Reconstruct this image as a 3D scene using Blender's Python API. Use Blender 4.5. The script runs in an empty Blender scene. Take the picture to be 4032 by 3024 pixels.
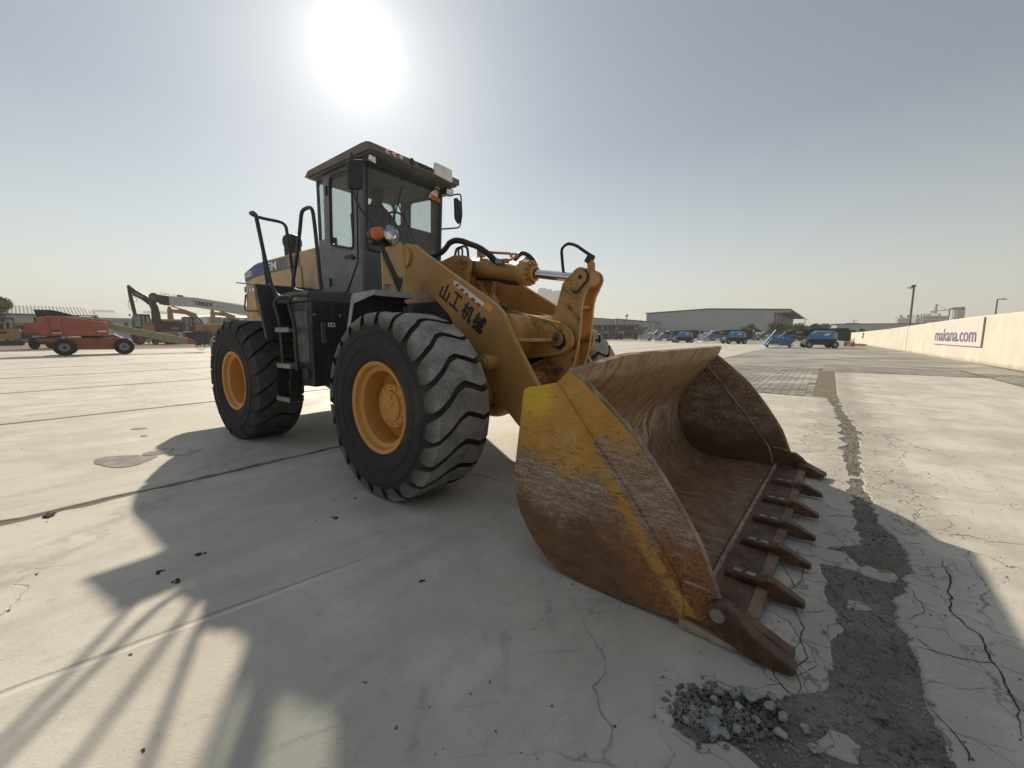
import bpy, bmesh, math, random
from math import radians as RAD, sin, cos, pi, tau, hypot, atan2, sqrt
from mathutils import Vector, Matrix, Euler, noise as mnoise
from mathutils.geometry import tessellate_polygon

SC = bpy.context.scene
COL = SC.collection
random.seed(7)

# ------------------------------------------------------------------ camera
CAM_H = 1.3654
cam = bpy.data.cameras.new('camera')
cam.sensor_fit = 'HORIZONTAL'; cam.sensor_width = 36.0
cam.lens = 36.0 * 1600.67 / 4032.0
cam.clip_start = 0.05; cam.clip_end = 12000
cam_o = bpy.data.objects.new('camera', cam); COL.objects.link(cam_o)
cam_o.location = (0, 0, CAM_H)
cam_o.rotation_euler = (RAD(90 - 6.917), 0, 0)
SC.camera = cam_o

# ------------------------------------------------------------------ sun, sky, exposure
SUN_AZ = RAD(-19.3)          # measured from +Y towards +X
SUN_EL = RAD(31.0)
SUN_DIR = Vector((sin(SUN_AZ) * cos(SUN_EL), cos(SUN_AZ) * cos(SUN_EL), sin(SUN_EL)))
sun = bpy.data.lights.new('sun', 'SUN')
sun.energy = 4.25; sun.angle = RAD(0.9); sun.color = (1.0, 0.88, 0.70)
sun_o = bpy.data.objects.new('sun', sun); COL.objects.link(sun_o)
sun_o.rotation_euler = SUN_DIR.to_track_quat('Z', 'Y').to_euler()
sun_o.location = (-30, 60, 60)

SC.view_settings.view_transform = 'Standard'
SC.view_settings.look = 'None'
SC.view_settings.exposure = 0.72
SC.view_settings.gamma = 1.0
SC.view_settings.use_curve_mapping = False
SC.cycles.transparent_max_bounces = 24
HAZE_DENSITY = 0.0007

# ------------------------------------------------------------------ shader helper
class Sh:
    def __init__(self, name, tree=None):
        if tree is None:
            self.m = bpy.data.materials.new(name); self.m.use_nodes = True
            self.t = self.m.node_tree
        else:
            self.m = None; self.t = tree
        self.t.nodes.clear()
        self._c = {}
    def n(self, kind, **kw):
        nd = self.t.nodes.new(kind)
        for k, v in kw.items(): setattr(nd, k, v)
        return nd
    def put(self, sock, v):
        if v is None: return
        if isinstance(v, bpy.types.NodeSocket): self.t.links.new(v, sock)
        else:
            if sock.type == 'RGBA' and isinstance(v, (tuple, list)) and len(v) == 3: v = (*v, 1)
            if sock.type == 'RGBA' and isinstance(v, (int, float)): v = (v, v, v, 1)
            sock.default_value = v
    def ma(self, op, a, b=None, c=None, clamp=False):
        nd = self.n('ShaderNodeMath', operation=op, use_clamp=clamp)
        self.put(nd.inputs[0], a); self.put(nd.inputs[1], b)
        if c is not None: self.put(nd.inputs[2], c)
        return nd.outputs[0]
    def vm(self, op, a, b=None):
        nd = self.n('ShaderNodeVectorMath', operation=op)
        self.put(nd.inputs[0], a)
        if b is not None: self.put(nd.inputs[1], b)
        return nd.outputs['Value'] if op in ('LENGTH', 'DOT_PRODUCT', 'DISTANCE') else nd.outputs[0]
    def obj(self):
        if 'o' not in self._c: self._c['o'] = self.n('ShaderNodeTexCoord').outputs['Object']
        return self._c['o']
    def uv(self):
        if 'u' not in self._c: self._c['u'] = self.n('ShaderNodeTexCoord').outputs['UV']
        return self._c['u']
    def pos(self):
        if 'p' not in self._c: self._c['p'] = self.n('ShaderNodeNewGeometry').outputs['Position']
        return self._c['p']
    def rnd(self):
        if 'r' not in self._c: self._c['r'] = self.n('ShaderNodeObjectInfo').outputs['Random']
        return self._c['r']
    def xyz(self, v):
        nd = self.n('ShaderNodeSeparateXYZ'); self.put(nd.inputs[0], v)
        return nd.outputs
    def comb(self, x, y, z):
        nd = self.n('ShaderNodeCombineXYZ')
        for i, v in enumerate((x, y, z)): self.put(nd.inputs[i], v)
        return nd.outputs[0]
    def mapv(self, v, scale=(1, 1, 1), rot=(0, 0, 0), loc=(0, 0, 0)):
        nd = self.n('ShaderNodeMapping'); self.put(nd.inputs[0], v)
        nd.inputs['Scale'].default_value = scale; nd.inputs['Rotation'].default_value = rot
        nd.inputs['Location'].default_value = loc
        return nd.outputs[0]
    def noise(self, v, scale, detail=4, rough=.55, dist=0.0):
        nd = self.n('ShaderNodeTexNoise'); self.put(nd.inputs['Vector'], v)
        nd.inputs['Scale'].default_value = scale; nd.inputs['Detail'].default_value = detail
        nd.inputs['Roughness'].default_value = rough; nd.inputs['Distortion'].default_value = dist
        return nd.outputs[0]
    def noisec(self, v, scale, detail=3):
        nd = self.n('ShaderNodeTexNoise'); self.put(nd.inputs['Vector'], v)
        nd.inputs['Scale'].default_value = scale; nd.inputs['Detail'].default_value = detail
        return nd.outputs[1]
    def voro(self, v, scale, feature='F1', out=0, rand=1.0):
        nd = self.n('ShaderNodeTexVoronoi', feature=feature); self.put(nd.inputs['Vector'], v)
        nd.inputs['Scale'].default_value = scale; nd.inputs['Randomness'].default_value = rand
        return nd.outputs[out]
    def mr(self, x, a, b, c=0.0, d=1.0, smooth=True):
        nd = self.n('ShaderNodeMapRange', interpolation_type='SMOOTHSTEP' if smooth else 'LINEAR')
        for i, v in enumerate((x, a, b, c, d)): self.put(nd.inputs[i], v)
        return nd.outputs[0]
    def mix(self, f, a, b, blend='MIX'):
        nd = self.n('ShaderNodeMix', data_type='RGBA', blend_type=blend)
        self.put(nd.inputs[0], f); self.put(nd.inputs[6], a); self.put(nd.inputs[7], b)
        return nd.outputs[2]
    def ramp(self, f, stops):
        nd = self.n('ShaderNodeValToRGB'); self.put(nd.inputs[0], f)
        e = nd.color_ramp.elements
        while len(e) < len(stops): e.new(.5)
        for i, (p, c) in enumerate(stops):
            e[i].position = p; e[i].color = (*c, 1) if len(c) == 3 else c
        return nd.outputs[0]
    def bump(self, h, strength=.4, dist=.01, normal=None):
        nd = self.n('ShaderNodeBump'); self.put(nd.inputs['Height'], h)
        nd.inputs['Strength'].default_value = strength; nd.inputs['Distance'].default_value = dist
        if normal is not None: self.put(nd.inputs['Normal'], normal)
        return nd.outputs[0]
    def bsdf(self, col, rough=.6, metal=0.0, normal=None, spec=.5, **kw):
        nd = self.n('ShaderNodeBsdfPrincipled')
        self.put(nd.inputs['Base Color'], col); self.put(nd.inputs['Roughness'], rough)
        self.put(nd.inputs['Metallic'], metal); self.put(nd.inputs['Specular IOR Level'], spec)
        if normal is not None: self.put(nd.inputs['Normal'], normal)
        for k, v in kw.items(): self.put(nd.inputs[k], v)
        return nd.outputs[0]
    def out(self, surf):
        o = self.n('ShaderNodeOutputMaterial'); self.t.links.new(surf, o.inputs['Surface'])
        return self.m

# ------------------------------------------------------------------ sky
world = bpy.data.worlds.new('World'); SC.world = world; world.use_nodes = True
def build_world():
    s = Sh('w', world.node_tree)
    sky = s.n('ShaderNodeTexSky', sky_type='NISHITA')
    sky.sun_disc = False
    sky.sun_elevation = SUN_EL; sky.sun_rotation = SUN_AZ
    sky.altitude = 0; sky.air_density = 1.0; sky.dust_density = 0.25; sky.ozone_density = 1.5
    hsv = s.n('ShaderNodeHueSaturation'); s.put(hsv.inputs['Color'], sky.outputs[0])
    hsv.inputs['Saturation'].default_value = 0.72
    d = s.n('ShaderNodeTexCoord').outputs['Generated']
    dn = s.vm('NORMALIZE', d)
    bg = s.n('ShaderNodeBackground'); s.put(bg.inputs['Color'], s.mix(1.0, hsv.outputs[0], (.97, .985, .95), 'MULTIPLY'))
    bg.inputs['Strength'].default_value = 0.05
    # dust veil, pale at the horizon; brightness added overhead fills the shade below
    el = s.ma('ARCSINE', s.xyz(dn)[2])
    veil = s.ramp(s.mr(el, -.05, 1.2, 0, 1, smooth=False), [(0, (.115, .105, .074)), (.12, (.090, .086, .064)), (.36, (.006, .008, .009)), (.55, (.015, .017, .018)), (.75, (.095, .100, .104)), (1, (.15, .155, .16))])
    bgv = s.n('ShaderNodeBackground'); s.put(bgv.inputs['Color'], veil); bgv.inputs['Strength'].default_value = 1.0
    adv = s.n('ShaderNodeAddShader'); s.t.links.new(bg.outputs[0], adv.inputs[0]); s.t.links.new(bgv.outputs[0], adv.inputs[1])
    # dust-laden air glowing round the sun: an aureole that depends only on the angle to the sun
    c = s.ma('MAXIMUM', s.vm('DOT_PRODUCT', dn, tuple(SUN_DIR)), 0.0)
    ang = s.ma('ARCCOSINE', s.ma('MINIMUM', c, 0.999999))
    core = s.ma('MULTIPLY', s.ma('EXPONENT', s.ma('DIVIDE', ang, -0.026)), 1.9)
    mid = s.ma('MULTIPLY', s.ma('EXPONENT', s.ma('DIVIDE', ang, -0.16)), 0.27)
    wide = s.ma('MULTIPLY', s.ma('EXPONENT', s.ma('DIVIDE', ang, -0.36)), 0.06)
    tot = s.ma('ADD', s.ma('ADD', core, mid), wide)
    bg2 = s.n('ShaderNodeBackground'); bg2.inputs['Color'].default_value = (1.0, .97, .90, 1)
    s.put(bg2.inputs['Strength'], tot)
    ad = s.n('ShaderNodeAddShader'); s.t.links.new(adv.outputs[0], ad.inputs[0]); s.t.links.new(bg2.outputs[0], ad.inputs[1])
    o = s.n('ShaderNodeOutputWorld'); s.t.links.new(ad.outputs[0], o.inputs['Surface'])
build_world()

# ------------------------------------------------------------------ mesh helper
class MB:
    def __init__(self): self.v = []; self.f = []; self.uv = None
    def add(self, vs, fs):
        o = len(self.v); self.v.extend([tuple(p) for p in vs]); self.f.extend([tuple(i + o for i in f) for f in fs]); return self
    def box(self, c, s, rot=None, taper=1.0):
        x, y, z = s[0] / 2, s[1] / 2, s[2] / 2
        vs = [Vector((sx * x * (taper if sz > 0 else 1), sy * y * (taper if sz > 0 else 1), sz * z)) for sz in (-1, 1) for sx, sy in ((-1, -1), (1, -1), (1, 1), (-1, 1))]
        if rot is not None:
            R = rot if isinstance(rot, Matrix) else Euler(rot).to_matrix(); vs = [R @ p for p in vs]
        vs = [p + Vector(c) for p in vs]
        return self.add(vs, [(3, 2, 1, 0), (4, 5, 6, 7), (0, 1, 5, 4), (1, 2, 6, 5), (2, 3, 7, 6), (3, 0, 4, 7)])
    def bb(self, lo, hi):
        return self.box([(a + b) / 2 for a, b in zip(lo, hi)], [abs(b - a) for a, b in zip(lo, hi)])
    def bar(self, p0, p1, w, h, up=(0, 0, 1)):
        p0, p1 = Vector(p0), Vector(p1); d = (p1 - p0); L = d.length; d.normalize()
        up = Vector(up); s = d.cross(up)
        if s.length < 1e-4: s = d.cross(Vector((1, 0, 0)))
        s.normalize(); u = s.cross(d)
        R = Matrix((s, d, u)).transposed()
        return self.box((p0 + p1) / 2, (w, L, h), R)
    def tube(self, pts, r, n=10, caps=True, closed=False):
        pts = [Vector(p) for p in pts]; N = len(pts)
        rr = r if isinstance(r, (list, tuple)) else [r] * N
        tang = []
        for i in range(N):
            a = pts[i - 1] if (i > 0 or closed) else pts[i]; b = pts[(i + 1) % N] if (i < N - 1 or closed) else pts[i]
            t = (b - a); tang.append(t.normalized() if t.length > 1e-9 else Vector((0, 0, 1)))
        ref = Vector((0, 0, 1)) if abs(tang[0].z) < .9 else Vector((1, 0, 0))
        u = tang[0].cross(ref).normalized(); rings = []
        for i in range(N):
            t = tang[i]; u = (u - t * u.dot(t)).normalized(); w = t.cross(u)
            rings.append([pts[i] + (u * cos(tau * k / n) + w * sin(tau * k / n)) * rr[i] for k in range(n)])
        vs = [p for ring in rings for p in ring]; fs = []
        for i in range(N - 1 + (1 if closed else 0)):
            j = (i + 1) % N
            for k in range(n):
                fs.append((i * n + k, i * n + (k + 1) % n, j * n + (k + 1) % n, j * n + k))
        if caps and not closed:
            fs.append(tuple(range(n - 1, -1, -1))); fs.append(tuple((N - 1) * n + k for k in range(n)))
        return self.add(vs, fs)
    def cyl(self, p0, p1, r, n=20, r2=None):
        return self.tube([p0, p1], [r, r if r2 is None else r2], n)
    def lathe(self, prof, origin, axis, n=48, close=False, caps=True):
        # prof: list of (radius, distance along axis)
        ax = Vector(axis).normalized(); ref = Vector((0, 0, 1)) if abs(ax.z) < .9 else Vector((1, 0, 0))
        u = ax.cross(ref).normalized(); w = ax.cross(u); o = Vector(origin); vs = []; fs = []
        for (r, d) in prof:
            for k in range(n): vs.append(o + ax * d + (u * cos(tau * k / n) + w * sin(tau * k / n)) * r)
        m = len(prof)
        for i in range(m if close else m - 1):
            j = (i + 1) % m
            for k in range(n): fs.append((i * n + k, i * n + (k + 1) % n, j * n + (k + 1) % n, j * n + k))
        if not close and caps:
            if prof[0][0] > 1e-6: fs.append(tuple(range(n - 1, -1, -1)))
            if prof[-1][0] > 1e-6: fs.append(tuple((m - 1) * n + k for k in range(n)))
        return self.add(vs, fs)
    def prism(self, poly, a, b, to, holes=()):
        """poly: 2-D outline; to(u, v, w) -> 3-D point; extruded from w=a to w=b"""
        loops = [list(poly)] + [list(h) for h in holes]
        flat = [p for l in loops for p in l]
        tri = tessellate_polygon([[Vector((p[0], p[1], 0)) for p in l] for l in loops]) if (holes or len(poly) > 4 or True) else None
        n = len(flat)
        vs = [to(p[0], p[1], a) for p in flat] + [to(p[0], p[1], b) for p in flat]
        fs = []
        if not holes:
            fs.append(tuple(range(n - 1, -1, -1))); fs.append(tuple(range(n, 2 * n)))
        else:
            for t in tri:
                # consistent winding
                A, B, Cc = (flat[i] for i in t)
                cr = (B[0] - A[0]) * (Cc[1] - A[1]) - (B[1] - A[1]) * (Cc[0] - A[0])
                t = tuple(t) if cr > 0 else (t[0], t[2], t[1])
                fs.append(tuple(i + n for i in t)); fs.append(tuple(reversed(t)))
        o = 0
        for l in loops:
            m = len(l)
            for k in range(m):
                k2 = (k + 1) % m
                fs.append((o + k, o + k2, n + o + k2, n + o + k))
            o += m
        return self.add(vs, fs)
    def sheet(self, poly, w, to):
        tri = tessellate_polygon([[Vector((p[0], p[1], 0)) for p in poly]])
        return self.add([to(p[0], p[1], w) for p in poly], [tuple(t) for t in tri])
    def grid(self, fn, nu, nv):
        vs = [fn(i / (nu), j / (nv)) for i in range(nu + 1) for j in range(nv + 1)]
        fs = [(i * (nv + 1) + j, (i + 1) * (nv + 1) + j, (i + 1) * (nv + 1) + j + 1, i * (nv + 1) + j + 1) for i in range(nu) for j in range(nv)]
        return self.add(vs, fs)
    def ball(self, c, r, nu=12, nv=8, sc=(1, 1, 1)):
        vs = []; fs = []
        for i in range(nv + 1):
            th = pi * i / nv
            for k in range(nu):
                ph = tau * k / nu
                vs.append((c[0] + r * sc[0] * sin(th) * cos(ph), c[1] + r * sc[1] * sin(th) * sin(ph), c[2] + r * sc[2] * cos(th)))
        for i in range(nv):
            for k in range(nu): fs.append((i * nu + k, (i + 1) * nu + k, (i + 1) * nu + (k + 1) % nu, i * nu + (k + 1) % nu))
        return self.add(vs, fs)
    def mesh(self, name, smooth=None, fix=True):
        me = bpy.data.meshes.new(name); me.from_pydata(self.v, [], self.f); me.validate()
        if fix:
            bm = bmesh.new(); bm.from_mesh(me); bmesh.ops.recalc_face_normals(bm, faces=bm.faces); bm.to_mesh(me); bm.free()
        if smooth is not None:
            me.shade_smooth(); me.set_sharp_from_angle(angle=RAD(smooth))
        me.update()
        return me
    def build(self, name, mat, parent=None, smooth=35, bevel=0.0, mat_local=None, label=None, fix=True, seg=2):
        me = self.mesh(name, smooth, fix)
        if mat: me.materials.append(mat)
        o = bpy.data.objects.new(name, me); COL.objects.link(o)
        if parent is not None: o.parent = parent
        if mat_local is not None: o.matrix_local = mat_local
        if bevel:
            m = o.modifiers.new('bevel', 'BEVEL'); m.width = bevel; m.segments = seg; m.limit_method = 'ANGLE'; m.angle_limit = RAD(40)
        if label: o['label'] = label
        return o

def tag(o, label=None, cat=None, group=None, kind=None):
    if label: o['label'] = label
    if cat: o['category'] = cat
    if group: o['group'] = group
    if kind: o['kind'] = kind
    return o
def empty(name, loc=(0, 0, 0), rz=0.0, label=None, cat=None, group=None):
    o = bpy.data.objects.new(name, None); COL.objects.link(o); o.empty_display_size = .2
    o.location = loc; o.rotation_euler = (0, 0, rz)
    return tag(o, label, cat, group)
def copy_tree(o, parent=None):
    c = o.copy(); COL.objects.link(c)
    if parent is not None: c.parent = parent
    for ch in list(o.children): copy_tree(ch, c)
    return c
def Yp(u, v, w): return (u, w, v)        # profile in x-z, thickness along y
def Xp(u, v, w): return (w, u, v)        # profile in y-z, thickness along x
def Zp(u, v, w): return (u, v, w)        # profile in x-y, thickness along z
def circle(cx, cy, r, n=20, a0=0, a1=tau):
    return [(cx + r * cos(a0 + (a1 - a0) * k / n), cy + r * sin(a0 + (a1 - a0) * k / n)) for k in range(n if abs(a1 - a0 - tau) < 1e-6 else n + 1)]
def rrect(x0, y0, x1, y1, r, n=4):
    out = []
    for cx, cy, a in ((x1 - r, y1 - r, 0), (x0 + r, y1 - r, pi / 2), (x0 + r, y0 + r, pi), (x1 - r, y0 + r, 3 * pi / 2)):
        for k in range(n + 1): t = a + pi / 2 * k / n; out.append((cx + r * cos(t), cy + r * sin(t)))
    return out
def rquad(P, r, n=4):
    """quadrilateral (list of points, either winding) with rounded corners"""
    out = []; m = len(P)
    for i in range(m):
        a, p, b = Vector(P[i - 1]), Vector(P[i]), Vector(P[(i + 1) % m])
        u = (a - p).normalized(); w = (b - p).normalized()
        p0 = p + u * r; p1 = p + w * r
        for k in range(n + 1):
            t = k / n; q = p0 * (1 - t) ** 2 + p * 2 * t * (1 - t) + p1 * t * t; out.append((q.x, q.y))
    return out
def spline(pts, n=6, closed=False):
    pts = [Vector(p) for p in pts]; out = []; N = len(pts)
    rng = range(N if closed else N - 1)
    for i in rng:
        p1, p2 = pts[i], pts[(i + 1) % N]
        p0 = pts[i - 1] if (i > 0 or closed) else p1 * 2 - p2
        p3 = pts[(i + 2) % N] if (i + 2 < N or closed) else p2 * 2 - p1
        for k in range(n):
            t = k / n
            out.append(.5 * ((2 * p1) + (p2 - p0) * t + (2 * p0 - 5 * p1 + 4 * p2 - p3) * t * t + (3 * p1 - p0 - 3 * p2 + p3) * t ** 3))
    if not closed: out.append(pts[-1])
    return out
def bend(pts, r, n=5):
    """polyline with rounded corners of radius about r"""
    pts = [Vector(p) for p in pts]; out = [pts[0]]
    for i in range(1, len(pts) - 1):
        a, p, b = pts[i - 1], pts[i], pts[i + 1]
        ra = min(r, (a - p).length * .48); rb = min(r, (b - p).length * .48)
        p0 = p + (a - p).normalized() * ra; p1 = p + (b - p).normalized() * rb
        for k in range(n + 1):
            t = k / n; out.append(p0 * (1 - t) ** 2 + p * 2 * t * (1 - t) + p1 * t * t)
    out.append(pts[-1]); return out
_txt = {}
def text_polys(body, size=1.0, bold=0.0, thick=0.004):
    """flat lettering as a mesh: x along the line, y up, origin at left baseline; returns (verts, faces, width)"""
    key = (body, bold)
    if key not in _txt:
        cu = bpy.data.curves.new('lettering', 'FONT'); cu.body = body; cu.size = 1.0; cu.offset = bold; cu.extrude = 0.01
        cu.resolution_u = 3
        ob = bpy.data.objects.new('lettering', cu); COL.objects.link(ob)
        dg = bpy.context.evaluated_depsgraph_get()
        me = bpy.data.meshes.new_from_object(ob.evaluated_get(dg))
        vs = [v.co.copy() for v in me.vertices]; fs = [tuple(p.vertices) for p in me.polygons]
        bpy.data.objects.remove(ob); bpy.data.curves.remove(cu); bpy.data.meshes.remove(me)
        x0 = min(v.x for v in vs); x1 = max(v.x for v in vs); y0 = min(v.y for v in vs); y1 = max(v.y for v in vs)
        _txt[key] = (vs, fs, x0, x1, y0, y1)
    return _txt[key]
def lettering(mb, body, p00, p10, p01, thick=.004, bold=.015):
    """lettering stretched over the parallelogram p00 (bottom left), p10 (bottom right), p01 (top left)"""
    vs, fs, x0, x1, y0, y1 = text_polys(body, 1, bold)
    p00, p10, p01 = Vector(p00), Vector(p10), Vector(p01)
    U = p10 - p00; W = p01 - p00; N = U.cross(W).normalized() * thick
    mb.add([p00 + U * ((v.x - x0) / (x1 - x0)) + W * ((v.y - y0) / (y1 - y0)) + N * (.5 + v.z / .02) for v in vs], fs)
    return mb
# ================================================================== materials
def paint(name, col, rough=.42, dirt=(.22, .18, .13), amount=.35, grease=0.0, chips=0.0, fade=.18, metal=0.0, dust=0.0):
    s = Sh(name); p = s.obj()
    big = s.noise(p, 1.7, 4, .6); fine = s.noise(p, 23, 5, .6); st = s.noise(s.mapv(p, (9, 9, 1.1)), 1.6, 5, .6)
    c = s.mix(s.mr(big, .3, .7, 0, fade), col, tuple(min(1, x * 1.25 + .05) for x in col))
    c = s.mix(s.ma('MULTIPLY', s.mr(st, .5, .74), amount), c, dirt)
    c = s.mix(s.ma('MULTIPLY', s.mr(fine, .56, .75), amount * .7), c, tuple(x * .7 for x in dirt))
    if chips:
        ch = s.noise(p, 46, 6, .7); ch2 = s.noise(p, 4, 3)
        f = s.ma('MULTIPLY', s.mr(ch, .62, .68), s.mr(ch2, .45, .65))
        c = s.mix(s.ma('MULTIPLY', f, chips), c, (.10, .055, .03))
    if grease:
        g = s.noise(p, 5.5, 6, .68, .4); g2 = s.noise(p, 38, 4, .7)
        c = s.mix(s.ma('MULTIPLY', s.mr(s.ma('ADD', g, s.ma('MULTIPLY', g2, .25)), .64, .84), grease), c, (.012, .010, .009))
    if dust:
        nz = s.xyz(s.n('ShaderNodeNewGeometry').outputs['Normal'])[2]
        c = s.mix(s.ma('MULTIPLY', s.mr(nz, .3, .9), dust), c, (.42, .37, .30))
    r = s.mr(s.noise(p, 8, 4), .3, .7, max(.05, rough - .1), min(1, rough + .2))
    b = s.bump(s.ma('ADD', s.ma('MULTIPLY', fine, .4), s.noise(p, 3, 3)), .12, .006)
    return s.out(s.bsdf(c, r, metal, b))
def plain(name, col, rough=.6, metal=0.0, var=.15, scale=6, spec=.5):
    s = Sh(name); n = s.noise(s.obj(), scale, 4, .6)
    c = s.mix(s.mr(n, .3, .7), tuple(x * (1 - var) for x in col), tuple(min(1, x * (1 + var)) for x in col))
    return s.out(s.bsdf(c, rough, metal, spec=spec))
def rubber(name, top=(.19, .18, .165), side=(.020, .021, .024), dusty=.5):
    """dusty tread on proud lugs (tyre radius stored in the mesh as an attribute), dark flanks and grooves"""
    s = Sh(name)
    at = s.n('ShaderNodeAttribute', attribute_name='tread').outputs['Fac']
    p = s.obj(); n1 = s.noise(p, 7, 6, .65); n2 = s.noise(p, 45, 5, .7); n3 = s.noise(p, 2.2, 4)
    f = s.ma('MULTIPLY', at, s.mr(s.ma('ADD', n1, s.ma('MULTIPLY', n2, .5)), .45, .95, .35, 1.0))
    c = s.mix(f, side, top)
    c = s.mix(s.ma('MULTIPLY', s.mr(n3, .45, .75), dusty * .35), c, (.16, .145, .12))
    c = s.mix(s.ma('MULTIPLY', s.mr(n2, .6, .7), .25), c, (.25, .24, .22))
    scu = s.noise(s.mapv(p, (3, 1, 3)), 5, 8, .8, .5); c = s.mix(s.ma('MULTIPLY', s.mr(scu, .57, .68), .25), c, (.17, .16, .14))
    b = s.bump(s.ma('ADD', n2, n1), .35, .006)
    return s.out(s.bsdf(c, .82, 0, b, .35))
def glassy(name, tint=(.72, .77, .75), dusty=.12, alpha=.86):
    s = Sh(name)
    tr = s.n('ShaderNodeBsdfTransparent'); tr.inputs[0].default_value = (*tint, 1)
    gl = s.n('ShaderNodeBsdfGlossy'); gl.inputs['Roughness'].default_value = .03; gl.inputs['Color'].default_value = (.9, .9, .9, 1)
    lw = s.n('ShaderNodeLayerWeight'); lw.inputs[0].default_value = .5
    frs = s.ma('ADD', s.ma('MULTIPLY', s.ma('POWER', lw.outputs['Facing'], 5.0), .9), .04)
    m1 = s.n('ShaderNodeMixShader'); s.t.links.new(frs, m1.inputs[0]); s.t.links.new(tr.outputs[0], m1.inputs[1]); s.t.links.new(gl.outputs[0], m1.inputs[2])
    df = s.n('ShaderNodeBsdfDiffuse'); df.inputs[0].default_value = (.5, .48, .44, 1)
    n = s.noise(s.mapv(s.obj(), (3, 3, 1)), 5, 6, .7)
    m2 = s.n('ShaderNodeMixShader'); s.put(m2.inputs[0], s.mr(n, .35, .8, dusty * .3, dusty)); s.t.links.new(m1.outputs[0], m2.inputs[1]); s.t.links.new(df.outputs[0], m2.inputs[2])
    return s.out(m2.outputs[0])

YEL = (.40, .212, .058)
M = {}
M['yellow'] = paint('yellow_paint', YEL, .42, amount=.42, chips=.35, grease=.12, fade=.35)
M['yellow_greasy'] = paint('greasy_yellow_paint', (.39, .205, .055), .45, (.16, .10, .05), amount=.55, chips=.5, grease=.9, fade=.35)
M['yellow_edge'] = paint('pale_yellow_edge', (.46, .28, .11), .5, amount=.3, chips=.5)  # paler yellow for plate edges and the shelf
M['hood'] = paint('hood_yellow_paint', (.47, .315, .15), .45, amount=.2, dust=.3)
M['rim'] = paint('rim_yellow_paint', (.50, .235, .038), .5, (.33, .25, .18), .55, chips=.6)
M['black'] = paint('black_paint', (.020, .022, .026), .5, (.10, .09, .08), .35, dust=.25)
M['navy'] = paint('bluish_black_paint', (.016, .019, .027), .5, (.08, .075, .07), .25, dust=.2)
M['tank'] = paint('dusty_black_paint', (.014, .017, .024), .5, (.14, .13, .11), .5)
M['greycab'] = paint('cab_grey_paint', (.165, .175, .185), .45, (.05, .05, .05), .3)
M['greydark'] = paint('dark_grey_paint', (.085, .095, .108), .5, (.03, .03, .03), .3)
M['fender'] = paint('fender_grey_paint', (.27, .28, .28), .5, (.10, .065, .06), .45, chips=.3, dust=.3)
M['greycw'] = paint('counterweight_grey', (.15, .15, .142), .55, (.07, .066, .06), .6, chips=.2, dust=.4)
M['roof'] = paint('roof_beige_paint', (.15, .118, .10), .5, (.06, .10, .08), .4)
M['liner'] = plain('cab_liner', (.16, .165, .17), .9)
M['plastic'] = plain('black_plastic', (.018, .019, .021), .5)
M['dash'] = plain('dashboard_plastic', (.05, .054, .06), .6)
M['seat'] = plain('seat_cloth', (.025, .026, .032), .9)
M['hose'] = plain('hose_rubber', (.014, .014, .015), .55)
M['chrome'] = plain('chrome_rod', (.62, .63, .65), .12, 1.0, .05)
M['steel'] = paint('bare_steel', (.25, .25, .25), .5, (.12, .09, .06), .4, metal=.6)
M['glass'] = glassy('cab_glass')
M['mirror_glass'] = plain('mirror_glass', (.5, .52, .55), .05, 1.0, .03)
M['lens'] = plain('lamp_lens', (.55, .56, .58), .10, .9, .5, 22)
M['amber'] = plain('amber_lens', (.42, .12, .03), .3, 0, .2)
M['white'] = plain('white_sticker', (.70, .69, .67), .5)
M['red'] = plain('red_sticker', (.42, .035, .05), .5)
M['orange_tape'] = plain('orange_reflector', (.70, .30, .02), .4)
M['yellow_tag'] = plain('yellow_label', (.60, .42, .04), .5)
M['blue'] = plain('blue_decal', (.035, .065, .22), .5)
M['greydecal'] = plain('grey_decal', (.115, .13, .135), .5)
M['ink'] = plain('black_lettering', (.012, .013, .016), .5)
M['whiteink'] = plain('white_lettering', (.72, .72, .70), .5)
M['tyre'] = rubber('tyre_rubber_dusty', (.31, .292, .262), (.026, .026, .027))
M['tyre_dark'] = rubber('tyre_rubber_dark', (.075, .072, .066), (.020, .020, .021), .45)
M['overall'] = plain('blue_overall_cloth', (.045, .055, .15), .9, 0, .25, 12)
M['skin'] = plain('skin', (.11, .06, .04), .6)
M['hair'] = plain('black_hair', (.01, .009, .008), .8)

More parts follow.
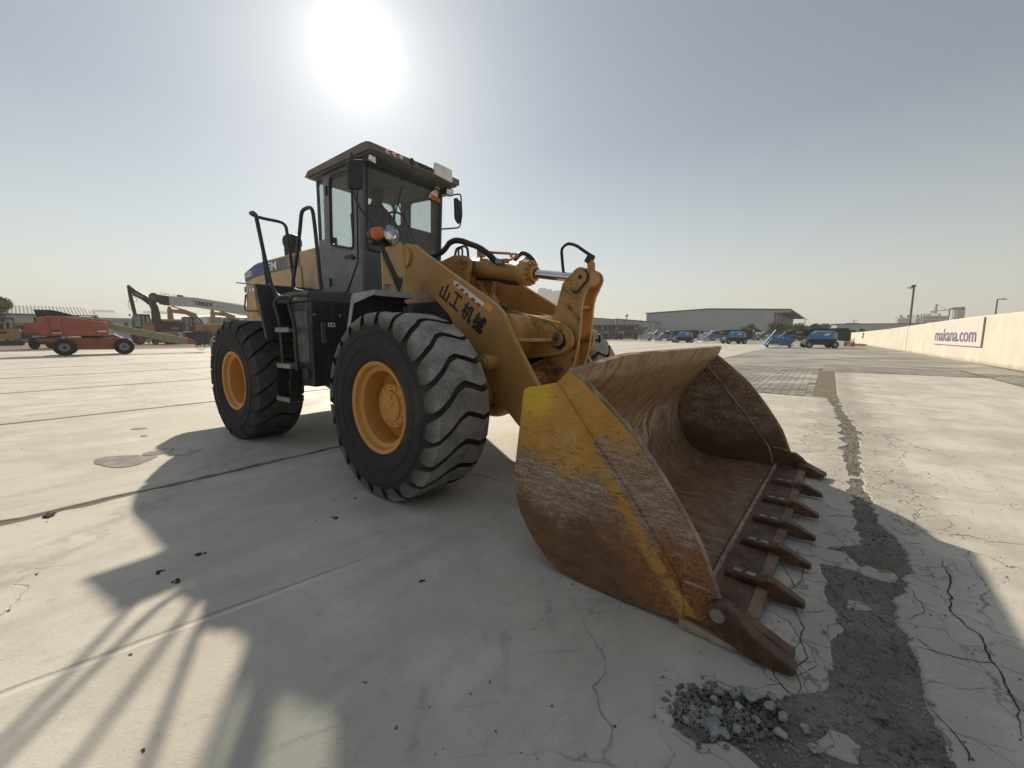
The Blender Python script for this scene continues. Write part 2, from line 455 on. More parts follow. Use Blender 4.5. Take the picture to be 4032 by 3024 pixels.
def mat_bucket_side():
    s = Sh('bucket_side_worn_paint'); p = s.obj(); X, Y, Z = s.xyz(p)[:3]
    # distance to the fold where a strip of paint has survived
    d = s.ma('ADD', s.ma('MULTIPLY', s.ma('SUBTRACT', X, 1.75), .801), s.ma('MULTIPLY', s.ma('SUBTRACT', Z, 1.107), .598))
    sx = s.mapv(p, (1.2, 1, 3.2), (0, RAD(-12), 0))
    n1 = s.noise(p, 2.6, 5, .6); n2 = s.noise(sx, 16, 8, .78); n3 = s.noise(sx, 44, 6, .8); n4 = s.noise(sx, 5.5, 6, .7)
    nn = s.ma('ADD', s.ma('MULTIPLY', s.ma('SUBTRACT', n1, .5), .5), s.ma('MULTIPLY', s.ma('SUBTRACT', n2, .5), .55))
    h = s.ma('ADD', Z, nn)
    yel = s.mix(s.mr(n1, .35, .65), (.40, .205, .034), (.47, .25, .052))
    # fresher yellow patch at the top rear corner
    pt = s.vm('DISTANCE', s.comb(X, 0, Z), (1.60, 0, 1.03))
    yel = s.mix(s.mr(s.ma('ADD', pt, s.ma('MULTIPLY', nn, .30)), .08, .19, 1, 0), yel, (.55, .36, .025))
    # scratches through the paint
    sc = s.noise(s.mapv(p, (1.0, 1, 7), (0, RAD(8), 0)), 9, 8, .75)
    sc2 = s.noise(s.mapv(p, (6, 1, 1.2), (0, RAD(25), 0)), 7, 8, .75)
    dens = s.mr(Z, 1.15, .6, .0, .07)
    lines = s.mr(s.ma('ABSOLUTE', s.ma('SUBTRACT', sc, .5)), 0, .012, 1, 0)
    lines2 = s.mr(s.ma('ABSOLUTE', s.ma('SUBTRACT', sc2, .47)), 0, .010, 1, 0)
    yel = s.mix(s.ma('MULTIPLY', lines, s.mr(s.ma('ADD', n4, dens), .52, .60)), yel, (.05, .03, .02))
    yel = s.mix(s.ma('MULTIPLY', lines2, s.mr(n1, .50, .62)), yel, (.55, .47, .36))
    yel = s.mix(s.ma('MULTIPLY', s.mr(s.ma('ADD', n2, dens), .60, .68), .85), yel, (.075, .045, .028))
    sv = s.mapv(p, (1.0, 1, 5.5), (0, RAD(-14), 0))
    a1 = s.noise(sv, 26, 8, .82); a2 = s.noise(sv, 7, 7, .75, .2); a3 = s.noise(p, 90, 4, .8)
    aa = s.ma('ADD', s.ma('ADD', s.ma('MULTIPLY', a1, .45), s.ma('MULTIPLY', a2, .30)), s.ma('MULTIPLY', a3, .25))
    grey = s.ramp(aa, [(.38, (.085, .036, .017)), (.45, (.17, .088, .048)), (.51, (.27, .185, .125)), (.57, (.41, .34, .27)), (.66, (.50, .44, .375))])
    rust = s.mix(s.mr(s.ma('ADD', s.ma('MULTIPLY', n4, .6), s.ma('MULTIPLY', a1, .4)), .36, .66), (.092, .045, .020), (.19, .098, .044))
    rust2 = s.ramp(s.noise(p, 60, 4, .7), [(.4, (.15, .048, .015)), (.6, (.29, .125, .048))])
    rust = s.mix(s.mr(s.ma('ADD', d, s.ma('MULTIPLY', nn, .25)), -.26, -.09), rust, rust2)
    # in front of the fold the paint has gone higher up
    front = s.mr(d, -.005, .005)
    lift = s.ma('ADD', s.ma('MULTIPLY', front, .16), 0)
    hy = s.ma('SUBTRACT', h, lift)
    body = s.mix(s.mr(h, .30, .50), rust, grey)
    c = s.mix(s.mr(hy, .60, .70), body, yel)
    strip = s.ma('MULTIPLY', s.mr(s.ma('ADD', d, s.ma('MULTIPLY', nn, .16)), -.085, -.05), s.mr(d, -.004, .004, 1, 0))
    strip = s.ma('MULTIPLY', strip, s.mr(s.ma('ADD', s.ma('MULTIPLY', s.noise(p, 8, 6, .75), .6), s.ma('MULTIPLY', a1, .4)), .43, .50))
    c = s.mix(strip, c, yel)
    b = s.bump(s.ma('ADD', s.ma('MULTIPLY', n3, .6), n2), .35, .006)
    return s.out(s.bsdf(c, .62, 0, b, .4))
M['bucket_side'] = mat_bucket_side()

def mat_bucket_inside():
    s = Sh('bucket_inside_worn_steel'); U, V, _ = s.xyz(s.uv())[:3]     # U along the profile, V across, both in metres
    q = s.comb(U, V, 0)
    wob = s.ma('MULTIPLY', s.ma('SUBTRACT', s.noise(q, 1.6, 4, .6), .5), .9)
    V2 = s.ma('ADD', s.ma('ADD', V, s.ma('MULTIPLY', U, .75)), s.ma('MULTIPLY', wob, .35))
    st = s.noise(s.comb(s.ma('MULTIPLY', U, 1.8), s.ma('MULTIPLY', V2, 6.0), 0), 2.0, 9, .72, .25)
    fine = s.noise(s.comb(s.ma('MULTIPLY', U, 9), s.ma('MULTIPLY', V2, 26), 0), 2.0, 7, .78, .3)
    blot = s.noise(s.comb(s.ma('MULTIPLY', U, 3.0), s.ma('MULTIPLY', V2, 4.5), 0), 1.7, 6, .7, .6)
    big = s.noise(q, 2.1, 5, .6, .3); spk = s.noise(q, 40, 6, .8)
    mixn = s.ma('ADD', s.ma('MULTIPLY', st, .55), s.ma('MULTIPLY', fine, .45))
    top = s.ramp(mixn, [(.40, (.11, .050, .020)), (.46, (.22, .125, .055)), (.52, (.36, .25, .14)), (.60, (.20, .10, .038))])
    top = s.mix(s.mr(blot, .53, .64, 0, .85), top, (.17, .085, .035))
    midc = s.ramp(mixn, [(.40, (.10, .036, .012)), (.46, (.24, .105, .034)), (.52, (.37, .27, .18)), (.60, (.54, .48, .41))])
    midc = s.mix(s.mr(blot, .55, .68, 0, .8), midc, (.17, .075, .025))
    fl = s.noise(s.comb(s.ma('MULTIPLY', U, 2.2), s.ma('MULTIPLY', V, 20), 0), 1.6, 8, .78, .15)
    low = s.ramp(s.ma('ADD', s.ma('ADD', s.ma('MULTIPLY', fl, .5), s.ma('MULTIPLY', fine, .2)), s.ma('MULTIPLY', blot, .3)), [(.38, (.06, .030, .015)), (.45, (.125, .068, .036)), (.52, (.22, .135, .075)), (.58, (.30, .205, .13)), (.68, (.46, .38, .30))])
    uu = s.ma('ADD', U, s.ma('MULTIPLY', s.ma('SUBTRACT', big, .5), .5))
    c = s.mix(s.mr(uu, .38, .66), top, midc)
    c = s.mix(s.mr(uu, .78, 1.0), c, low)
    c = s.mix(s.ma('MULTIPLY', s.mr(spk, .58, .68), .55), c, (.085, .04, .02))
    pol = s.mr(s.noise(s.comb(s.ma('MULTIPLY', U, 5), s.ma('MULTIPLY', V, 2.0), 0), 1.3, 4), .5, .72)
    floor_ = s.ma('MULTIPLY', s.mr(U, 1.1, 1.3), pol)
    rg = s.ma('SUBTRACT', .62, s.ma('MULTIPLY', floor_, .26))
    c = s.mix(s.ma('MULTIPLY', floor_, .25), c, (.32, .245, .185))
    b = s.bump(s.ma('ADD', fine, s.ma('MULTIPLY', spk, .5)), .3, .006)
    return s.out(s.bsdf(c, rg, .1, b, .4))
M['bucket_in'] = mat_bucket_inside()

def rusty(name, a=(.048, .025, .015), b=(.125, .066, .036), lightf=.35):
    s = Sh(name); p = s.obj(); n = s.noise(p, 9, 7, .7); n2 = s.noise(p, 50, 6, .75); n3 = s.noise(p, 3, 4)
    c = s.mix(s.mr(n, .35, .65), a, b)
    c = s.mix(s.ma('MULTIPLY', s.mr(n2, .56, .70), s.mr(n3, .4, .7, 0, lightf)), c, (.40, .33, .27))
    c = s.mix(s.ma('MULTIPLY', s.mr(n2, .36, .44, 1, 0), .5), c, (.10, .03, .012))
    return s.out(s.bsdf(c, .6, .1, s.bump(s.ma('ADD', n2, n), .35, .006), .4))
M['rust'] = rusty('rusted_steel', lightf=.6)
M['rust_edge'] = rusty('bright_worn_edge', (.16, .10, .07), (.36, .27, .20), .7)
M['rust_lip'] = rusty('brown_lip', (.10, .056, .034), (.22, .14, .09), .5)
def mat_cheek():
    s = Sh('cheek_rust'); p = s.obj(); Z = s.xyz(p)[2]; X = s.xyz(p)[0]
    n = s.noise(s.mapv(p, (1.2, 1, 3.5), (0, RAD(-35), 0)), 6, 8, .75); n2 = s.noise(p, 45, 6, .78); n3 = s.noise(p, 3, 4)
    c = s.ramp(s.ma('ADD', s.ma('MULTIPLY', n, .5), s.ma('MULTIPLY', n2, .5)), [(.38, (.085, .046, .028)), (.47, (.17, .105, .068)), (.54, (.26, .185, .13)), (.64, (.42, .345, .28))])
    c = s.mix(s.mr(s.ma('ADD', Z, s.ma('MULTIPLY', s.ma('SUBTRACT', n3, .5), .4)), .55, .15), c, (.095, .046, .022))
    return s.out(s.bsdf(c, .6, .1, s.bump(n2, .3, .006), .4))
M['cheek'] = mat_cheek()
# ================================================================== the yard
J = RAD(37.6)
EN = Vector((cos(J), -sin(J), 0)); ES = Vector((sin(J), cos(J), 0))
def ns(x, y): return (x * EN.x + y * EN.y, x * ES.x + y * ES.y)
def mat_concrete(name, tone=1.0, crack=True):
    s = Sh(name); p = s.pos()
    N_ = s.vm('DOT_PRODUCT', p, tuple(EN)); S_ = s.vm('DOT_PRODUCT', p, tuple(ES))
    q = s.comb(N_, S_, 0)
    big = s.noise(p, .22, 4, .6); med = s.noise(p, 1.3, 5, .62, .3); fine = s.noise(p, 11, 7, .7); grit = s.noise(p, 85, 4, .75)
    stk = s.noise(s.comb(s.ma('MULTIPLY', N_, 3.2), s.ma('MULTIPLY', S_, .30), 0), 1.0, 6, .68, .25)
    stk2 = s.noise(s.comb(s.ma('MULTIPLY', N_, 16), s.ma('MULTIPLY', S_, .55), 0), 1.0, 5, .7, .1)
    a = tuple(x * tone for x in (.41, .382, .33)); b = tuple(x * tone for x in (.535, .50, .435))
    c = s.mix(s.mr(s.ma('ADD', s.ma('MULTIPLY', big, .35), s.ma('MULTIPLY', med, .65)), .40, .60), a, b)
    c = s.mix(s.mr(stk, .46, .70, 0, .42), c, tuple(x * tone for x in (.325, .300, .258)))
    c = s.mix(s.mr(stk2, .58, .72, 0, .25), c, tuple(x * tone for x in (.30, .275, .24)))
    c = s.mix(s.mr(stk2, .40, .28, 0, .30), c, tuple(x * tone for x in (.57, .54, .48)))
    c = s.mix(s.mr(fine, .54, .70, 0, .42), c, tuple(x * tone for x in (.29, .265, .23)))
    c = s.mix(s.mr(grit, .56, .68, 0, .40), c, (.25, .23, .20)); c = s.mix(s.mr(grit, .42, .32, 0, .30), c, (.62, .59, .53))
    # bluish grey cement laitance in wide vague patches
    c = s.mix(s.mr(s.noise(p, .55, 3, .5, .4), .56, .72, 0, .35), c, (.36, .365, .36))
    # dark specks of tar and oil
    sp = s.voro(p, 2.3, 'F1', 0); spn = s.noise(p, 5.0, 3)
    c = s.mix(s.ma('MULTIPLY', s.mr(s.ma('ADD', sp, s.ma('MULTIPLY', s.noise(p, 30, 3), .05)), .050, .062, 1, 0), s.mr(spn, .52, .56, 0, .85)), c, (.05, .045, .042))
    # faint curved tyre tracks with the ribs of the tread
    trk = None
    for cx, cy, r_, w_ in ((-16.0, 12.6, 8.2, .22), (-16.0, 12.6, 9.7, .2), (-4.5, 14.2, 6.6, .25), (-12.5, 2.0, 9.6, .2)):
        dd = s.vm('DISTANCE', s.comb(s.xyz(p)[0], s.xyz(p)[1], 0), (cx, cy, 0))
        m = s.mr(s.ma('ABSOLUTE', s.ma('SUBTRACT', dd, r_)), w_ * .55, w_, 1, 0)
        trk = m if trk is None else s.ma('MAXIMUM', trk, m)
    rib = s.mr(s.noise(s.mapv(p, (1, 1, 1), (0, 0, .5)), 6.5, 3, .6), .42, .58)
    c = s.mix(s.ma('MULTIPLY', s.ma('MULTIPLY', trk, rib), .34), c, (.21, .185, .15))
    # scuffs left on the slab by earlier bucket work
    scf = None
    for (x0, y0, x1, y1, w_) in ((-.30, 1.34, -.05, 1.36, .022), (-.02, 1.60, .30, 1.62, .022), (.28, 1.98, .62, 1.93, .026), (.40, 2.26, .95, 2.10, .05), (-.32, 1.02, -.34, 1.44, .03), (-.02, 1.30, -.03, 1.74, .03), (.20, 1.66, .18, 1.95, .03), (-.9, 1.15, -.62, 1.27, .02)):
        ax = Vector((x1 - x0, y1 - y0, 0)); L = ax.length; ax.normalize()
        rel = s.vm('SUBTRACT', p, (x0, y0, 0))
        t = s.vm('DOT_PRODUCT', rel, tuple(ax)); u = s.ma('ABSOLUTE', s.vm('DOT_PRODUCT', rel, (-ax.y, ax.x, 0)))
        u = s.ma('ADD', u, s.ma('MULTIPLY', s.ma('SUBTRACT', s.noise(p, 7, 6, .7), .42), .11))
        m = s.ma('MULTIPLY', s.mr(u, w_ * .5, w_ * 1.25, 1, 0), s.ma('MULTIPLY', s.mr(t, -.02, L * .9, 0, 1), s.mr(t, L, L + .012, 1, 0)))
        scf = m if scf is None else s.ma('MAXIMUM', scf, m)
    c = s.mix(s.ma('MULTIPLY', s.ma('MULTIPLY', scf, s.mr(s.noise(p, 22, 5, .7), .3, .6)), .40), c, (.165, .168, .172))
    h = s.ma('ADD', s.ma('MULTIPLY', fine, .55), s.ma('ADD', s.ma('MULTIPLY', grit, .45), s.ma('MULTIPLY', stk2, .10)))
    if crack:
        dq = s.vm('ADD', p, s.vm('SCALE', s.noisec(p, 2.2, 4), None))
        nd = dq.node; nd.inputs[1].default_value = (0, 0, 0)
        sc = s.n('ShaderNodeVectorMath', operation='SCALE'); s.put(sc.inputs[0], s.noisec(p, 2.4, 5)); sc.inputs['Scale'].default_value = .55
        wp = s.vm('ADD', p, sc.outputs[0])
        e1 = s.voro(wp, 1.25, 'DISTANCE_TO_EDGE', 0); e2 = s.voro(wp, 3.6, 'DISTANCE_TO_EDGE', 0)
        dn_ = s.ma('ABSOLUTE', s.ma('SUBTRACT', N_, .28))
        near = s.mr(s.ma('ADD', dn_, s.ma('MULTIPLY', s.ma('SUBTRACT', med, .5), 2.0)), .35, 1.35, 1, 0)
        near2 = s.mr(s.ma('ADD', dn_, s.ma('MULTIPLY', s.ma('SUBTRACT', med, .5), 1.6)), .2, .72, 1, 0)
        lone = s.mr(s.noise(p, .35, 2), .60, .66)
        k1 = s.ma('MULTIPLY', s.mr(s.ma('ADD', e1, s.ma('MULTIPLY', s.ma('SUBTRACT', s.noise(p, 12, 3), .5), .014)), .002, .011, 1, 0), s.ma('MAXIMUM', near, s.ma('MULTIPLY', lone, .6)))
        k2 = s.ma('MULTIPLY', s.mr(s.ma('ADD', e2, s.ma('MULTIPLY', s.ma('SUBTRACT', s.noise(p, 16, 3), .5), .05)), .006, .020, 1, 0), near2)
        k = s.ma('MAXIMUM', k1, k2)
        c = s.mix(s.ma('MULTIPLY', s.ma('MULTIPLY', k, s.mr(s.noise(p, 3.1, 3), .32, .58, .25, 1)), .80), c, (.10, .088, .072))
        h = s.ma('SUBTRACT', h, s.ma('MULTIPLY', k, 2.0))
    tint = s.mr(s.rnd(), 0, 1, .95, 1.06, smooth=False)
    # dust blown out of the broken joint on to the slab edges
    dj = s.ma('ABSOLUTE', s.ma('SUBTRACT', N_, .30))
    dm = s.mr(s.ma('ADD', dj, s.ma('MULTIPLY', s.ma('SUBTRACT', s.ma('ADD', s.ma('MULTIPLY', med, .5), s.ma('MULTIPLY', fine, .5)), .5), 1.1)), .20, .62, 1, 0)
    c = s.mix(s.ma('MULTIPLY', dm, .45), c, (.235, .213, .178))
    # a long raised seam on the near slab, drawn as dark and pale lines
    ax = Vector((1.40, 1.25, 0)).normalized(); rel = s.vm('SUBTRACT', p, (-2.20, 1.205, 0)); t = s.vm('DOT_PRODUCT', rel, tuple(ax))
    u = s.ma('ADD', s.vm('DOT_PRODUCT', rel, (-ax.y, ax.x, 0)), s.ma('MULTIPLY', s.ma('SUBTRACT', s.noise(p, 2.5, 5, .6), .5), .05))
    un = s.ma('ADD', s.ma('ABSOLUTE', u), s.ma('MULTIPLY', s.ma('SUBTRACT', s.noise(p, 18, 4, .7), .5), .022))
    tm = s.ma('MULTIPLY', s.mr(t, -.6, 0), s.mr(t, 1.35, 1.95, 1, 0))
    c = s.mix(s.ma('MULTIPLY', s.ma('MULTIPLY', s.mr(un, .004, .016, 1, 0), tm), .55), c, (.16, .145, .12))
    c = s.mix(s.ma('MULTIPLY', s.ma('MULTIPLY', s.mr(s.ma('ABSOLUTE', s.ma('ADD', u, .034)), .004, .016, 1, 0), tm), .5), c, (.66, .63, .57))
    # pale scratches
    for rot_, sc_ in ((.5, 5.0), (-.9, 4.0)):
        sn = s.noise(s.mapv(p, (1, 9, 1), (0, 0, rot_)), sc_, 3, .5)
        c = s.mix(s.ma('MULTIPLY', s.mr(s.ma('ABSOLUTE', s.ma('SUBTRACT', sn, .5)), 0, .006, 1, 0), s.mr(s.noise(p, 1.1, 2), .54, .62, 0, .45)), c, (.64, .61, .55))
    hs = s.n('ShaderNodeHueSaturation'); s.put(hs.inputs['Color'], c); s.put(hs.inputs['Value'], tint)
    r = s.mr(med, .3, .7, .62, .80)
    return s.out(s.bsdf(hs.outputs[0], r, 0, s.bump(h, .45, .010), .35))
M['concrete'] = mat_concrete('concrete_slab')
def mat_soil(name, a, b, sc=1.0, bump=.6):
    s = Sh(name); p = s.pos(); n1 = s.noise(p, 3 * sc, 6, .7); n2 = s.noise(p, 40 * sc, 5, .8); v = s.voro(p, 60 * sc, 'F1', 0); n3 = s.noise(p, 150 * sc, 3, .7)
    c = s.mix(s.mr(n1, .35, .65), a, b)
    c = s.mix(s.mr(n2, .56, .70, 0, .7), c, tuple(x * 1.7 for x in b)); c = s.mix(s.mr(n2, .44, .3, 0, .8), c, tuple(x * .35 for x in a))
    c = s.mix(s.mr(n3, .62, .70, 0, .6), c, (.36, .34, .30))
    return s.out(s.bsdf(c, .92, 0, s.bump(s.ma('ADD', n2, s.ma('MULTIPLY', v, .6)), bump, .012), .2))
M['gravel'] = mat_soil('crushed_gravel', (.135, .121, .098), (.205, .186, .153))
M['soil'] = mat_soil('joint_dirt', (.13, .105, .078), (.20, .165, .125), 1, .4)
M['sand'] = mat_soil('sandy_ground', (.36, .32, .25), (.44, .39, .31), .4, .2)
def mat_paver(name):
    s = Sh(name); p = s.pos(); n1 = s.noise(p, .6, 5, .65, .5); n2 = s.noise(p, 14, 6, .7); n3 = s.noise(p, 4, 4, .6)
    S_ = s.vm('DOT_PRODUCT', p, tuple(ES)); N_ = s.vm('DOT_PRODUCT', p, tuple(EN))
    st = s.noise(s.comb(s.ma('MULTIPLY', s.xyz(p)[0], .16), s.ma('MULTIPLY', s.xyz(p)[1], .55), 0), 1.0, 5, .7)
    c = s.mix(s.mr(n1, .35, .65), (.215, .202, .18), (.315, .295, .262))
    c = s.mix(s.mr(n2, .5, .7, 0, .5), c, (.24, .225, .20))
    c = s.mix(s.mr(st, .52, .64, 0, .75), c, (.135, .118, .098)); c = s.mix(s.mr(st, .46, .36, 0, .7), c, (.47, .44, .385))
    hs = s.n('ShaderNodeHueSaturation'); s.put(hs.inputs['Color'], c); s.put(hs.inputs['Value'], s.mr(s.rnd(), 0, 1, .86, 1.1, smooth=False))
    return s.out(s.bsdf(hs.outputs[0], .75, 0, s.bump(n2, .4, .008), .35))
M['paver'] = mat_paver('paver_concrete')

g_ = MB(); g_.add([(-4500, -1500, -.16), (4500, -1500, -.16), (4500, 5200, -.16), (-4500, 5200, -.16)], [(0, 1, 2, 3)])
tag(g_.build('ground', M['sand'], None, smooth=None), kind='structure')
def nsw(n_, s_, z=0): return (EN.x * n_ + ES.x * s_, EN.y * n_ + ES.y * s_, z)
YARD = MB().prism([nsw(-95, -25)[:2], nsw(6.6, -25)[:2], nsw(6.6, 175)[:2], nsw(-95, 175)[:2]], -.15, -.011, Zp).build('concrete_yard', M['soil'], None, smooth=None)
tag(YARD, kind='structure')
def slab(poly, top=0.0, mat='concrete', name='slab', bev=.012):
    """one slab: chamfered top edge, its side faces going down into the dirt"""
    z0 = -.036; n = len(poly); mb = MB()
    area = sum(poly[i][0] * poly[(i + 1) % n][1] - poly[(i + 1) % n][0] * poly[i][1] for i in range(n))
    if area < 0: poly = list(reversed(poly))
    ins = []
    for i in range(n):
        a, p, b = Vector(poly[i - 1]), Vector(poly[i]), Vector(poly[(i + 1) % n])
        d1 = (p - a).normalized(); d2 = (b - p).normalized(); n1 = Vector((-d1.y, d1.x)); n2 = Vector((-d2.y, d2.x))
        m = (n1 + n2); m = m.normalized() * min(1.6, 1 / max(.35, m.length / 2)); ins.append(p + m * bev)
    vs = [(p[0], p[1], z0) for p in poly] + [(p[0], p[1], top - bev * .6) for p in poly] + [(p.x, p.y, top) for p in ins]
    fs = [(i, (i + 1) % n, n + (i + 1) % n, n + i) for i in range(n)] + [(n + i, n + (i + 1) % n, 2 * n + (i + 1) % n, 2 * n + i) for i in range(n)]
    tri = tessellate_polygon([[Vector((p.x, p.y, 0)) for p in ins]])
    fs += [tuple(2 * n + i for i in t) for t in tri]
    mb.add(vs, fs)
    return mb.build(name, M[mat], YARD, smooth=None)
def jag(line, amp, step, seed):
    """break up a polyline the way concrete crumbles"""
    out = []
    for (a, b) in zip(line[:-1], line[1:]):
        a, b = Vector(a), Vector(b); L = (b - a).length; k = max(1, int(L / step)); d = (b - a) / max(L, 1e-6); nn = Vector((-d.y, d.x))
        for i in range(k):
            p = a + (b - a) * i / k
            w = mnoise.noise(Vector((p.x * 5.1 + seed, p.y * 5.1, 0))) * amp + mnoise.noise(Vector((p.x * 19 + seed, p.y * 19, 3))) * amp * .5
            q = p + nn * w; out.append((q.x, q.y))
    out.append(tuple(line[-1])); return out
def gp(c, px, py):
    x0, y0, k = c; X = px / k + x0; Y = py / k + y0
    th = RAD(6.917); f = 1600.67
    d = Vector(((X - 2016) / f, cos(th) + (1512 - Y) / f * sin(th), -sin(th) + (1512 - Y) / f * cos(th)))
    t = -CAM_H / d.z; return d.x * t, d.y * t
# columns of slabs to the left of the gravel-filled joint
cols = [-4.66 - 5.25 * k for k in range(10)]
rnd = random.Random(11)
for k in range(9):
    n1, n0 = cols[k] - (.06 if k == 0 else .045 + .012 * min(k, 4)), cols[k + 1] + .045 + .012 * min(k + 1, 4)
    s0 = (-21, -19)[k] if k < 2 else -10.6
    for j in range(6):
        a = s0 + j * 15; b = a + 15 - .010
        poly = [nsw(n0, a)[:2], nsw(n1, a)[:2], nsw(n1, b)[:2], nsw(n0, b)[:2]]
        if k == 0:   # crumbled edge along the nearest wide joint
            e = jag([nsw(n1, a)[:2], nsw(n1, b)[:2]], .045, .09, j); poly = [nsw(n0, a)[:2]] + e + [nsw(n0, b)[:2]]
        slab(poly, -.001 * rnd.random())
Lw = [(.62, .95), (.80, 1.14), (.72, 1.20), (.62, 1.215), (.555, 1.285), (.63, 1.355), (.79, 1.435), (.92, 1.415), (1.0, 1.37), (1.18, 1.42), (1.40, 1.61), (1.53, 1.72), (1.67, 2.0), (1.77, 2.15), (1.90, 2.35), (2.36, 2.59), (2.54, 2.86), (2.85, 3.26), (3.25, 3.76), (3.69, 4.34), (4.30, 5.12), (5.05, 6.13), (5.95, 7.37), (6.82, 8.67)]
Rw = [(1.20, .80), (1.41, 1.14), (1.54, 1.34), (1.62, 1.49), (1.81, 1.69), (2.01, 1.99), (2.28, 2.16), (2.50, 2.40), (2.66, 2.76), (2.98, 3.26), (3.22, 3.60), (3.71, 4.21), (4.20, 4.78), (4.94, 5.65), (5.62, 6.66), (5.99, 7.25), (7.10, 8.72), (7.6, 9.4)]
def w2(pts): return [Vector(p) for p in pts]
nR = -4.66 + .03
# left of the gravel: the slab the photographer stands on and the one under the loader
i_ = 14
near = jag(Lw[:i_ + 1], .040, .022, 1); far = jag(Lw[i_:], .07, .05, 2)
s_cut = 2.82
def jl(a, b, sd): return jag([nsw(nR, a)[:2], nsw(nR, b)[:2]], .045, .09, sd)
slab([nsw(-.6, -11)[:2], nsw(-.35, .2)[:2]] + near + jl(ns(*near[-1])[1] - .3, -11, 31))
slab([(p[0] + .004, p[1] + .012) for p in far] + [nsw(.0, 11.1)[:2]] + jl(11.1, ns(*near[-1])[1] - .288, 32))
# right of the gravel
right = jag(Rw, .055, .03, 5)
slab([nsw(.25, -11)[:2]] + [nsw(.38, .2)[:2]] + right + [nsw(.32, 19.2)[:2], nsw(4.15, 19.2)[:2], nsw(4.15, -11)[:2]])
# the wide cracks that run out from the broken joint, each an open groove full of dirt
def crack(pts, w, sd):
    p3 = jag([gp((2400, 2200, 1.3554), *q) for q in pts], .022, .010, sd); n = len(p3); vs = []; rr = random.Random(sd)
    for i, p in enumerate(p3):
        a, b = Vector(p3[max(0, i - 1)]), Vector(p3[min(n - 1, i + 1)]); d = (b - a).normalized(); k = Vector((-d.y, d.x))
        ww = w * .55 * (.35 + .9 * abs(mnoise.noise(Vector((p[0] * 14, p[1] * 14, sd)))) + .25 * rr.random()) * min(1, .25 + 5 * min(i, n - 1 - i) / n)
        for s_ in (-1, 1): q = Vector(p) + k * s_ * ww; vs.append((q.x, q.y, .0022))
    MB().add(vs, [(2 * i, 2 * i + 1, 2 * i + 3, 2 * i + 2) for i in range(n - 1)]).build('crack', M['crack_dirt'], YARD, smooth=None)
M['crack_dirt'] = mat_soil('crack_dirt', (.032, .028, .024), (.075, .066, .056), 2, .3)
for k, (w, pts) in enumerate(((.0065, [(920, 0), (940, 60), (985, 140), (975, 230), (1010, 320), (1040, 380), (1020, 440), (1050, 520), (985, 600), (1000, 680), (990, 740)]), (.004, [(1050, 30), (1030, 110), (985, 165)]), (.0035, [(1000, 640), (1060, 590), (1130, 570)]),
        (.009, [(1760, 0), (1800, 60), (1815, 200), (1830, 270), (1920, 370), (1960, 400), (2030, 510), (2070, 570), (2110, 680), (2180, 800), (2190, 870), (2212, 960)]), (.006, [(1620, 460), (1700, 480), (1870, 530), (2065, 560)]), (.004, [(2070, 570), (2212, 620)]), (.007, [(850, 560), (860, 620), (900, 680), (950, 720), (990, 740)]), (.0035, [(960, 480), (1010, 455), (1035, 440)]),
        (.004, [(1590, 330), (1640, 290), (1660, 265), (1600, 170), (1560, 130)]), (.006, [(1720, 800), (1800, 880), (1870, 960), (1930, 1100)]))): crack(pts, w, 40 + k)
# broken pieces left lying between
for (cx, cy, r_, sd) in ((1.98, 2.36, .14, 1), (2.10, 2.20, .085, 2), (1.76, 1.92, .055, 3), (2.24, 2.62, .08, 4), (1.10, 1.20, .06, 5), (1.02, 1.02, .09, 6), (2.02, 2.56, .05, 9), (3.3, 3.78, .06, 10)):
    rr = random.Random(sd); m = 9
    slab([(cx + r_ * rr.uniform(.6, 1.15) * cos(tau * i / m) * 1.15, cy + r_ * rr.uniform(.6, 1.15) * sin(tau * i / m)) for i in range(m)], .001, name='slab_fragment', bev=.008)
# gravel and dust filling the broken joint
def gravel_height(x, y):
    return -.0075 + .005 * mnoise.noise(Vector((x * 6, y * 6, 0))) + .003 * mnoise.noise(Vector((x * 21, y * 21, 5)))
gm = MB()
def gfun(u, v):
    s_ = .55 + u * 10.8; n_ = -.42 + v * 1.2
    x, y, _ = nsw(n_, s_); return (x, y, gravel_height(x, y))
gm.grid(gfun, 300, 40)
GR = gm.build('gravel_bed', M['gravel'], None, smooth=60); tag(GR, kind='structure')
# loose chips: countless, so one mesh
def rock(r, rr, flat=.7):
    base = [(1, 0, 0), (-1, 0, 0), (0, 1, 0), (0, -1, 0), (0, 0, 1), (0, 0, -1)]
    R_ = Euler((rr.uniform(0, 6), rr.uniform(0, 6), rr.uniform(0, 6))).to_matrix()
    vs = []
    for b in base:
        v = R_ @ (Vector(b) * r * rr.uniform(.65, 1.25)); v.z *= flat; vs.append(v)
    fs = [(0, 2, 4), (2, 1, 4), (1, 3, 4), (3, 0, 4), (2, 0, 5), (1, 2, 5), (3, 1, 5), (0, 3, 5)]
    return vs, fs
def inside_strip(x, y):
    n_, s_ = ns(x, y)
    def at(line):
        q = sorted((ns(*p)[1], ns(*p)[0]) for p in line)
        for (a, na), (b, nb) in zip(q[:-1], q[1:]):
            if a <= s_ <= b: return na + (nb - na) * (s_ - a) / max(b - a, 1e-6)
        return None
    a, b = at(Lw), at(Rw)
    return a is not None and b is not None and a - .02 < n_ < b + .02
M['chip'] = mat_soil('stone_chip', (.065, .062, .058), (.27, .26, .24), 1.6, .5)
cm = MB(); rr = random.Random(5); cnt = 0
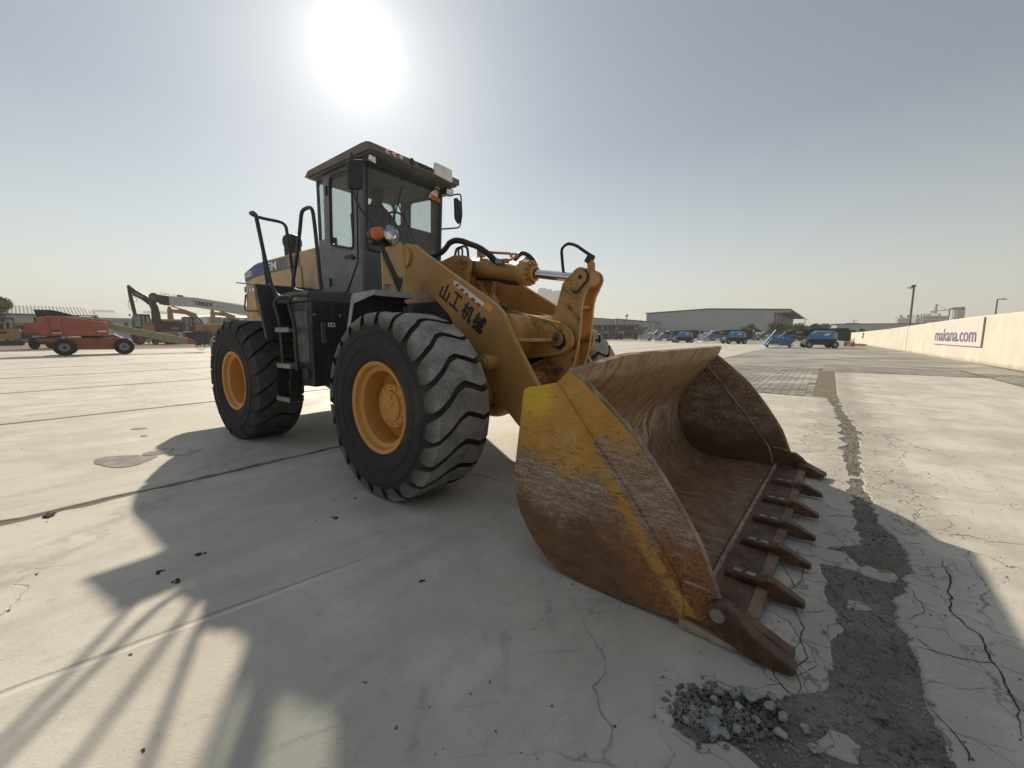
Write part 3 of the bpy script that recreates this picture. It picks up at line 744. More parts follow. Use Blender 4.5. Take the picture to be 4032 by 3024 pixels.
while cnt < 9000:
    s_ = .6 + 10.6 * rr.random() ** 2.2; n_ = rr.uniform(-.42, .75); x, y, _ = nsw(n_, s_)
    if not inside_strip(x, y): continue
    r_ = .0022 + .0075 * rr.random() ** 4
    vs, fs = rock(r_, rr); z = gravel_height(x, y) + r_ * .25
    cm.add([(v.x + x, v.y + y, v.z + z) for v in vs], fs); cnt += 1
while cnt < 10400:   # grit and crumbs strewn over the slabs
    x, y = rr.uniform(-4, 5), 1.0 + 8 * rr.random() ** 1.6
    n_, s_ = ns(x, y)
    if abs(n_ - .3) > 1.6 * rr.random() ** 2 + .2: continue
    r_ = .0015 + .006 * rr.random() ** 4
    vs, fs = rock(r_, rr); cm.add([(v.x + x, v.y + y, v.z + r_ * .5) for v in vs], fs); cnt += 1
# rubble heaped in the broken hole in front of the tooth
while cnt < 12200:
    a = rr.uniform(0, tau); q = sqrt(rr.random()); q = q * (1 + .5 * mnoise.noise(Vector((cos(a) * 1.6, sin(a) * 1.6, 2)))) * (1.0 if rr.random() < .8 else 1.35); x, y = .745 + .19 * q * cos(a) + .03, 1.325 + .105 * q * sin(a)
    r_ = .0025 + .0105 * rr.random() ** 3
    vs, fs = rock(r_, rr, .85); cm.add([(v.x + x, v.y + y, v.z + r_ * .45 - .003 + .006 * max(0, 1 - q)) for v in vs], fs); cnt += 1
CHIPS = cm.build('gravel_chips', M['chip'], None, smooth=None, fix=False); tag(CHIPS, kind='stuff')
# larger stones that can be picked up one by one
M['stone'] = mat_soil('grey_stone', (.16, .16, .155), (.33, .33, .32), 1.2, .5)
stones = [(.705, 1.275, .028), (.735, 1.315, .026), (.70, 1.245, .022), (.725, 1.24, .02), (.90, 1.385, .034), (.79, 1.40, .02), (.845, 1.395, .018), (1.325, 1.30, .022), (.97, 1.30, .02), (.66, 1.33, .016), (.83, 1.34, .016), (.76, 1.37, .018), (.95, 1.345, .022), (1.02, 1.26, .018), (.62, 1.29, .014), (.78, 1.255, .017), (.87, 1.29, .015), (1.0, 1.19, .02), (1.44, 1.72, .013), (1.56, 1.36, .014), (.92, 1.24, .02), (.98, 1.38, .018)]
for i, (x, y, r_) in enumerate(stones):
    rr = random.Random(100 + i); bm = bmesh.new(); bmesh.ops.create_icosphere(bm, subdivisions=2, radius=r_ * .92)
    for v in bm.verts:
        d = 1 + .62 * mnoise.noise(v.co * (1.15 / r_) + Vector((i * 3.1, 0, 0))); v.co = Vector((v.co.x * d * rr.uniform(.98, 1.02), v.co.y * d * .85, v.co.z * d * .7))
    bm.transform(Matrix.Rotation(rr.uniform(0, 6), 4, 'Z'))
    me = bpy.data.meshes.new('stone'); bm.to_mesh(me); bm.free(); me.materials.append(M['stone'])
    o = bpy.data.objects.new('stone', me); COL.objects.link(o); o.location = (x, y, r_ * .5)
    tag(o, {4: 'largest grey stone on the right side of the rubble heap before the nearest tooth', 7: 'single grey stone alone on the gravel right of the rubble heap', 0: 'pale angular stone at the left front of the rubble heap'}.get(i, 'grey stone lying in the rubble of the broken concrete joint before the nearest bucket tooth'), 'stone', 'stones in the broken joint')
# small dark clods and scraps on the slab
clods = [((1250, 288), .032, 'flattened dark clod with a pale scrap in the shade left of the front tyre'), ((995, 400), .022, None), ((1100, 457), .022, None), ((2078, 65), .026, None), ((340, 42), .05, None), ((45, 640), .013, None), ((228, 413), .012, None), ((810, 918), .012, None), ((900, 1507), .014, None), ((1418, 165), .012, None), ((285, 88), .012, None)]
M['clod'] = mat_soil('dark_clod', (.03, .027, .025), (.07, .062, .055), .8, .5)
spots = [(gp((0, 2000, 1.58), *c), r_) for c, r_, _ in clods] + [(gp((1200, 1950, 1.545), *c), r_) for c, r_ in (((713, 527), .017), ((1130, 1137), .009), ((1443, 762), .011), ((407, 595), .008), ((370, 1130), .012), ((305, 22), .02), ((65, 158), .012))]
for i, ((x, y), r_) in enumerate(spots):
    rr = random.Random(300 + i); mb = MB()
    for k in range(5 if r_ > .015 else 2):
        vs, fs = rock(r_ * rr.uniform(.35, .8), rr, .35); dx, dy = rr.uniform(-r_, r_) * .7, rr.uniform(-r_, r_) * .7
        mb.add([(v.x + dx, v.y + dy, v.z + r_ * .12) for v in vs], fs)
    o = mb.build('clod', M['clod'], None, smooth=None, fix=False); o.location = (x, y, 0)
    tag(o, {0: 'flattened dark clod with a light middle, alone in the shade midway to the lower left', 1: 'long dark clod in the shade above the handrail shadows', 3: 'dark clod in the shade nearest below the front tyre', 4: 'dark crumbled dirt on the sunlit slab joint at far left', 11: 'dark clod alone in the shade halfway between tyre and picture bottom'}.get(i, 'small dark clod of dirt dropped on the bare concrete slab'), 'clod', 'clods of dirt on the slab')
# straw-coloured stick on the gravel
x, y = gp((2400, 2200, 1.3554), 1468, 72)
tag(MB().tube([(x - .03, y + .004, .006), (x, y, .009), (x + .032, y - .006, .007)], .004, 7).build('stick', plain('dry_wood', (.30, .23, .10), .7), None), 'short straw coloured stick lying on the gravel right of the teeth', 'stick')
# damp patches
def mat_damp():
    s = Sh('damp_concrete'); p = s.pos(); n1 = s.noise(p, 6, 5, .65)
    c = s.mix(s.mr(n1, .35, .65), (.150, .125, .098), (.215, .185, .148))
    return s.out(s.bsdf(c, s.mr(n1, .35, .65, .28, .55), 0, s.bump(n1, .15, .004), .5))
M['damp'] = mat_damp()
C3 = (0, 1400, 1.3825)
def damp(pts, sd, label):
    c = [gp(C3, *p) for p in pts]; sp = spline([(x, y, 0) for x, y in c], 10, True)
    rr = random.Random(sd); q = []
    for i, p in enumerate(sp):
        w = .022 * mnoise.noise(p * 9 + Vector((sd, 0, 0))) + .012 * mnoise.noise(p * 31); q.append((p.x + w, p.y + w * .7))
    mb = MB(); tri = tessellate_polygon([[Vector((a, b, 0)) for a, b in q]]); mb.add([(a, b, .004) for a, b in q], [tuple(t) for t in tri])
    tag(mb.build('puddle', M['damp'], None, smooth=None), label, 'puddle', 'damp patches left of the loader')
damp([(510, 580), (560, 555), (720, 543), (800, 548), (855, 552), (790, 580), (720, 602), (640, 610), (560, 600)], 1, 'largest damp patch on the concrete, half sunlit, left of the front tyre')
damp([(780, 536), (850, 515), (945, 503), (925, 522), (870, 540), (800, 546)], 2, 'damp patch crossed by the edge of the shadow, between two other damp patches')
damp([(938, 540), (965, 522), (1095, 508), (1060, 528), (1000, 544)], 3, 'damp patch wholly in the shadow, nearest to the rear tyre')
damp([(712, 400), (750, 394), (808, 393), (780, 401), (730, 405)], 4, 'small damp patch farthest off in the sunlight, short of the rear tyre')
damp([(765, 438), (790, 434), (800, 438), (775, 443)], 5, 'tiny damp spot in the sunlight just before the edge of the shadow')
# ---- block paving beyond the slabs
PV_W, PV_L = .165, .215
def paver_mesh(rr):
    w, l = PV_W / 2 - .006, PV_L / 2 - .006; z = 0.0; b = .007
    out = []
    for i in range(4):
        for k in range(3):
            t = k / 3
            P = [(-w, -l), (w, -l), (w, l), (-w, l)]
            a, c_ = Vector(P[i]), Vector(P[(i + 1) % 4]); p = a + (c_ - a) * t
            if i in (1, 3) and k: p.x += (.007 if k == 1 else -.007)
            out.append((p.x, p.y))
    n = len(out)
    vs = [(x, y, -.036) for x, y in out] + [(x, y, -b) for x, y in out] + [(x * .93, y * .95, 0) for x, y in out]
    fs = [(i, (i + 1) % n, n + (i + 1) % n, n + i) for i in range(n)] + [(n + i, n + (i + 1) % n, 2 * n + (i + 1) % n, 2 * n + i) for i in range(n)] + [tuple(range(2 * n, 3 * n))]
    return vs, fs
pvs, pfs = paver_mesh(None)
cells = []
rr = random.Random(21)
for reg in ((-4.6, -.05, 11.28, 21), (-.05, 4.2, 19.45, 23.0), (4.3, 5.6, 14, 21)):
    i0 = int((reg[1] - reg[0]) / PV_W)
    for i in range(i0):
        n_ = reg[0] + PV_W * (i + .5)
        for j in range(int((reg[3] - reg[2]) / PV_L)):
            s_ = reg[2] + PV_L * (j + .5 + (.5 if i % 2 else 0))
            x, y, _ = nsw(n_, s_)
            if y < 1: continue
            d_ = hypot(x, y)
            # broken corner near the dirt channel
            if reg[1] < 0 and n_ > -.20 + .22 * mnoise.noise(Vector((s_ * 1.3, 0, 0))): continue
            vis = (x / y) > .62 and (x / y) < 1.25
            cells.append((0 if vis else 1, d_, n_, s_))
cells.sort()
BP = MB().prism([nsw(-4.62, 11.2)[:2], nsw(5.7, 11.2)[:2], nsw(5.7, 120)[:2], nsw(-4.62, 120)[:2]], -.036, -.0105, Zp).build('block_paving', M['soil'], None, smooth=None)
tag(BP, kind='structure')
pme = None
for k, (_, d_, n_, s_) in enumerate(cells[:300]):
    if pme is None:
        mb = MB().add(pvs, pfs); pme = mb.mesh('paver'); pme.materials.append(M['paver'])
    o = bpy.data.objects.new('paver', pme); COL.objects.link(o); o.parent = BP
    x, y, _ = nsw(n_, s_, 0); o.location = (x, y, -.003 + rr.uniform(-.004, .003)); o.rotation_euler = (rr.uniform(-.012, .012), rr.uniform(-.012, .012), -J + rr.uniform(-.02, .02))
pf = MB()
for (_, d_, n_, s_) in cells[300:]:
    x, y, _ = nsw(n_, s_, 0); a = -J + rr.uniform(-.02, .02); c_, s2 = cos(a), sin(a); z = -.003 + rr.uniform(-.004, .003)
    pf.add([(x + c_ * v[0] - s2 * v[1], y + s2 * v[0] + c_ * v[1], v[2] + z) for v in pvs], pfs)
tag(pf.build('paver_field', M['paver'], BP, smooth=None, fix=False), kind='stuff')
far_ = MB()
far_.prism([nsw(-4.62, 21.0)[:2], nsw(-.05, 21.0)[:2], nsw(-.05, 23.0)[:2], nsw(4.25, 23.0)[:2], nsw(4.25, 21.2)[:2], nsw(5.7, 21.2)[:2], nsw(5.7, 150)[:2], nsw(-4.62, 150)[:2]], -.03, -.006, Zp)
tag(far_.build('paved_apron', M['paver'], None, smooth=None), kind='structure')
aprn = MB().prism([nsw(-52, 68)[:2], nsw(-4.7, 68)[:2], nsw(-4.7, 150)[:2], nsw(-94, 150)[:2], nsw(-94, 68)[:2]], -.03, -.004, Zp)
tag(aprn.build('far_apron', M['paver'], None, smooth=None), kind='structure')
# ================================================================== the wheel loader
MX, MY, MA, ART = -0.16907, 4.45774, RAD(-39.38495), RAD(2.5458)
PV = Vector((-1.65, 0, 0))
REAR = Matrix.Translation(PV) @ Matrix.Rotation(ART, 4, 'Z') @ Matrix.Translation(-PV)
WL = empty('wheel_loader', (MX, MY, 0), MA, 'big yellow and black wheel loader with its worn rusty bucket lowered onto the concrete', 'wheel loader')
def F(mb, name, mat, **k): return mb.build(name, M[mat] if isinstance(mat, str) else mat, WL, **k)
def R(mb, name, mat, **k): return mb.build(name, M[mat] if isinstance(mat, str) else mat, WL, mat_local=REAR, **k)
def sub(parent, mb, name, mat, **k): return mb.build(name, M[mat] if isinstance(mat, str) else mat, parent, **k)

# ---------------------------------------------------------------- wheels
def tyre_mesh(mat, seed, nl=22, groove=.30, wave=1.0):
    rnd = random.Random(seed)
    mb = MB(); att = []
    prof = [(.386, .245), (.405, .268), (.45, .286), (.50, .294), (.508, .303), (.52, .303), (.527, .298), (.60, .300), (.606, .306), (.622, .306), (.628, .298), (.69, .290), (.738, .264), (.757, .20), (.762, 0),
            (.757, -.20), (.738, -.264), (.69, -.290), (.628, -.298), (.622, -.306), (.606, -.306), (.60, -.300), (.527, -.298), (.52, -.303), (.508, -.303), (.50, -.294), (.45, -.286), (.405, -.268), (.386, -.245)]
    n = 96
    mb.lathe(prof, (0, 0, 0), (0, 1, 0), n, close=True); att += [0.0] * len(mb.v)
    st = [(-.296, .665, .662, -.235, .55), (-.300, .705, .692, -.225, .85), (-.288, .752, .728, -.205, 1.0), (-.258, .784, .748, -.175, 1), (-.17, .792, .756, -.095, 1),
          (-.07, .794, .758, .02, 1), (.01, .794, .758, .06, 1), (.09, .794, .758, .03, 1), (.18, .792, .756, -.015, 1), (.258, .784, .748, .02, 1), (.288, .752, .728, .035, 1.0), (.300, .705, .692, .04, .85), (.296, .665, .662, .045, .55)]
    pitch = tau / nl
    for k in range(nl):
        a0 = k * pitch + rnd.uniform(-.012, .012)
        o = len(mb.v); vs = []; fs = []
        for (d, rt, rb, off, wd) in st:
            hw = pitch * (1 - groove) / 2 * wd
            a = a0 + off * wave
            P = lambda r, an: (r * cos(an), d, r * sin(an))
            rt2 = rt - rnd.uniform(0, .004)
            vs += [P(rb, a - hw * 1.06), P(rt2, a - hw), P(rt2, a - hw), P(rt2, a + hw), P(rt2, a + hw), P(rb, a + hw * 1.06)]
            t = 1.0 if rt > .77 else (.6 if rt > .74 else (.3 if rt > .70 else .15))
            att += [0, 0, t, t, 0, 0]
        for i in range(len(st) - 1):
            b, c = i * 6, (i + 1) * 6
            fs += [(b, b + 1, c + 1, c), (b + 2, b + 3, c + 3, c + 2), (b + 4, b + 5, c + 5, c + 4)]
        e = (len(st) - 1) * 6
        fs += [(0, 5, 4, 1), (e, e + 1, e + 4, e + 5)]
        mb.add(vs, fs)
    me = bpy.data.meshes.new('tyre'); me.from_pydata(mb.v, [], mb.f)
    bm = bmesh.new(); bm.from_mesh(me); bmesh.ops.recalc_face_normals(bm, faces=bm.faces); bm.to_mesh(me); bm.free()
    a = me.attributes.new('tread', 'FLOAT', 'POINT'); a.data.foreach_set('value', att)
    me.shade_smooth(); me.set_sharp_from_angle(angle=RAD(32))
    me.materials.append(mat)
    return me
AX_Z = .7635
def settle(me, rot):
    """turn the tyre and flatten it where the ground carries it"""
    c, s_ = cos(rot), sin(rot)
    for v in me.vertices:
        x, z = v.co.x * c - v.co.z * s_, v.co.x * s_ + v.co.z * c
        zz = z + AX_Z; y = v.co.y
        if zz < .05:
            y *= 1 + (.05 - zz) * .6
        if zz < .004: zz = .004
        v.co = (x, y, zz - AX_Z)
    me.update(); return me
RIM_P = [(.300, .03), (.300, .17), (.306, .205), (.322, .218), (.338, .222), (.345, .235), (.352, .258), (.366, .268), (.383, .270), (.390, .262), (.389, .250), (.378, .244), (.372, .22)]
def wheel(x, side, mat, seed, rear, deep, rot, parent_matrix=None):
    w = bpy.data.objects.new('wheel', None); COL.objects.link(w); w.parent = WL; w.empty_display_size = .2
    m = Matrix.Translation((x, side * 1.222, AX_Z)) @ (Matrix.Rotation(pi, 4, 'Z') if side > 0 else Matrix.Identity(4))
    w.matrix_local = (REAR @ m) if rear else m
    me = settle(tyre_mesh(M[mat], seed, 22 if not rear else 20, .21 if not rear else .17), rot)
    t = bpy.data.objects.new('tyre', me); COL.objects.link(t); t.parent = w
    r = MB().lathe([(a, d) for a, d in RIM_P] , (0, 0, 0), (0, -1, 0), 64, caps=False)
    r.lathe([(.0, .03), (.302, .03), (.302, .0), (0, 0)], (0, 0, 0), (0, -1, 0), 64)
    sub(w, r, 'rim', 'rim', smooth=30)
    h = MB(); hf = .045 if deep else .13; hr = .15 if deep else .195
    h.lathe([(hr + .02, .028), (hr + .012, hf - .03), (hr, hf - .012), (hr - .012, hf), (.135, hf), (.130, hf + .014), (.118, hf + .018), (0, hf + .018)], (0, 0, 0), (0, -1, 0), 48)
    for k in range(12):
        a = tau * k / 12; p = Vector((cos(a) * (hr - .032), -hf + .004, sin(a) * (hr - .032))); h.cyl(p, p + Vector((0, -.014, 0)), .0085, 6)
    h.cyl((.03, -hf - .01, .08), (.03, -hf - .03, .08), .016, 6)
    h.bar((.02, -hf - .02, -.01), (.06, -hf - .02, .045), .006, .01)
    sub(w, h, 'hub', 'rim', smooth=30)
    return w
wheel(0, -1, 'tyre', 3, False, False, .1)
wheel(0, 1, 'tyre', 4, False, False, .5)
wheel(-3.3, -1, 'tyre_dark', 5, True, True, .2)
wheel(-3.3, 1, 'tyre_dark', 6, True, True, .9)

# ---------------------------------------------------------------- bucket
BW = 1.47
prof_in = [(1.926, 1.237), (1.905, 1.175), (1.868, 1.105), (1.754, .965), (1.655, .845), (1.572, .735), (1.522, .64), (1.506, .545), (1.515, .45), (1.540, .345), (1.579, .245), (1.632, .16), (1.70, .095), (1.79, .055), (1.90, .038), (2.2, .040), (2.50, .052)]
pin = spline([(a, 0, b) for a, b in prof_in], 4)
nrm = []
for i in range(len(pin)):
    t = (pin[min(i + 1, len(pin) - 1)] - pin[max(i - 1, 0)]).normalized(); nrm.append(Vector((t.z, 0, -t.x)))   # outwards / down
TH = .032
def top_at(y):
    for (y0, x0, z0), (y1, x1, z1) in zip(GT[:-1], GT[1:]):
        if y <= y1: t = max(0, (y - y0) / (y1 - y0)); return z0 + (z1 - z0) * t, x0 + (x1 - x0) * t
    return GT[-1][2], GT[-1][1]
GT = [(-1.46, 1.835, 1.172), (-1.25, 1.862, 1.200), (-.90, 1.902, 1.240), (0, 1.912, 1.240), (1.455, 1.925, 1.238)]
def bucket_shell():
    mb = MB(); uv = []; nv = 40; arc = [0.0]
    for i in range(1, len(pin)): arc.append(arc[-1] + (pin[i] - pin[i - 1]).length)
    for side, off in ((0, 0.0), (1, TH)):
        o = len(mb.v)
        for i, p in enumerate(pin):
            q = p - nrm[i] * (-off) if False else p + nrm[i] * off * (-1 if False else 1)
            for j in range(nv + 1):
                y = -BW + .012 + (2 * BW - .024) * j / nv
                z = max(q.z, .006)
                x = q.x
                if z > 1.105:
                    t = (z - 1.105) / (1.237 - 1.105); zt, xt = top_at(y); z = 1.105 + t * (zt - 1.105); x += t * (xt - 1.926)
                mb.v.append((x, y, z)); uv.append((arc[i] - .12, y))
        for i in range(len(pin) - 1):
            for j in range(nv):
                a = o + i * (nv + 1) + j; f = (a, a + nv + 1, a + nv + 2, a + 1)
                mb.f.append(f if side == 0 else tuple(reversed(f)))
    n = len(pin) * (nv + 1)
    for j in range(nv):
        mb.f.append((j, j + 1, n + j + 1, n + j)); e = (len(pin) - 1) * (nv + 1); mb.f.append((e + j + 1, e + j, n + e + j, n + e + j + 1))
    for i in range(len(pin) - 1):
        a, b = i * (nv + 1), (i + 1) * (nv + 1); mb.f.append((b, a, n + a, n + b)); mb.f.append((a + nv, b + nv, n + b + nv, n + a + nv))
    return mb, uv
def with_uv(o, uv):
    me = o.data; l = me.uv_layers.new(name='UVMap')
    for lp in me.loops: l.data[lp.index].uv = uv[lp.vertex_index]
    return o
sh_mb, sh_uv = bucket_shell()
BK = with_uv(F(sh_mb, 'bucket', 'bucket_in', smooth=40, fix=True), sh_uv)
side_out = [(1.532, 1.055), (1.521, 1.035), (1.509, .942), (1.489, .806), (1.472, .684), (1.455, .56), (1.454, .45), (1.472, .37), (1.502, .29), (1.559, .203), (1.628, .122), (1.708, .06), (1.803, .022), (1.90, .008), (2.035, .006), (2.165, .009), (2.331, .022), (2.462, .040),
            (2.463, .12), (2.454, .17), (2.433, .241), (2.401, .281), (2.32, .398), (2.22, .528), (2.131, .645), (2.052, .735), (1.987, .812), (1.926, .891), (1.857, .975), (1.802, 1.045), (1.75, 1.107), (1.678, 1.090), (1.634, 1.078), (1.562, 1.066)]
wear = [(1.735, 1.09), (1.75, 1.112), (1.82, 1.176), (1.854, 1.154), (1.909, 1.119), (1.964, 1.07), (2.044, 1.002), (2.12, .937), (2.198, .862), (2.255, .79), (2.306, .726), (2.385, .618), (2.462, .500), (2.515, .412), (2.546, .337), (2.577, .272), (2.598, .200), (2.625, .165), (2.66, .13), (2.665, .052), (2.45, .040)] + [(2.450, .12), (2.441, .165), (2.42, .235), (2.388, .275), (2.31, .39), (2.21, .52), (2.12, .637), (2.042, .727), (1.977, .804), (1.916, .883), (1.847, .967), (1.792, 1.037)]
for sgn in (-1, 1):
    sub(BK, MB().prism(side_out, sgn * (BW - .018), sgn * (BW + .012), Yp), 'side_plate', 'bucket_side', smooth=None, bevel=.004)
    sub(BK, MB().prism(wear, sgn * (BW - .030), sgn * (BW - .002), Yp), 'side_cutter', 'bucket_side', smooth=None, bevel=.004)
    lin = [(1.815, 1.172), (1.906, 1.112), (2.04, .995), (2.195, .855), (2.30, .72), (2.455, .495), (2.54, .335), (2.592, .2), (2.655, .13), (2.655, .075), (2.45, .075), (1.9, .05), (1.65, .13), (1.55, .30), (1.52, .55), (1.60, .77), (1.78, .99)]
    sub(BK, MB().prism(lin, sgn * (BW - .0305), sgn * (BW - .0335), Yp), 'inner_cheek', 'cheek', smooth=None)
    e = MB(); rim_line = [(1.815, 1.180), (1.909, 1.123), (1.964, 1.074), (2.044, 1.006), (2.12, .941), (2.198, .866), (2.306, .730), (2.385, .622), (2.462, .504), (2.515, .416), (2.548, .337), (2.60, .20)]
    e.tube([(x + .002, sgn * (BW - .016), z + .002) for x, z in rim_line], .0125, 6)
    sub(BK, e, 'worn_edge', 'rust_edge')
    sub(BK, MB().tube([(2.462, sgn * (BW + .005 if sgn < 0 else BW - .03), .235), (2.54, sgn * (BW + .002 if sgn < 0 else BW - .034), .232), (2.588, sgn * (BW - .002 if sgn < 0 else BW - .034), .222)], .008, 6), 'weld_bead', 'rust_edge')
# weld line and fold inside the far cheek
sub(BK, MB().tube([(x, BW - .034, z) for x, z in ((1.79, 1.03), (1.92, .885), (2.04, .73), (2.21, .52), (2.31, .39), (2.42, .235), (2.45, .14), (2.46, .06))], .010, 6), 'weld_bead', 'rust_edge')
# bar welded behind the top edge
sub(BK, MB().bar((1.878, -.86, 1.226), (1.895, 1.38, 1.225), .035, .032), 'guard_bar', 'rust_edge', bevel=.005)
# stop plates standing on the back of the bucket
for y in (-.62, .58):
    ear = [(1.44, .62), (1.43, .9), (1.45, 1.045), (1.524, 1.144), (1.598, 1.194), (1.678, 1.215), (1.769, 1.225), (1.855, 1.205), (1.86, 1.15), (1.72, .985), (1.62, .865), (1.535, .75), (1.485, .645)]
    sub(BK, MB().prism(ear, y - .02, y + .02, Yp), 'hinge_plate', 'yellow', smooth=None, bevel=.004)
    for dy in (-.10, .16):
        lug = [(1.20, .50), (1.14, .42), (1.14, .30), (1.22, .23), (1.34, .20), (1.50, .26), (1.49, .36), (1.455, .50), (1.455, .62), (1.40, .62)]
        sub(BK, MB().prism(lug, y + dy - .02, y + dy + .02, Yp), 'hinge_lug', 'yellow_greasy', smooth=None, bevel=.004)
# cutting edge with a bevelled front
ce = [(2.46, .028), (2.47, .066), (2.50, .070), (2.69, .070), (2.742, .060), (2.742, .036), (2.66, .022)]
sub(BK, MB().prism(ce, -BW + .001, BW - .001, Yp), 'cutting_edge', 'rust', smooth=None, bevel=.004)
sub(BK, MB().prism([(2.690, .0705), (2.692, .075), (2.742, .066), (2.744, .060)], -BW + .04, BW - .04, Yp), 'worn_edge', 'rust_lip', smooth=None)
wp = [(2.494, -BW + .04 + i * (2 * BW - .08) / 40, .072 + .003 * sin(i * 1.7)) for i in range(41)]
sub(BK, MB().tube(wp, [.010 + .003 * (i % 3) for i in range(41)], 6), 'weld_bead', 'rust_edge')
# teeth: strap, raised back and chisel point
def tooth(y, corner=0):
    tp = [(2.535, .070), (2.540, .100), (2.60, .106), (2.70, .108), (2.735, .120), (2.775, .112), (2.895, .052), (2.900, .036), (2.890, .026), (2.80, .020), (2.735, .030), (2.735, .069)]
    sy = .030
    mb = MB()
    L = len(tp)
    def wid(x): return sy * (1.0 if x < 2.7 else 1.28 - (x - 2.7) * 2.2 if x < 2.78 else 1.1 - (x - 2.78) * 1.6)
    vs = [(x, y - wid(x), z) for x, z in tp] + [(x, y + wid(x), z) for x, z in tp]
    mb.add(vs, [tuple(range(L - 1, -1, -1)), tuple(range(L, 2 * L))] + [(i, (i + 1) % L, L + (i + 1) % L, L + i) for i in range(L)])
    o = sub(BK, mb, 'tooth', 'rust', smooth=30, bevel=.008)
    return o
for y in (-.98, -.545, -.13, .30, .80): 
    tooth(y)
    b = MB()
    for x in (2.595, 2.66): b.box((x, y, .109), (.042, .030, .006))
    sub(BK, b, 'tooth_bolt', 'steel', bevel=.002)
def corner_tooth(sgn):
    y0 = sgn * (BW - .02)
    mb = MB()
    # side cheek of the corner adapter, lying on the outside of the side cutter
    ck = [(2.565, .150), (2.575, .190), (2.60, .205), (2.645, .205), (2.70, .165), (2.745, .120), (2.90, .050), (2.905, .030), (2.885, .012), (2.76, .010), (2.66, .040), (2.585, .085)]
    mb.prism(ck, sgn * (BW - .030), sgn * (BW + .038), Yp)
    o = sub(BK, mb, 'corner_tooth', 'rust', smooth=None, bevel=.010)
    t2 = [(2.66, .075), (2.68, .125), (2.745, .118), (2.885, .055), (2.895, .034), (2.76, .020), (2.68, .04)]
    sub(BK, MB().prism(t2, sgn * (BW - .030), sgn * (BW - .105), Yp), 'tooth_strap', 'rust', smooth=None, bevel=.012)
    sub(BK, MB().cyl((2.612, sgn * (BW + .034), .150), (2.612, sgn * (BW + .0405), .150), .030, 24), 'tooth_bolt', 'steel')
    lw = [(2.45, .006), (2.45, .050), (2.70, .030), (2.76, .012), (2.70, .004)]
    sub(BK, MB().prism(lw, sgn * (BW - .02), sgn * (BW + .022), Yp), 'base_edge', 'rust_edge', smooth=None, bevel=.004)
corner_tooth(-1); corner_tooth(1)

# ---------------------------------------------------------------- boom, bell crank, tilt cylinder
boom_p = [(-.86, 2.335), (-.763, 2.335), (-.70, 2.318), (-.627, 2.282), (-.036, 1.934), (.359, 1.715), (.44, 1.668), (.498, 1.626), (.545, 1.588), (.585, 1.545), (.646, 1.440), (.698, 1.340), (.762, 1.242), (.825, 1.145), (.925, .993), (1.02, .870), (1.20, .64), (1.33, .50), (1.37, .40), (1.34, .30), (1.25, .25), (1.15, .26), (1.03, .34), (.784, .544), (.719, .597), (.611, .694), (.487, .808), (.40, .95), (.28, 1.14), (.143, 1.316), (-.064, 1.461), (-.128, 1.564), (-.439, 1.808), (-.768, 2.024), (-.86, 2.07), (-.94, 2.14), (-.965, 2.22), (-.94, 2.30)]
edge_top = boom_p[1:19]
for sgn in (-1, 1):
    bm_ = F(MB().prism(boom_p, sgn * .516, sgn * .57, Yp), 'boom_arm', 'yellow', smooth=None, bevel=.005)
    if sgn < 0: BOOM = bm_
    # the top edge as its own strip in a paler yellow
    s_ = MB()
    for (x, z), (x2, z2) in zip(edge_top[:-1], edge_top[1:]):
        d = Vector((x2 - x, 0, z2 - z)).normalized(); nn = Vector((-d.z, 0, d.x)) * .0025
        if nn.z < 0 and nn.x < 0: nn = -nn
        s_.add([(x + nn.x, sgn * .566, z + nn.z), (x2 + nn.x, sgn * .566, z2 + nn.z), (x2 + nn.x, sgn * .520, z2 + nn.z), (x + nn.x, sgn * .520, z + nn.z),
                (x, sgn * .566, z), (x2, sgn * .566, z2), (x2, sgn * .520, z2), (x, sgn * .520, z)], [(0, 1, 2, 3), (0, 4, 5, 1), (1, 5, 6, 2), (2, 6, 7, 3), (3, 7, 4, 0)])
    sub(bm_, s_, 'edge_strip', 'yellow_edge', smooth=None)
    sub(bm_, MB().cyl((-.80, sgn * .50, 2.19), (-.80, sgn * .60, 2.19), .11, 28), 'pivot_boss', 'yellow', bevel=.006)
    sub(bm_, MB().cyl((1.25, sgn * .48, .38), (1.25, sgn * .60, .38), .11, 28), 'pivot_boss', 'yellow_greasy', bevel=.006)
    F(MB().cyl((.46, sgn * .572, 1.11), (.46, sgn * .70, 1.11), .075, 24).cyl((.46, sgn * .70, 1.11), (.46, sgn * .725, 1.11), .05, 24), 'cylinder_pin', 'yellow', bevel=.006)
    # lift cylinder between arm and front frame
    F(MB().cyl((-.62, sgn * .42, .62), (.05, sgn * .44, .93), .085, 24).cyl((.05, sgn * .44, .93), (.44, sgn * .45, 1.10), .045, 20).cyl((.46, sgn * .36, 1.11), (.46, sgn * .515, 1.11), .09, 24), 'lift_cylinder', 'yellow_greasy', bevel=.004)
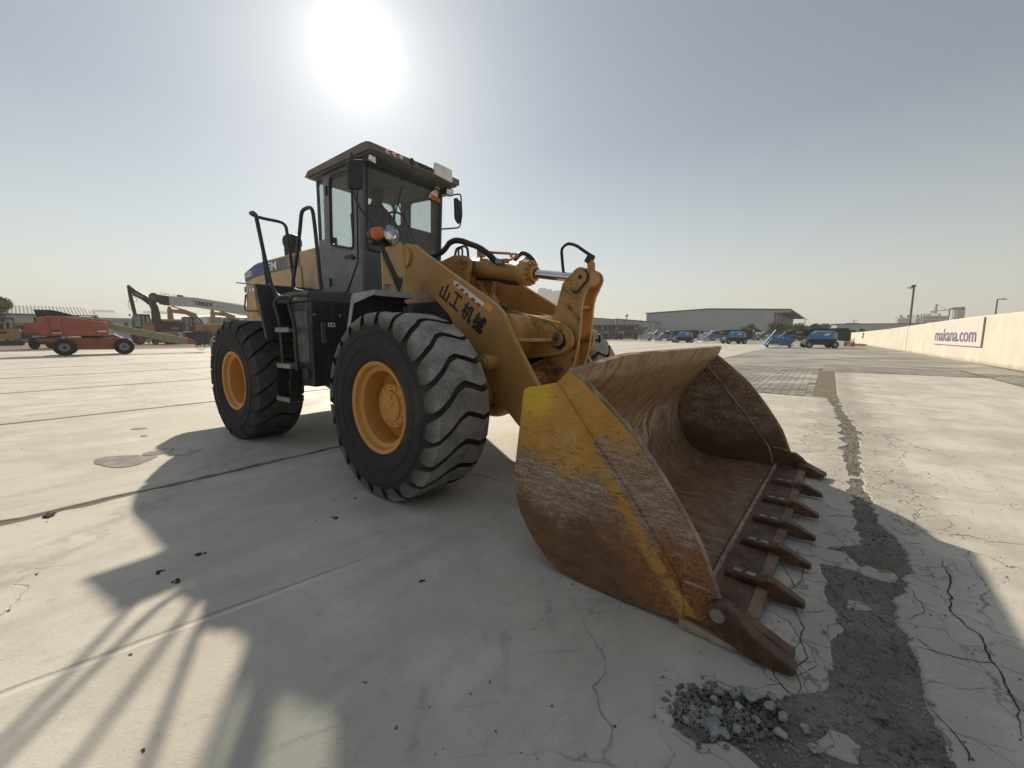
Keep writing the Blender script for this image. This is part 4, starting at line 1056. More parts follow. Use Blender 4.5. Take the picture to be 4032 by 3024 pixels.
# painted characters on the arm, built stroke by stroke
U_ = Vector((.823, 0, -.568)); V_ = Vector((.568, 0, .823))
CH = [
 [((.09, .02), (.09, .66)), ((.5, .05), (.5, 1.0)), ((.91, .02), (.91, .66)), ((.03, .075), (.97, .075))],
 [((.10, .92), (.90, .92)), ((.5, .9), (.5, .08)), ((.0, .06), (1.0, .06))],
 [((.0, .72), (.46, .72)), ((.23, -.02), (.23, 1.0)), ((.22, .64), (.0, .26)), ((.24, .58), (.43, .38)), ((.53, .90), (.86, .90)), ((.58, .94), (.57, .42)), ((.57, .44), (.44, .0)), ((.82, .92), (.82, .06)), ((.80, .05), (1.0, .05)), ((.98, .03), (.98, .24))],
 [((.0, .74), (.34, .74)), ((.17, -.02), (.17, 1.0)), ((.16, .66), (.0, .30)), ((.19, .60), (.32, .42)), ((.36, .76), (1.0, .76)), ((.70, 1.0), (.76, .40)), ((.75, .42), (.94, .02)), ((.93, .02), (1.02, .24)), ((.84, .98), (.95, .86)), ((.36, .44), (.68, .44)), ((.46, .64), (.44, .25)), ((.44, .27), (.35, .02)), ((.59, .64), (.59, .02)), ((.93, .58), (.62, .0))]]
ch_origin = [(-.272, 1.762), (-.122, 1.668), (.037, 1.553), (.185, 1.448)]
for strokes, (ox, oz) in zip(CH, ch_origin):
    mb = MB(); W, H = .142, .158; hw = .0112
    for (a, b) in strokes:
        A = Vector((a[0] * W, a[1] * H)); B = Vector((b[0] * W, b[1] * H)); d = (B - A).normalized(); n_ = Vector((-d.y, d.x)) * hw
        A = A - d * .004; B = B + d * .004
        q = [A + n_, A - n_, B - n_, B + n_]
        pts = [Vector((ox, 0, oz)) + U_ * p.x + V_ * p.y for p in q]
        w0 = -.5705 - .0002 * len(mb.v) / 8
        mb.add([(p.x, w0, p.z) for p in pts] + [(p.x, w0 - .0022, p.z) for p in pts], [(4, 5, 6, 7), (0, 1, 5, 4), (1, 2, 6, 5), (2, 3, 7, 6), (3, 0, 4, 7)])
    sub(BOOM, mb, 'character', 'ink', smooth=None)
# torn red and white warning tape and an orange reflector
tb = [(-.055, 1.893), (-.002, 1.876), (.36, 1.656), (.352, 1.626), (.318, 1.626), (.13, 1.737), (-.05, 1.846), (-.035, 1.868)]
sub(BOOM, MB().prism(tb, -.5705, -.5725, Yp), 'warning_tape', 'white', smooth=None)
def on_boom(x, z, a, b): 
    p = Vector((x, 0, z)) + U_ * a + V_ * b; return (p.x, p.z)
for k, (t, w_) in enumerate(((.02, .036), (.10, .048), (.185, .05), (.275, .05), (.36, .05))):
    p = [on_boom(-.05, 1.852, t, .004), on_boom(-.05, 1.852, t + w_, .004), on_boom(-.05, 1.852, t + w_ + .022, .034), on_boom(-.05, 1.852, t + .022, .034)]
    if k == 2: p = p[:2] + [on_boom(-.05, 1.852, t + w_, .022)] + p[3:]
    sub(BOOM, MB().prism(p, -.5726, -.5738, Yp), 'tape_stripe', 'red', smooth=None)
sub(BOOM, MB().prism([(.393, 1.663), (.472, 1.613), (.44, 1.565), (.36, 1.614)], -.5705, -.575, Yp), 'reflector', 'orange_tape', smooth=None)
# torque tube, ears and shelf that carry the bell crank
F(MB().cyl((.53, -.515, 1.375), (.53, .515, 1.375), .185, 40), 'torque_tube', 'yellow_greasy', smooth=40)
ear_p = [(.284, 1.560), (.33, 1.602), (.373, 1.606), (.952, 1.471), (1.017, 1.440), (1.06, 1.395), (1.083, 1.321), (1.07, 1.262), (1.03, 1.222), (.985, 1.200), (.919, 1.182), (.630, 1.144), (.54, 1.16), (.44, 1.2), (.33, 1.3)]
for y0, y1 in ((-.215, -.172), (.172, .215)):
    er = F(MB().prism(ear_p, y0, y1, Yp), 'crank_ear', 'yellow_greasy', smooth=None, bevel=.006)
    sub(er, MB().prism([(x + .001, z + .001) for x, z in ((.36, 1.606), (.96, 1.470), (.955, 1.466), (.362, 1.602))], y0 - .001, y1 + .001, Yp), 'edge_strip', 'yellow_edge', smooth=None)
def keeper(parent, c, bolt, y, r=.066):
    d = (Vector(bolt) - Vector(c)).normalized(); n_ = Vector((-d.y, d.x)); pts = []
    a = atan2(d.y, d.x)
    pts += [(c[0] + r * cos(a + pi / 2 + pi * k / 12), c[1] + r * sin(a + pi / 2 + pi * k / 12)) for k in range(13)]
    pts += [(bolt[0] + r * .78 * cos(a - pi / 2 + pi * k / 12), bolt[1] + r * .78 * sin(a - pi / 2 + pi * k / 12)) for k in range(13)]
    ce_ = Vector(((c[0] + bolt[0]) / 2, (c[1] + bolt[1]) / 2))
    gr_ = [tuple(ce_ + (Vector(q) - ce_) * (1.17 + .10 * mnoise.noise(Vector((q[0] * 40, q[1] * 40, y * 9)))) + Vector((.006, -.010))) for q in pts]
    sub(parent, MB().prism(gr_, y + .004, y - .002, Yp), 'grease_film', 'grease', smooth=None)
    sub(parent, MB().prism(pts, y, y - .020, Yp), 'pin_keeper', 'keeper', smooth=None, bevel=.005)
    sub(parent, MB().lathe([(.0, 0), (.034, 0), (.034, .008), (.021, .008), (.021, .022), (.008, .024), (0, .024)], (bolt[0], y - .019, bolt[1]), (0, -1, 0), 6 if False else 20), 'keeper_bolt', 'keeper', bevel=.002)
    sub(parent, MB().lathe([(.0, 0), (.020, 0), (.020, .0015), (0, .0015)], (c[0], y - .0202, c[1]), (0, -1, 0), 16), 'grease_hole', 'ink', smooth=None)
er0 = [o for o in WL.children if o.name.startswith('crank_ear')][0]
M['grease'] = plain('black_grease', (.014, .011, .009), .35, 0, .4, 20)
M['keeper'] = paint('keeper_yellow', (.40, .22, .07), .45, amount=.5, chips=.4, grease=.25)
keeper(er0, (.925, 1.328), (.833, 1.412), -.216, .068)
F(MB().bb((.60, -.512, 1.305), (.885, -.216, 1.335)), 'shelf_plate', 'yellow_edge', bevel=.004)
F(MB().cyl((.925, -.236, 1.328), (.925, .236, 1.328), .058, 24), 'crank_pin', 'yellow_greasy')
lev_p = [(1.03, 1.932), (1.055, 1.950), (1.085, 1.958), (1.12, 1.952), (1.154, 1.934), (1.18, 1.915), (1.197, 1.888), (1.203, 1.850), (1.192, 1.815), (1.171, 1.781), (1.132, 1.707), (1.115, 1.64), (1.108, 1.576), (1.106, 1.504), (1.098, 1.388), (1.08, 1.234), (1.04, 1.108), (1.012, 1.037), (.96, .92), (.92, .80), (.90, .70), (.86, .64), (.80, .63), (.75, .67), (.735, .75), (.75, .90), (.79, 1.12), (.80, 1.30), (.80, 1.45), (.812, 1.536), (.852, 1.636), (.913, 1.831)]
LV = None
for y0, y1 in ((-.122, -.088), (.088, .122)):
    l = F(MB().prism(lev_p, y0, y1, Yp), 'bell_crank', 'yellow_greasy', smooth=None, bevel=.006); LV = LV or l
    s_ = MB()
    for (x, z), (x2, z2) in zip(lev_p[9:18], lev_p[10:19]):
        s_.add([(x + .002, y0 + .003, z), (x2 + .002, y0 + .003, z2), (x2 + .002, y1 - .003, z2), (x + .002, y1 - .003, z), (x - .004, y0 + .003, z), (x2 - .004, y0 + .003, z2), (x2 - .004, y1 - .003, z2), (x - .004, y1 - .003, z)], [(0, 1, 2, 3), (0, 4, 5, 1), (3, 2, 6, 7)])
    sub(l, s_, 'edge_strip', 'yellow_edge', smooth=None)
keeper(LV, (1.108, 1.868), (1.055, 1.796), -.123, .058)
F(MB().cyl((1.10, -.14, 1.865), (1.10, .14, 1.865), .05, 24), 'rod_pin', 'yellow_greasy')
F(MB().bb((.98, -.087, 1.60), (1.09, .087, 1.63)).bb((.93, -.087, .98), (.99, .087, 1.3)), 'crank_brace', 'yellow_greasy', bevel=.004)
# link from bell crank to bucket
F(MB().bar((.82, 0, .70), (1.40, 0, .82), .09, .13).cyl((.82, -.1, .70), (.82, .1, .70), .09, 20), 'bucket_link', 'yellow_greasy', bevel=.006)
# tilt cylinder
ax0 = Vector((-.30, 0, 2.105)); ax1 = Vector((1.10, 0, 1.865)); axd = (ax1 - ax0).normalized()
def on_ax(x): return ax0 + axd * ((x - ax0.x) / axd.x)
TC = F(MB().lathe([(.0, 0), (.085, 0), (.1, .012), (.105, .03), (.105, .70), (.108, .705), (.108, .72), (0, .72)], on_ax(-.36), axd, 40), 'tilt_cylinder', 'yellow', smooth=35)
gl = MB().lathe([(.0, 0), (.118, 0), (.126, .01), (.126, .105), (.120, .112), (.078, .112), (.078, .165), (.070, .175), (.052, .175), (.050, .15), (.0, .15)], on_ax(.355), axd, 44)
u0 = axd.cross(Vector((0, 1, 0))).normalized(); v0 = axd.cross(u0)
for k in range(12):
    a = tau * k / 12; c = on_ax(.355) + axd * .108 + (u0 * cos(a) + v0 * sin(a)) * .101
    gl.cyl(c, c + axd * .026, .017, 10)
sub(TC, gl, 'cylinder_head', 'yellow', smooth=35, bevel=.003)
sub(TC, MB().cyl(on_ax(.44), on_ax(1.02), .0425, 28), 'piston_rod', 'chrome', smooth=40)
sub(TC, MB().cyl(on_ax(1.10) + Vector((0, -.082, 0)), on_ax(1.10) + Vector((0, .082, 0)), .088, 28).bar(on_ax(.98), on_ax(1.08), .10, .09), 'rod_eye', 'yellow_greasy', smooth=35, bevel=.004)
sub(TC, MB().cyl((-.32, -.1, 2.11), (-.32, .1, 2.11), .075, 24), 'base_eye', 'yellow_greasy')
sub(TC, MB().cyl((1.135, 0, 1.93), (1.135, 0, 2.00), .036, 12).bar((1.135, 0, 1.99), (1.115, 0, 2.035), .05, .05), 'hose_fitting', 'yellow', bevel=.004)
# steel pipes and ports on the barrel
pp = MB().tube(bend([(-.20, -.02, 2.18), (-.20, -.02, 2.262), (.24, -.04, 2.186), (.24, -.04, 2.15)], .03), .014, 8)
pp.tube(bend([(.24, -.02, 2.186), (.31, .0, 2.174), (.25, -.10, 2.10)], .03), .012, 8)
pp.box((-.20, -.02, 2.245), (.06, .07, .08)); pp.box((.20, -.09, 2.11), (.075, .05, .04))
sub(TC, pp, 'oil_pipe', 'yellow', bevel=.003)
# hoses
def ribbed(pts, r, n=12):
    sp = spline(pts, 16); rr = [r * (1.0 + .09 * (1 if i % 3 == 0 else -1)) for i in range(len(sp))]; return MB().tube(sp, rr, n)
F(ribbed([(-1.25, -.20, 2.18), (-1.046, -.16, 2.300), (-.90, -.13, 2.287), (-.77, -.12, 2.297), (-.674, -.12, 2.334), (-.60, -.12, 2.388), (-.50, -.12, 2.405), (-.40, -.12, 2.385), (-.311, -.12, 2.352), (-.13, -.12, 2.280), (.017, -.12, 2.185), (.077, -.115, 2.130), (.13, -.11, 2.105)], .030), 'hydraulic_hose', 'hose', smooth=60)
F(MB().box((.16, -.12, 2.105), (.09, .055, .05), (0, RAD(10), 0)).cyl((.12, -.12, 2.11), (.20, -.12, 2.095), .022, 10), 'hose_coupling', 'steel', bevel=.004)
F(MB().tube(spline([(.846, 0, 1.935), (.832, 0, 2.04), (.822, 0, 2.145), (.842, 0, 2.182), (.872, 0, 2.197), (.908, 0, 2.198), (.982, 0, 2.170), (1.06, 0, 2.115), (1.15, 0, 2.055)], 6), .0145, 10), 'rod_hose', 'hose', smooth=60)
F(MB().box((1.118, 0, 2.035), (.06, .055, .075), (0, RAD(32), 0)).cyl((1.135, 0, 2.06), (1.162, 0, 2.045), .02, 8), 'hose_elbow', 'plastic', bevel=.006)
F(MB().tube(spline([(.20, .06, 2.14), (.28, .08, 2.20), (.36, .10, 2.17), (.42, .12, 2.09), (.42, .13, 2.0)], 8), .022, 10), 'hydraulic_hose', 'hose', smooth=60)
F(MB().tube(spline([(-.30, .02, 1.99), (.0, -.03, 1.955), (.2, -.03, 1.90), (.36, 0, 1.885)], 8), .022, 10), 'hydraulic_hose', 'hose', smooth=60)
F(MB().tube(bend([(-.467, -.1, 2.18), (-.472, -.1, 2.322), (-.408, -.1, 2.318), (-.412, -.1, 2.18)], .034), .011, 8), 'lifting_eye', 'black')
# front frame tower
tow_p = [(-1.02, 1.0), (-1.02, 2.05), (-.86, 2.19), (-.73, 2.17), (-.587, 2.189), (-.42, 2.222), (-.31, 2.210), (-.235, 2.195), (-.19, 2.165), (-.165, 2.115), (-.17, 2.06), (-.224, 1.907), (-.28, 1.75), (-.24, 1.30), (.18, .92), (.18, .62), (-.7, .55)]
for y0, y1 in ((-.225, -.185), (.185, .225)):
    F(MB().prism(tow_p, y0, y1, Yp), 'frame_tower', 'yellow_greasy', smooth=None, bevel=.006)
F(MB().cyl((-.272, -.246, 2.118), (-.272, .246, 2.118), .05, 24).lathe([(0, 0), (.058, 0), (.058, .012), (0, .012)], (-.272, -.226, 2.118), (0, -1, 0), 24), 'cylinder_pivot', 'yellow_greasy', bevel=.003)
# slanted outer tower plates beside the arms
for y in (-.30, .30):
    F(MB().prism([(-.95, 1.3), (-.80, 2.02), (-.536, 2.02), (-.42, 2.045), (-.185, 1.640), (.02, 1.26), (.02, 1.0), (-.6, .9)], y - .02, y + .02, Yp), 'tower_rib', 'yellow', smooth=None, bevel=.004)
F(MB().prism([(-.47, 2.03), (-.41, 2.045), (-.18, 1.645), (.02, 1.262), (-.04, 1.25), (-.24, 1.62)], .10, .30, Yp), 'tower_web', 'yellow', smooth=None, bevel=.004)
for sgn in (-1, 1):
    F(MB().prism([(-1.0, 1.75), (-.98, 2.24), (-.88, 2.33), (-.74, 2.335), (-.64, 2.27), (-.42, 1.95), (-.50, 1.5)], sgn * .455, sgn * .485, Yp), 'boom_bracket', 'yellow', smooth=None, bevel=.004)
F(MB().bb((-1.15, -.36, .52), (.10, .36, 1.22)).bb((-1.5, -.22, .50), (-1.1, .22, .62)).bb((-1.5, -.22, 1.15), (-1.1, .22, 1.27)), 'front_frame', 'yellow_greasy', bevel=.012)
F(MB().bb((-.9, -.50, 1.45), (-.3, .50, 1.72)), 'valve_block', 'black', bevel=.02)
F(MB().cyl((0, -1.0, AX_Z), (0, 1.0, AX_Z), .16, 28).ball((0, 0, AX_Z), .30, 20, 12).cyl((0, -1.15, AX_Z), (0, -.80, AX_Z), .235, 28).cyl((0, .80, AX_Z), (0, 1.15, AX_Z), .235, 28), 'front_axle', 'yellow_greasy', smooth=35)
R(MB().cyl((-3.3, -1.0, AX_Z), (-3.3, 1.0, AX_Z), .16, 28).ball((-3.3, 0, AX_Z), .30, 20, 12).cyl((-3.3, -1.15, AX_Z), (-3.3, -.80, AX_Z), .235, 28).cyl((-3.3, .80, AX_Z), (-3.3, 1.15, AX_Z), .235, 28), 'rear_axle', 'yellow_greasy', smooth=35)
R(MB().bb((-5.0, -.40, .62), (-1.65, .40, 1.25)).cyl((-1.65, 0, .5), (-1.65, 0, 1.28), .12, 20), 'rear_frame', 'navy', bevel=.02)
# front mudguards
for sgn in (-1, 1):
    a, b = sgn * .60, sgn * 1.20
    FD = F(MB().prism([(-.80, 1.742), (-.42, 1.758), (-.42, 1.772), (-.805, 1.757)], a, b, Yp).prism([(-.80, 1.740), (-.805, 1.757), (-1.03, 1.12), (-1.016, 1.118)], a, b, Yp), 'front_mudguard', 'black', smooth=None)
    fl = MB()
    fl.prism([(-.815, 1.762), (-.415, 1.776), (-.415, 1.735), (-.79, 1.668)], b, b + sgn * .006, Yp)
    fl.prism([(-.815, 1.762), (-.79, 1.668), (-.775, 1.70), (-1.0, 1.118), (-1.04, 1.12)], b, b + sgn * .007, Yp)
    fl.bb((-.415, min(a, b), 1.722), (-.408, max(a, b), 1.774))
    sub(FD, fl, 'mudguard_flange', 'fender', smooth=None, bevel=.002)
# headlamp brackets standing on the mudguards, with lamp and turn signal
def lamp_set(sgn):
    Y = lambda y: sgn * y
    hb = F(MB().prism([(Y(1.11), 1.772), (Y(1.112), 2.16), (Y(1.0), 2.20), (Y(.92), 2.252), (Y(.885), 2.25), (Y(.835), 1.772)], -.44, -.425, Xp), 'lamp_bracket', 'hood', smooth=None, bevel=.004)
    sub(hb, MB().prism([(-.43, 1.774), (-.80, 1.774), (-.72, 1.95), (-.43, 2.245)], Y(.836), Y(.850), Yp), 'bracket_side', 'yellow', smooth=None, bevel=.003)
    if sgn < 0:
        sub(hb, MB().prism([(-1.105, 1.765 + .012), (-1.032, 1.775 + .01), (-1.03, 1.842), (-1.103, 1.832)], -.4245, -.421, Xp), 'rating_plate', 'steel', smooth=None)
        sub(hb, MB().prism([(-1.098, 1.825), (-1.040, 1.830), (-1.040, 1.836), (-1.098, 1.831)], -.4208, -.420, Xp), 'plate_band', 'ink', smooth=None)
        sub(hb, MB().cyl((-.425, -1.09, 2.11), (-.418, -1.09, 2.11), .012, 10), 'bracket_hole', 'ink')
    # housing: two joined round cups
    hs = F(MB().lathe([(.0, -.12), (.045, -.115), (.075, -.06), (.088, 0), (.092, .03), (.086, .034), (.080, .01)], (-.40, Y(1.03), 2.288), (1, 0, 0), 32).lathe([(.0, -.10), (.04, -.09), (.062, -.03), (.064, 0)], (-.40, Y(1.178), 2.268), (1, 0, 0), 24).bb((-.50, min(Y(1.0), Y(1.2)), 2.19), (-.42, max(Y(1.0), Y(1.2)), 2.30)), 'headlamp', 'plastic', smooth=40, bevel=.006)
    lb = MB()
    for k in range(10): pass
    sub(hs, MB().lathe([(.0, .026), (.03, .024), (.06, .016), (.077, .004), (.079, .012), (.083, .018), (.083, 0), (0, -.01)], (-.395, Y(1.03), 2.288), (1, 0, 0), 32), 'lamp_lens', 'lens', smooth=40)
    sub(hs, MB().lathe([(.0, .055), (.03, .052), (.05, .04), (.058, .02), (.060, 0), (.060, -.03), (0, -.03)], (-.38, Y(1.178), 2.268), (1, 0, 0), 28), 'turn_signal', 'amber', smooth=40)
    arm = F(MB().bar((-.405, Y(1.135), 2.19), (-.405, Y(.965), 1.88), .045, .016, (1, 0, 0)).prism([(Y(1.005), 1.90), (Y(.968), 1.925), (Y(.925), 1.895), (Y(.905), 1.918), (Y(.905), 1.88), (Y(.935), 1.775), (Y(.955), 1.79)], -.42, -.398, Xp), 'lamp_arm', 'plastic', smooth=None, bevel=.005)
    sub(arm, MB().cyl((-.398, Y(.935), 1.795), (-.388, Y(.935), 1.795), .010, 8).cyl((-.398, Y(.915), 1.90), (-.388, Y(.915), 1.90), .010, 8), 'arm_bolt', 'steel')
lamp_set(-1); lamp_set(1)
# rear-view mirrors
mr = F(MB().tube(bend([(-.40, -1.19, 2.335), (-.40, -1.275, 2.41), (-.40, -1.345, 2.475), (-.40, -1.378, 2.56), (-.40, -1.381, 2.89)], .04), .010, 8), 'mirror_arm', 'plastic')
mbx = sub(mr, MB().prism([(y, z) for y, z in rquad([(-1.432, 2.815), (-1.285, 2.862), (-1.295, 2.612), (-1.436, 2.588)], .03)], -.415, -.375, Xp), 'mirror_housing', 'plastic', smooth=30, bevel=.008)
# ---------------------------------------------------------------- cab (rear frame)
def cabx(z): return -1.60 + (z - 1.87) * .060          # the front of the cab leans forward a little
CY = .62
# near and far side walls with door opening; the door is its own part
for sgn in (-1, 1):
    side = [(-2.58, 1.875), (-1.605, 1.875), (cabx(3.37), 3.37), (-2.56, 3.37)]
    q_hole = rquad([(-2.553, 3.36), (-2.385, 3.345), (-2.42, 2.592), (-2.570, 2.597)], .04)
    d_hole = [(-2.325, 1.89), (-1.945, 1.89), (-1.690, 2.24), (-1.645, 3.05), (-1.640, 3.33), (-2.300, 3.33)]
    SW = R(MB().prism(side, sgn * (CY - .035), sgn * CY, Yp, [q_hole, d_hole]), 'cab_side', 'greycab', smooth=None, bevel=.004)
    sub(SW, MB().sheet(q_hole, sgn * (CY - .020), Yp), 'quarter_window', 'glass', smooth=None)
    door = [(-2.322, 1.893), (-1.948, 1.893), (-1.693, 2.242), (-1.648, 3.05), (-1.643, 3.327), (-2.297, 3.327)]
    w_hole = rquad([(-2.218, 3.318), (-1.735, 3.29), (-1.768, 2.393), (-2.262, 2.503)], .07, 6)
    DR = R(MB().prism(door, sgn * (CY - .022), sgn * (CY + .006), Yp, [w_hole]), 'cab_door', 'greycab', smooth=None, bevel=.004)
    sub(DR, MB().sheet(w_hole, sgn * (CY - .008), Yp), 'door_window', 'glass', smooth=None)
    sub(DR, MB().tube([(x, sgn * (CY + .006), z) for x, z in w_hole], .018, 6, closed=True), 'window_gasket', 'plastic')
    sub(DR, MB().tube([(x, sgn * (CY + .007), z) for x, z in ((-2.31, 1.9), (-1.948, 1.896), (-1.692, 2.242), (-1.648, 3.05))], .008, 6), 'door_seal', 'plastic')
    sub(DR, MB().bb((-1.97, sgn * (CY + .006), 2.295), (-1.80, sgn * (CY + .016), 2.335)).cyl((-1.80, sgn * (CY + .004), 2.298), (-1.80, sgn * (CY + .03), 2.298), .028, 16).bar((-1.80, sgn * (CY + .022), 2.298), (-1.74, sgn * (CY + .022), 2.285), .022, .03), 'door_handle', 'plastic', bevel=.004)
    for z in (3.17, 2.04):
        sub(DR, MB().bb((-2.325 + (z - 2) * .012, sgn * (CY + .006), z - .055), (-2.300 + (z - 2) * .012, sgn * (CY + .026), z + .055)), 'hinge', 'plastic', bevel=.004)
    # front corner post
    R(MB().prism([(-1.64, 1.88), (-1.602, 1.88), (cabx(3.37) + .004, 3.37), (-1.625, 3.37)], sgn * (CY - .06), sgn * (CY + .004), Yp), 'corner_post', 'greydark', smooth=None, bevel=.012)
# front wall with the windshield
def FW(u, v, w): return (cabx(v) + w, u, v)
fh = rquad([(-.575, 3.33), (.575, 3.33), (.575, 2.40), (.30, 2.37), (-.575, 2.37)], .05)
W1 = R(MB().prism([(-.615, 1.88), (.615, 1.88), (.615, 3.37), (-.615, 3.37)], -.03, .004, FW, [fh]), 'cab_front', 'greydark', smooth=None, bevel=.004)
sub(W1, MB().sheet(fh, -.012, FW), 'windshield', 'glass', smooth=None)
sub(W1, MB().tube([FW(y, z, .006) for y, z in fh], .014, 6, closed=True), 'window_gasket', 'plastic')
sub(W1, MB().tube([FW(.05, 2.40, .03), FW(.10, 2.60, .035), FW(-.16, 2.98, .035)], .008, 6).tube([FW(-.22, 2.78, .03), FW(-.09, 3.2, .03)], .009, 5), 'wiper', 'plastic')
# stickers at the upper corner of the windshield
sub(W1, MB().prism([(.36, 3.20), (.50, 3.18), (.56, 3.36), (.50, 3.40), (.46, 3.31), (.40, 3.27)], .008, .012, FW), 'windshield_sticker', 'white', smooth=None)
sub(W1, MB().prism([(.395, 3.185), (.565, 3.165), (.565, 3.225), (.395, 3.245)], .0125, .016, FW), 'windshield_sticker', plain('orange_red_sticker', (.55, .10, .04), .5), smooth=None)
st = MB(); lettering(st, '2', FW(.505, 3.26, .0125), FW(.535, 3.262, .0125), FW(.505, 3.31, .0125), .002); sub(W1, st, 'sticker_number', 'ink', smooth=None)
# rear wall with its window
rh = [(-.58, 3.33), (.58, 3.33), (.58, 2.55), (-.58, 2.55)]; rh = rquad(rh, .06)
W2 = R(MB().prism([(-.605, 1.88), (.605, 1.88), (.605, 3.37), (-.605, 3.37)], -2.575, -2.555, Xp, [rh]), 'cab_rear', 'greycab', smooth=None)
sub(W2, MB().sheet(rh, -2.56, Xp), 'rear_window', 'glass', smooth=None)
# roof with front fascia
rf = R(MB().prism([(-2.68, 3.385), (-2.68, 3.40), (-2.60, 3.455), (-1.42, 3.482), (-1.30, 3.474), (-1.268, 3.462), (-1.268, 3.392), (-1.30, 3.385)], -.705, .705, Yp), 'cab_roof', 'roof', smooth=None, bevel=.010)
sub(rf, MB().bb((-2.64, -.68, 3.365), (-1.30, .68, 3.384)), 'roof_underside', 'greydark', bevel=.004)
sub(rf, MB().bb((-2.55, -.585, 3.330), (-1.60, .585, 3.364)), 'roof_liner', 'liner')
def RF(y, z, w=0): return (-1.266 + w, y, z)
def RFp(u, v, w): return (-1.266 + w, u, v)
sub(rf, MB().prism([(-.485, 3.412), (-.485, 3.458), (-.25, 3.458), (-.25, 3.412)], 0, .002, RFp), 'warning_tape', 'white', smooth=None)
for y in (-.465, -.365):
    sub(rf, MB().prism([(y, 3.435), (y + .045, 3.457), (y + .095, 3.457), (y + .05, 3.435), (y + .095, 3.413), (y + .045, 3.413)], .0022, .0034, RFp), 'tape_chevron', 'red', smooth=None)
tx = MB(); lettering(tx, 'SEM', RF(-.015, 3.413), RF(.205, 3.413), RF(-.015, 3.460), .003, .03); sub(rf, tx, 'roof_lettering', 'ink', smooth=None)
lg = MB().prism(circle(-.113, 3.436, .040, 24), 0, .003, RFp, [circle(-.113, 3.436, .028, 20)]); lg.bb((-1.266, -.122, 3.404), (-1.263, -.104, 3.468))
sub(rf, lg, 'roof_emblem', 'ink', smooth=None)
rv = R(MB().prism(rquad([(.225, 3.395), (.232, 3.535), (.535, 3.530), (.540, 3.372)], .02), -1.262, -1.235, Xp), 'number_plate', 'white', smooth=None, bevel=.004)
# work lamps under the roof edge
for y, z in ((-.61, 3.335), (.60, 3.300)):
    wl = R(MB().box((-1.40, y, z), (.10, .13, .085), (0, RAD(10), RAD(8 if y < 0 else -8))).cyl((-1.42, y, z + .04), (-1.42, y, 3.39), .012, 8), 'work_lamp', 'plastic', bevel=.01)
    sub(wl, MB().box((-1.348, y, z - .008), (.008, .105, .065), (0, RAD(10), RAD(8 if y < 0 else -8))), 'lamp_lens', 'lens', bevel=.004)
# far mirror on its loop
m2 = R(MB().tube(bend([(-1.54, .61, 3.275), (-1.50, .97, 3.395), (-1.50, .985, 3.10), (-1.50, .935, 2.915), (-1.56, .615, 2.84)], .05), .011, 8), 'mirror_arm', 'plastic')
sub(m2, MB().prism(rquad([(.850, 3.325), (.975, 3.275), (.965, 3.0), (.925, 2.965), (.858, 3.02)], .04), -1.53, -1.49, Xp), 'mirror_housing', 'plastic', smooth=30, bevel=.01)
# inside: seat, dashboard, steering wheel
se = R(MB().bb((-2.36, -.24, 2.36), (-1.90, .24, 2.48)).prism([(-2.42, 2.44), (-2.30, 2.44), (-2.36, 3.02), (-2.46, 3.02)], -.23, .23, Yp).bb((-2.30, -.18, 1.9), (-1.95, .18, 2.36)), 'driver_seat', 'seat', smooth=None, bevel=.03)
sub(se, MB().prism([(-2.465, 3.03), (-2.385, 3.03), (-2.40, 3.20), (-2.465, 3.20)], -.13, .13, Yp), 'headrest', 'seat', smooth=None, bevel=.02)
ds = R(MB().prism([(-1.63, 1.9), (-1.95, 1.9), (-1.90, 2.45), (-1.86, 2.66), (-1.76, 2.78), (-1.67, 2.80), (-1.62, 2.74)], -.02, .58, Yp), 'dashboard', 'dash', smooth=None, bevel=.03)
stw = R(MB().tube([Vector((-1.82, -.02, 2.80)) + Vector((-.75, 0, .66)).cross(Vector((0, 1, 0))).normalized() * .19 * cos(t) + Vector((0, 1, 0)) * .19 * sin(t) for t in [tau * k / 28 for k in range(28)]], .013, 8, closed=True), 'steering_wheel', 'plastic')
sub(stw, MB().cyl((-1.66, -.02, 2.5), (-1.81, -.02, 2.78), .03, 10).bar((-1.82, -.20, 2.80), (-1.82, .16, 2.80), .03, .012), 'steering_column', 'plastic')
R(MB().bb((-2.55, -.585, 1.88), (-1.64, .585, 1.93)), 'cab_floor', 'black')
R(MB().bb((-2.54, .30, 1.93), (-1.95, .56, 2.42)).bb((-2.50, -.56, 1.93), (-2.25, -.30, 2.40)), 'side_console', 'dash', bevel=.03)

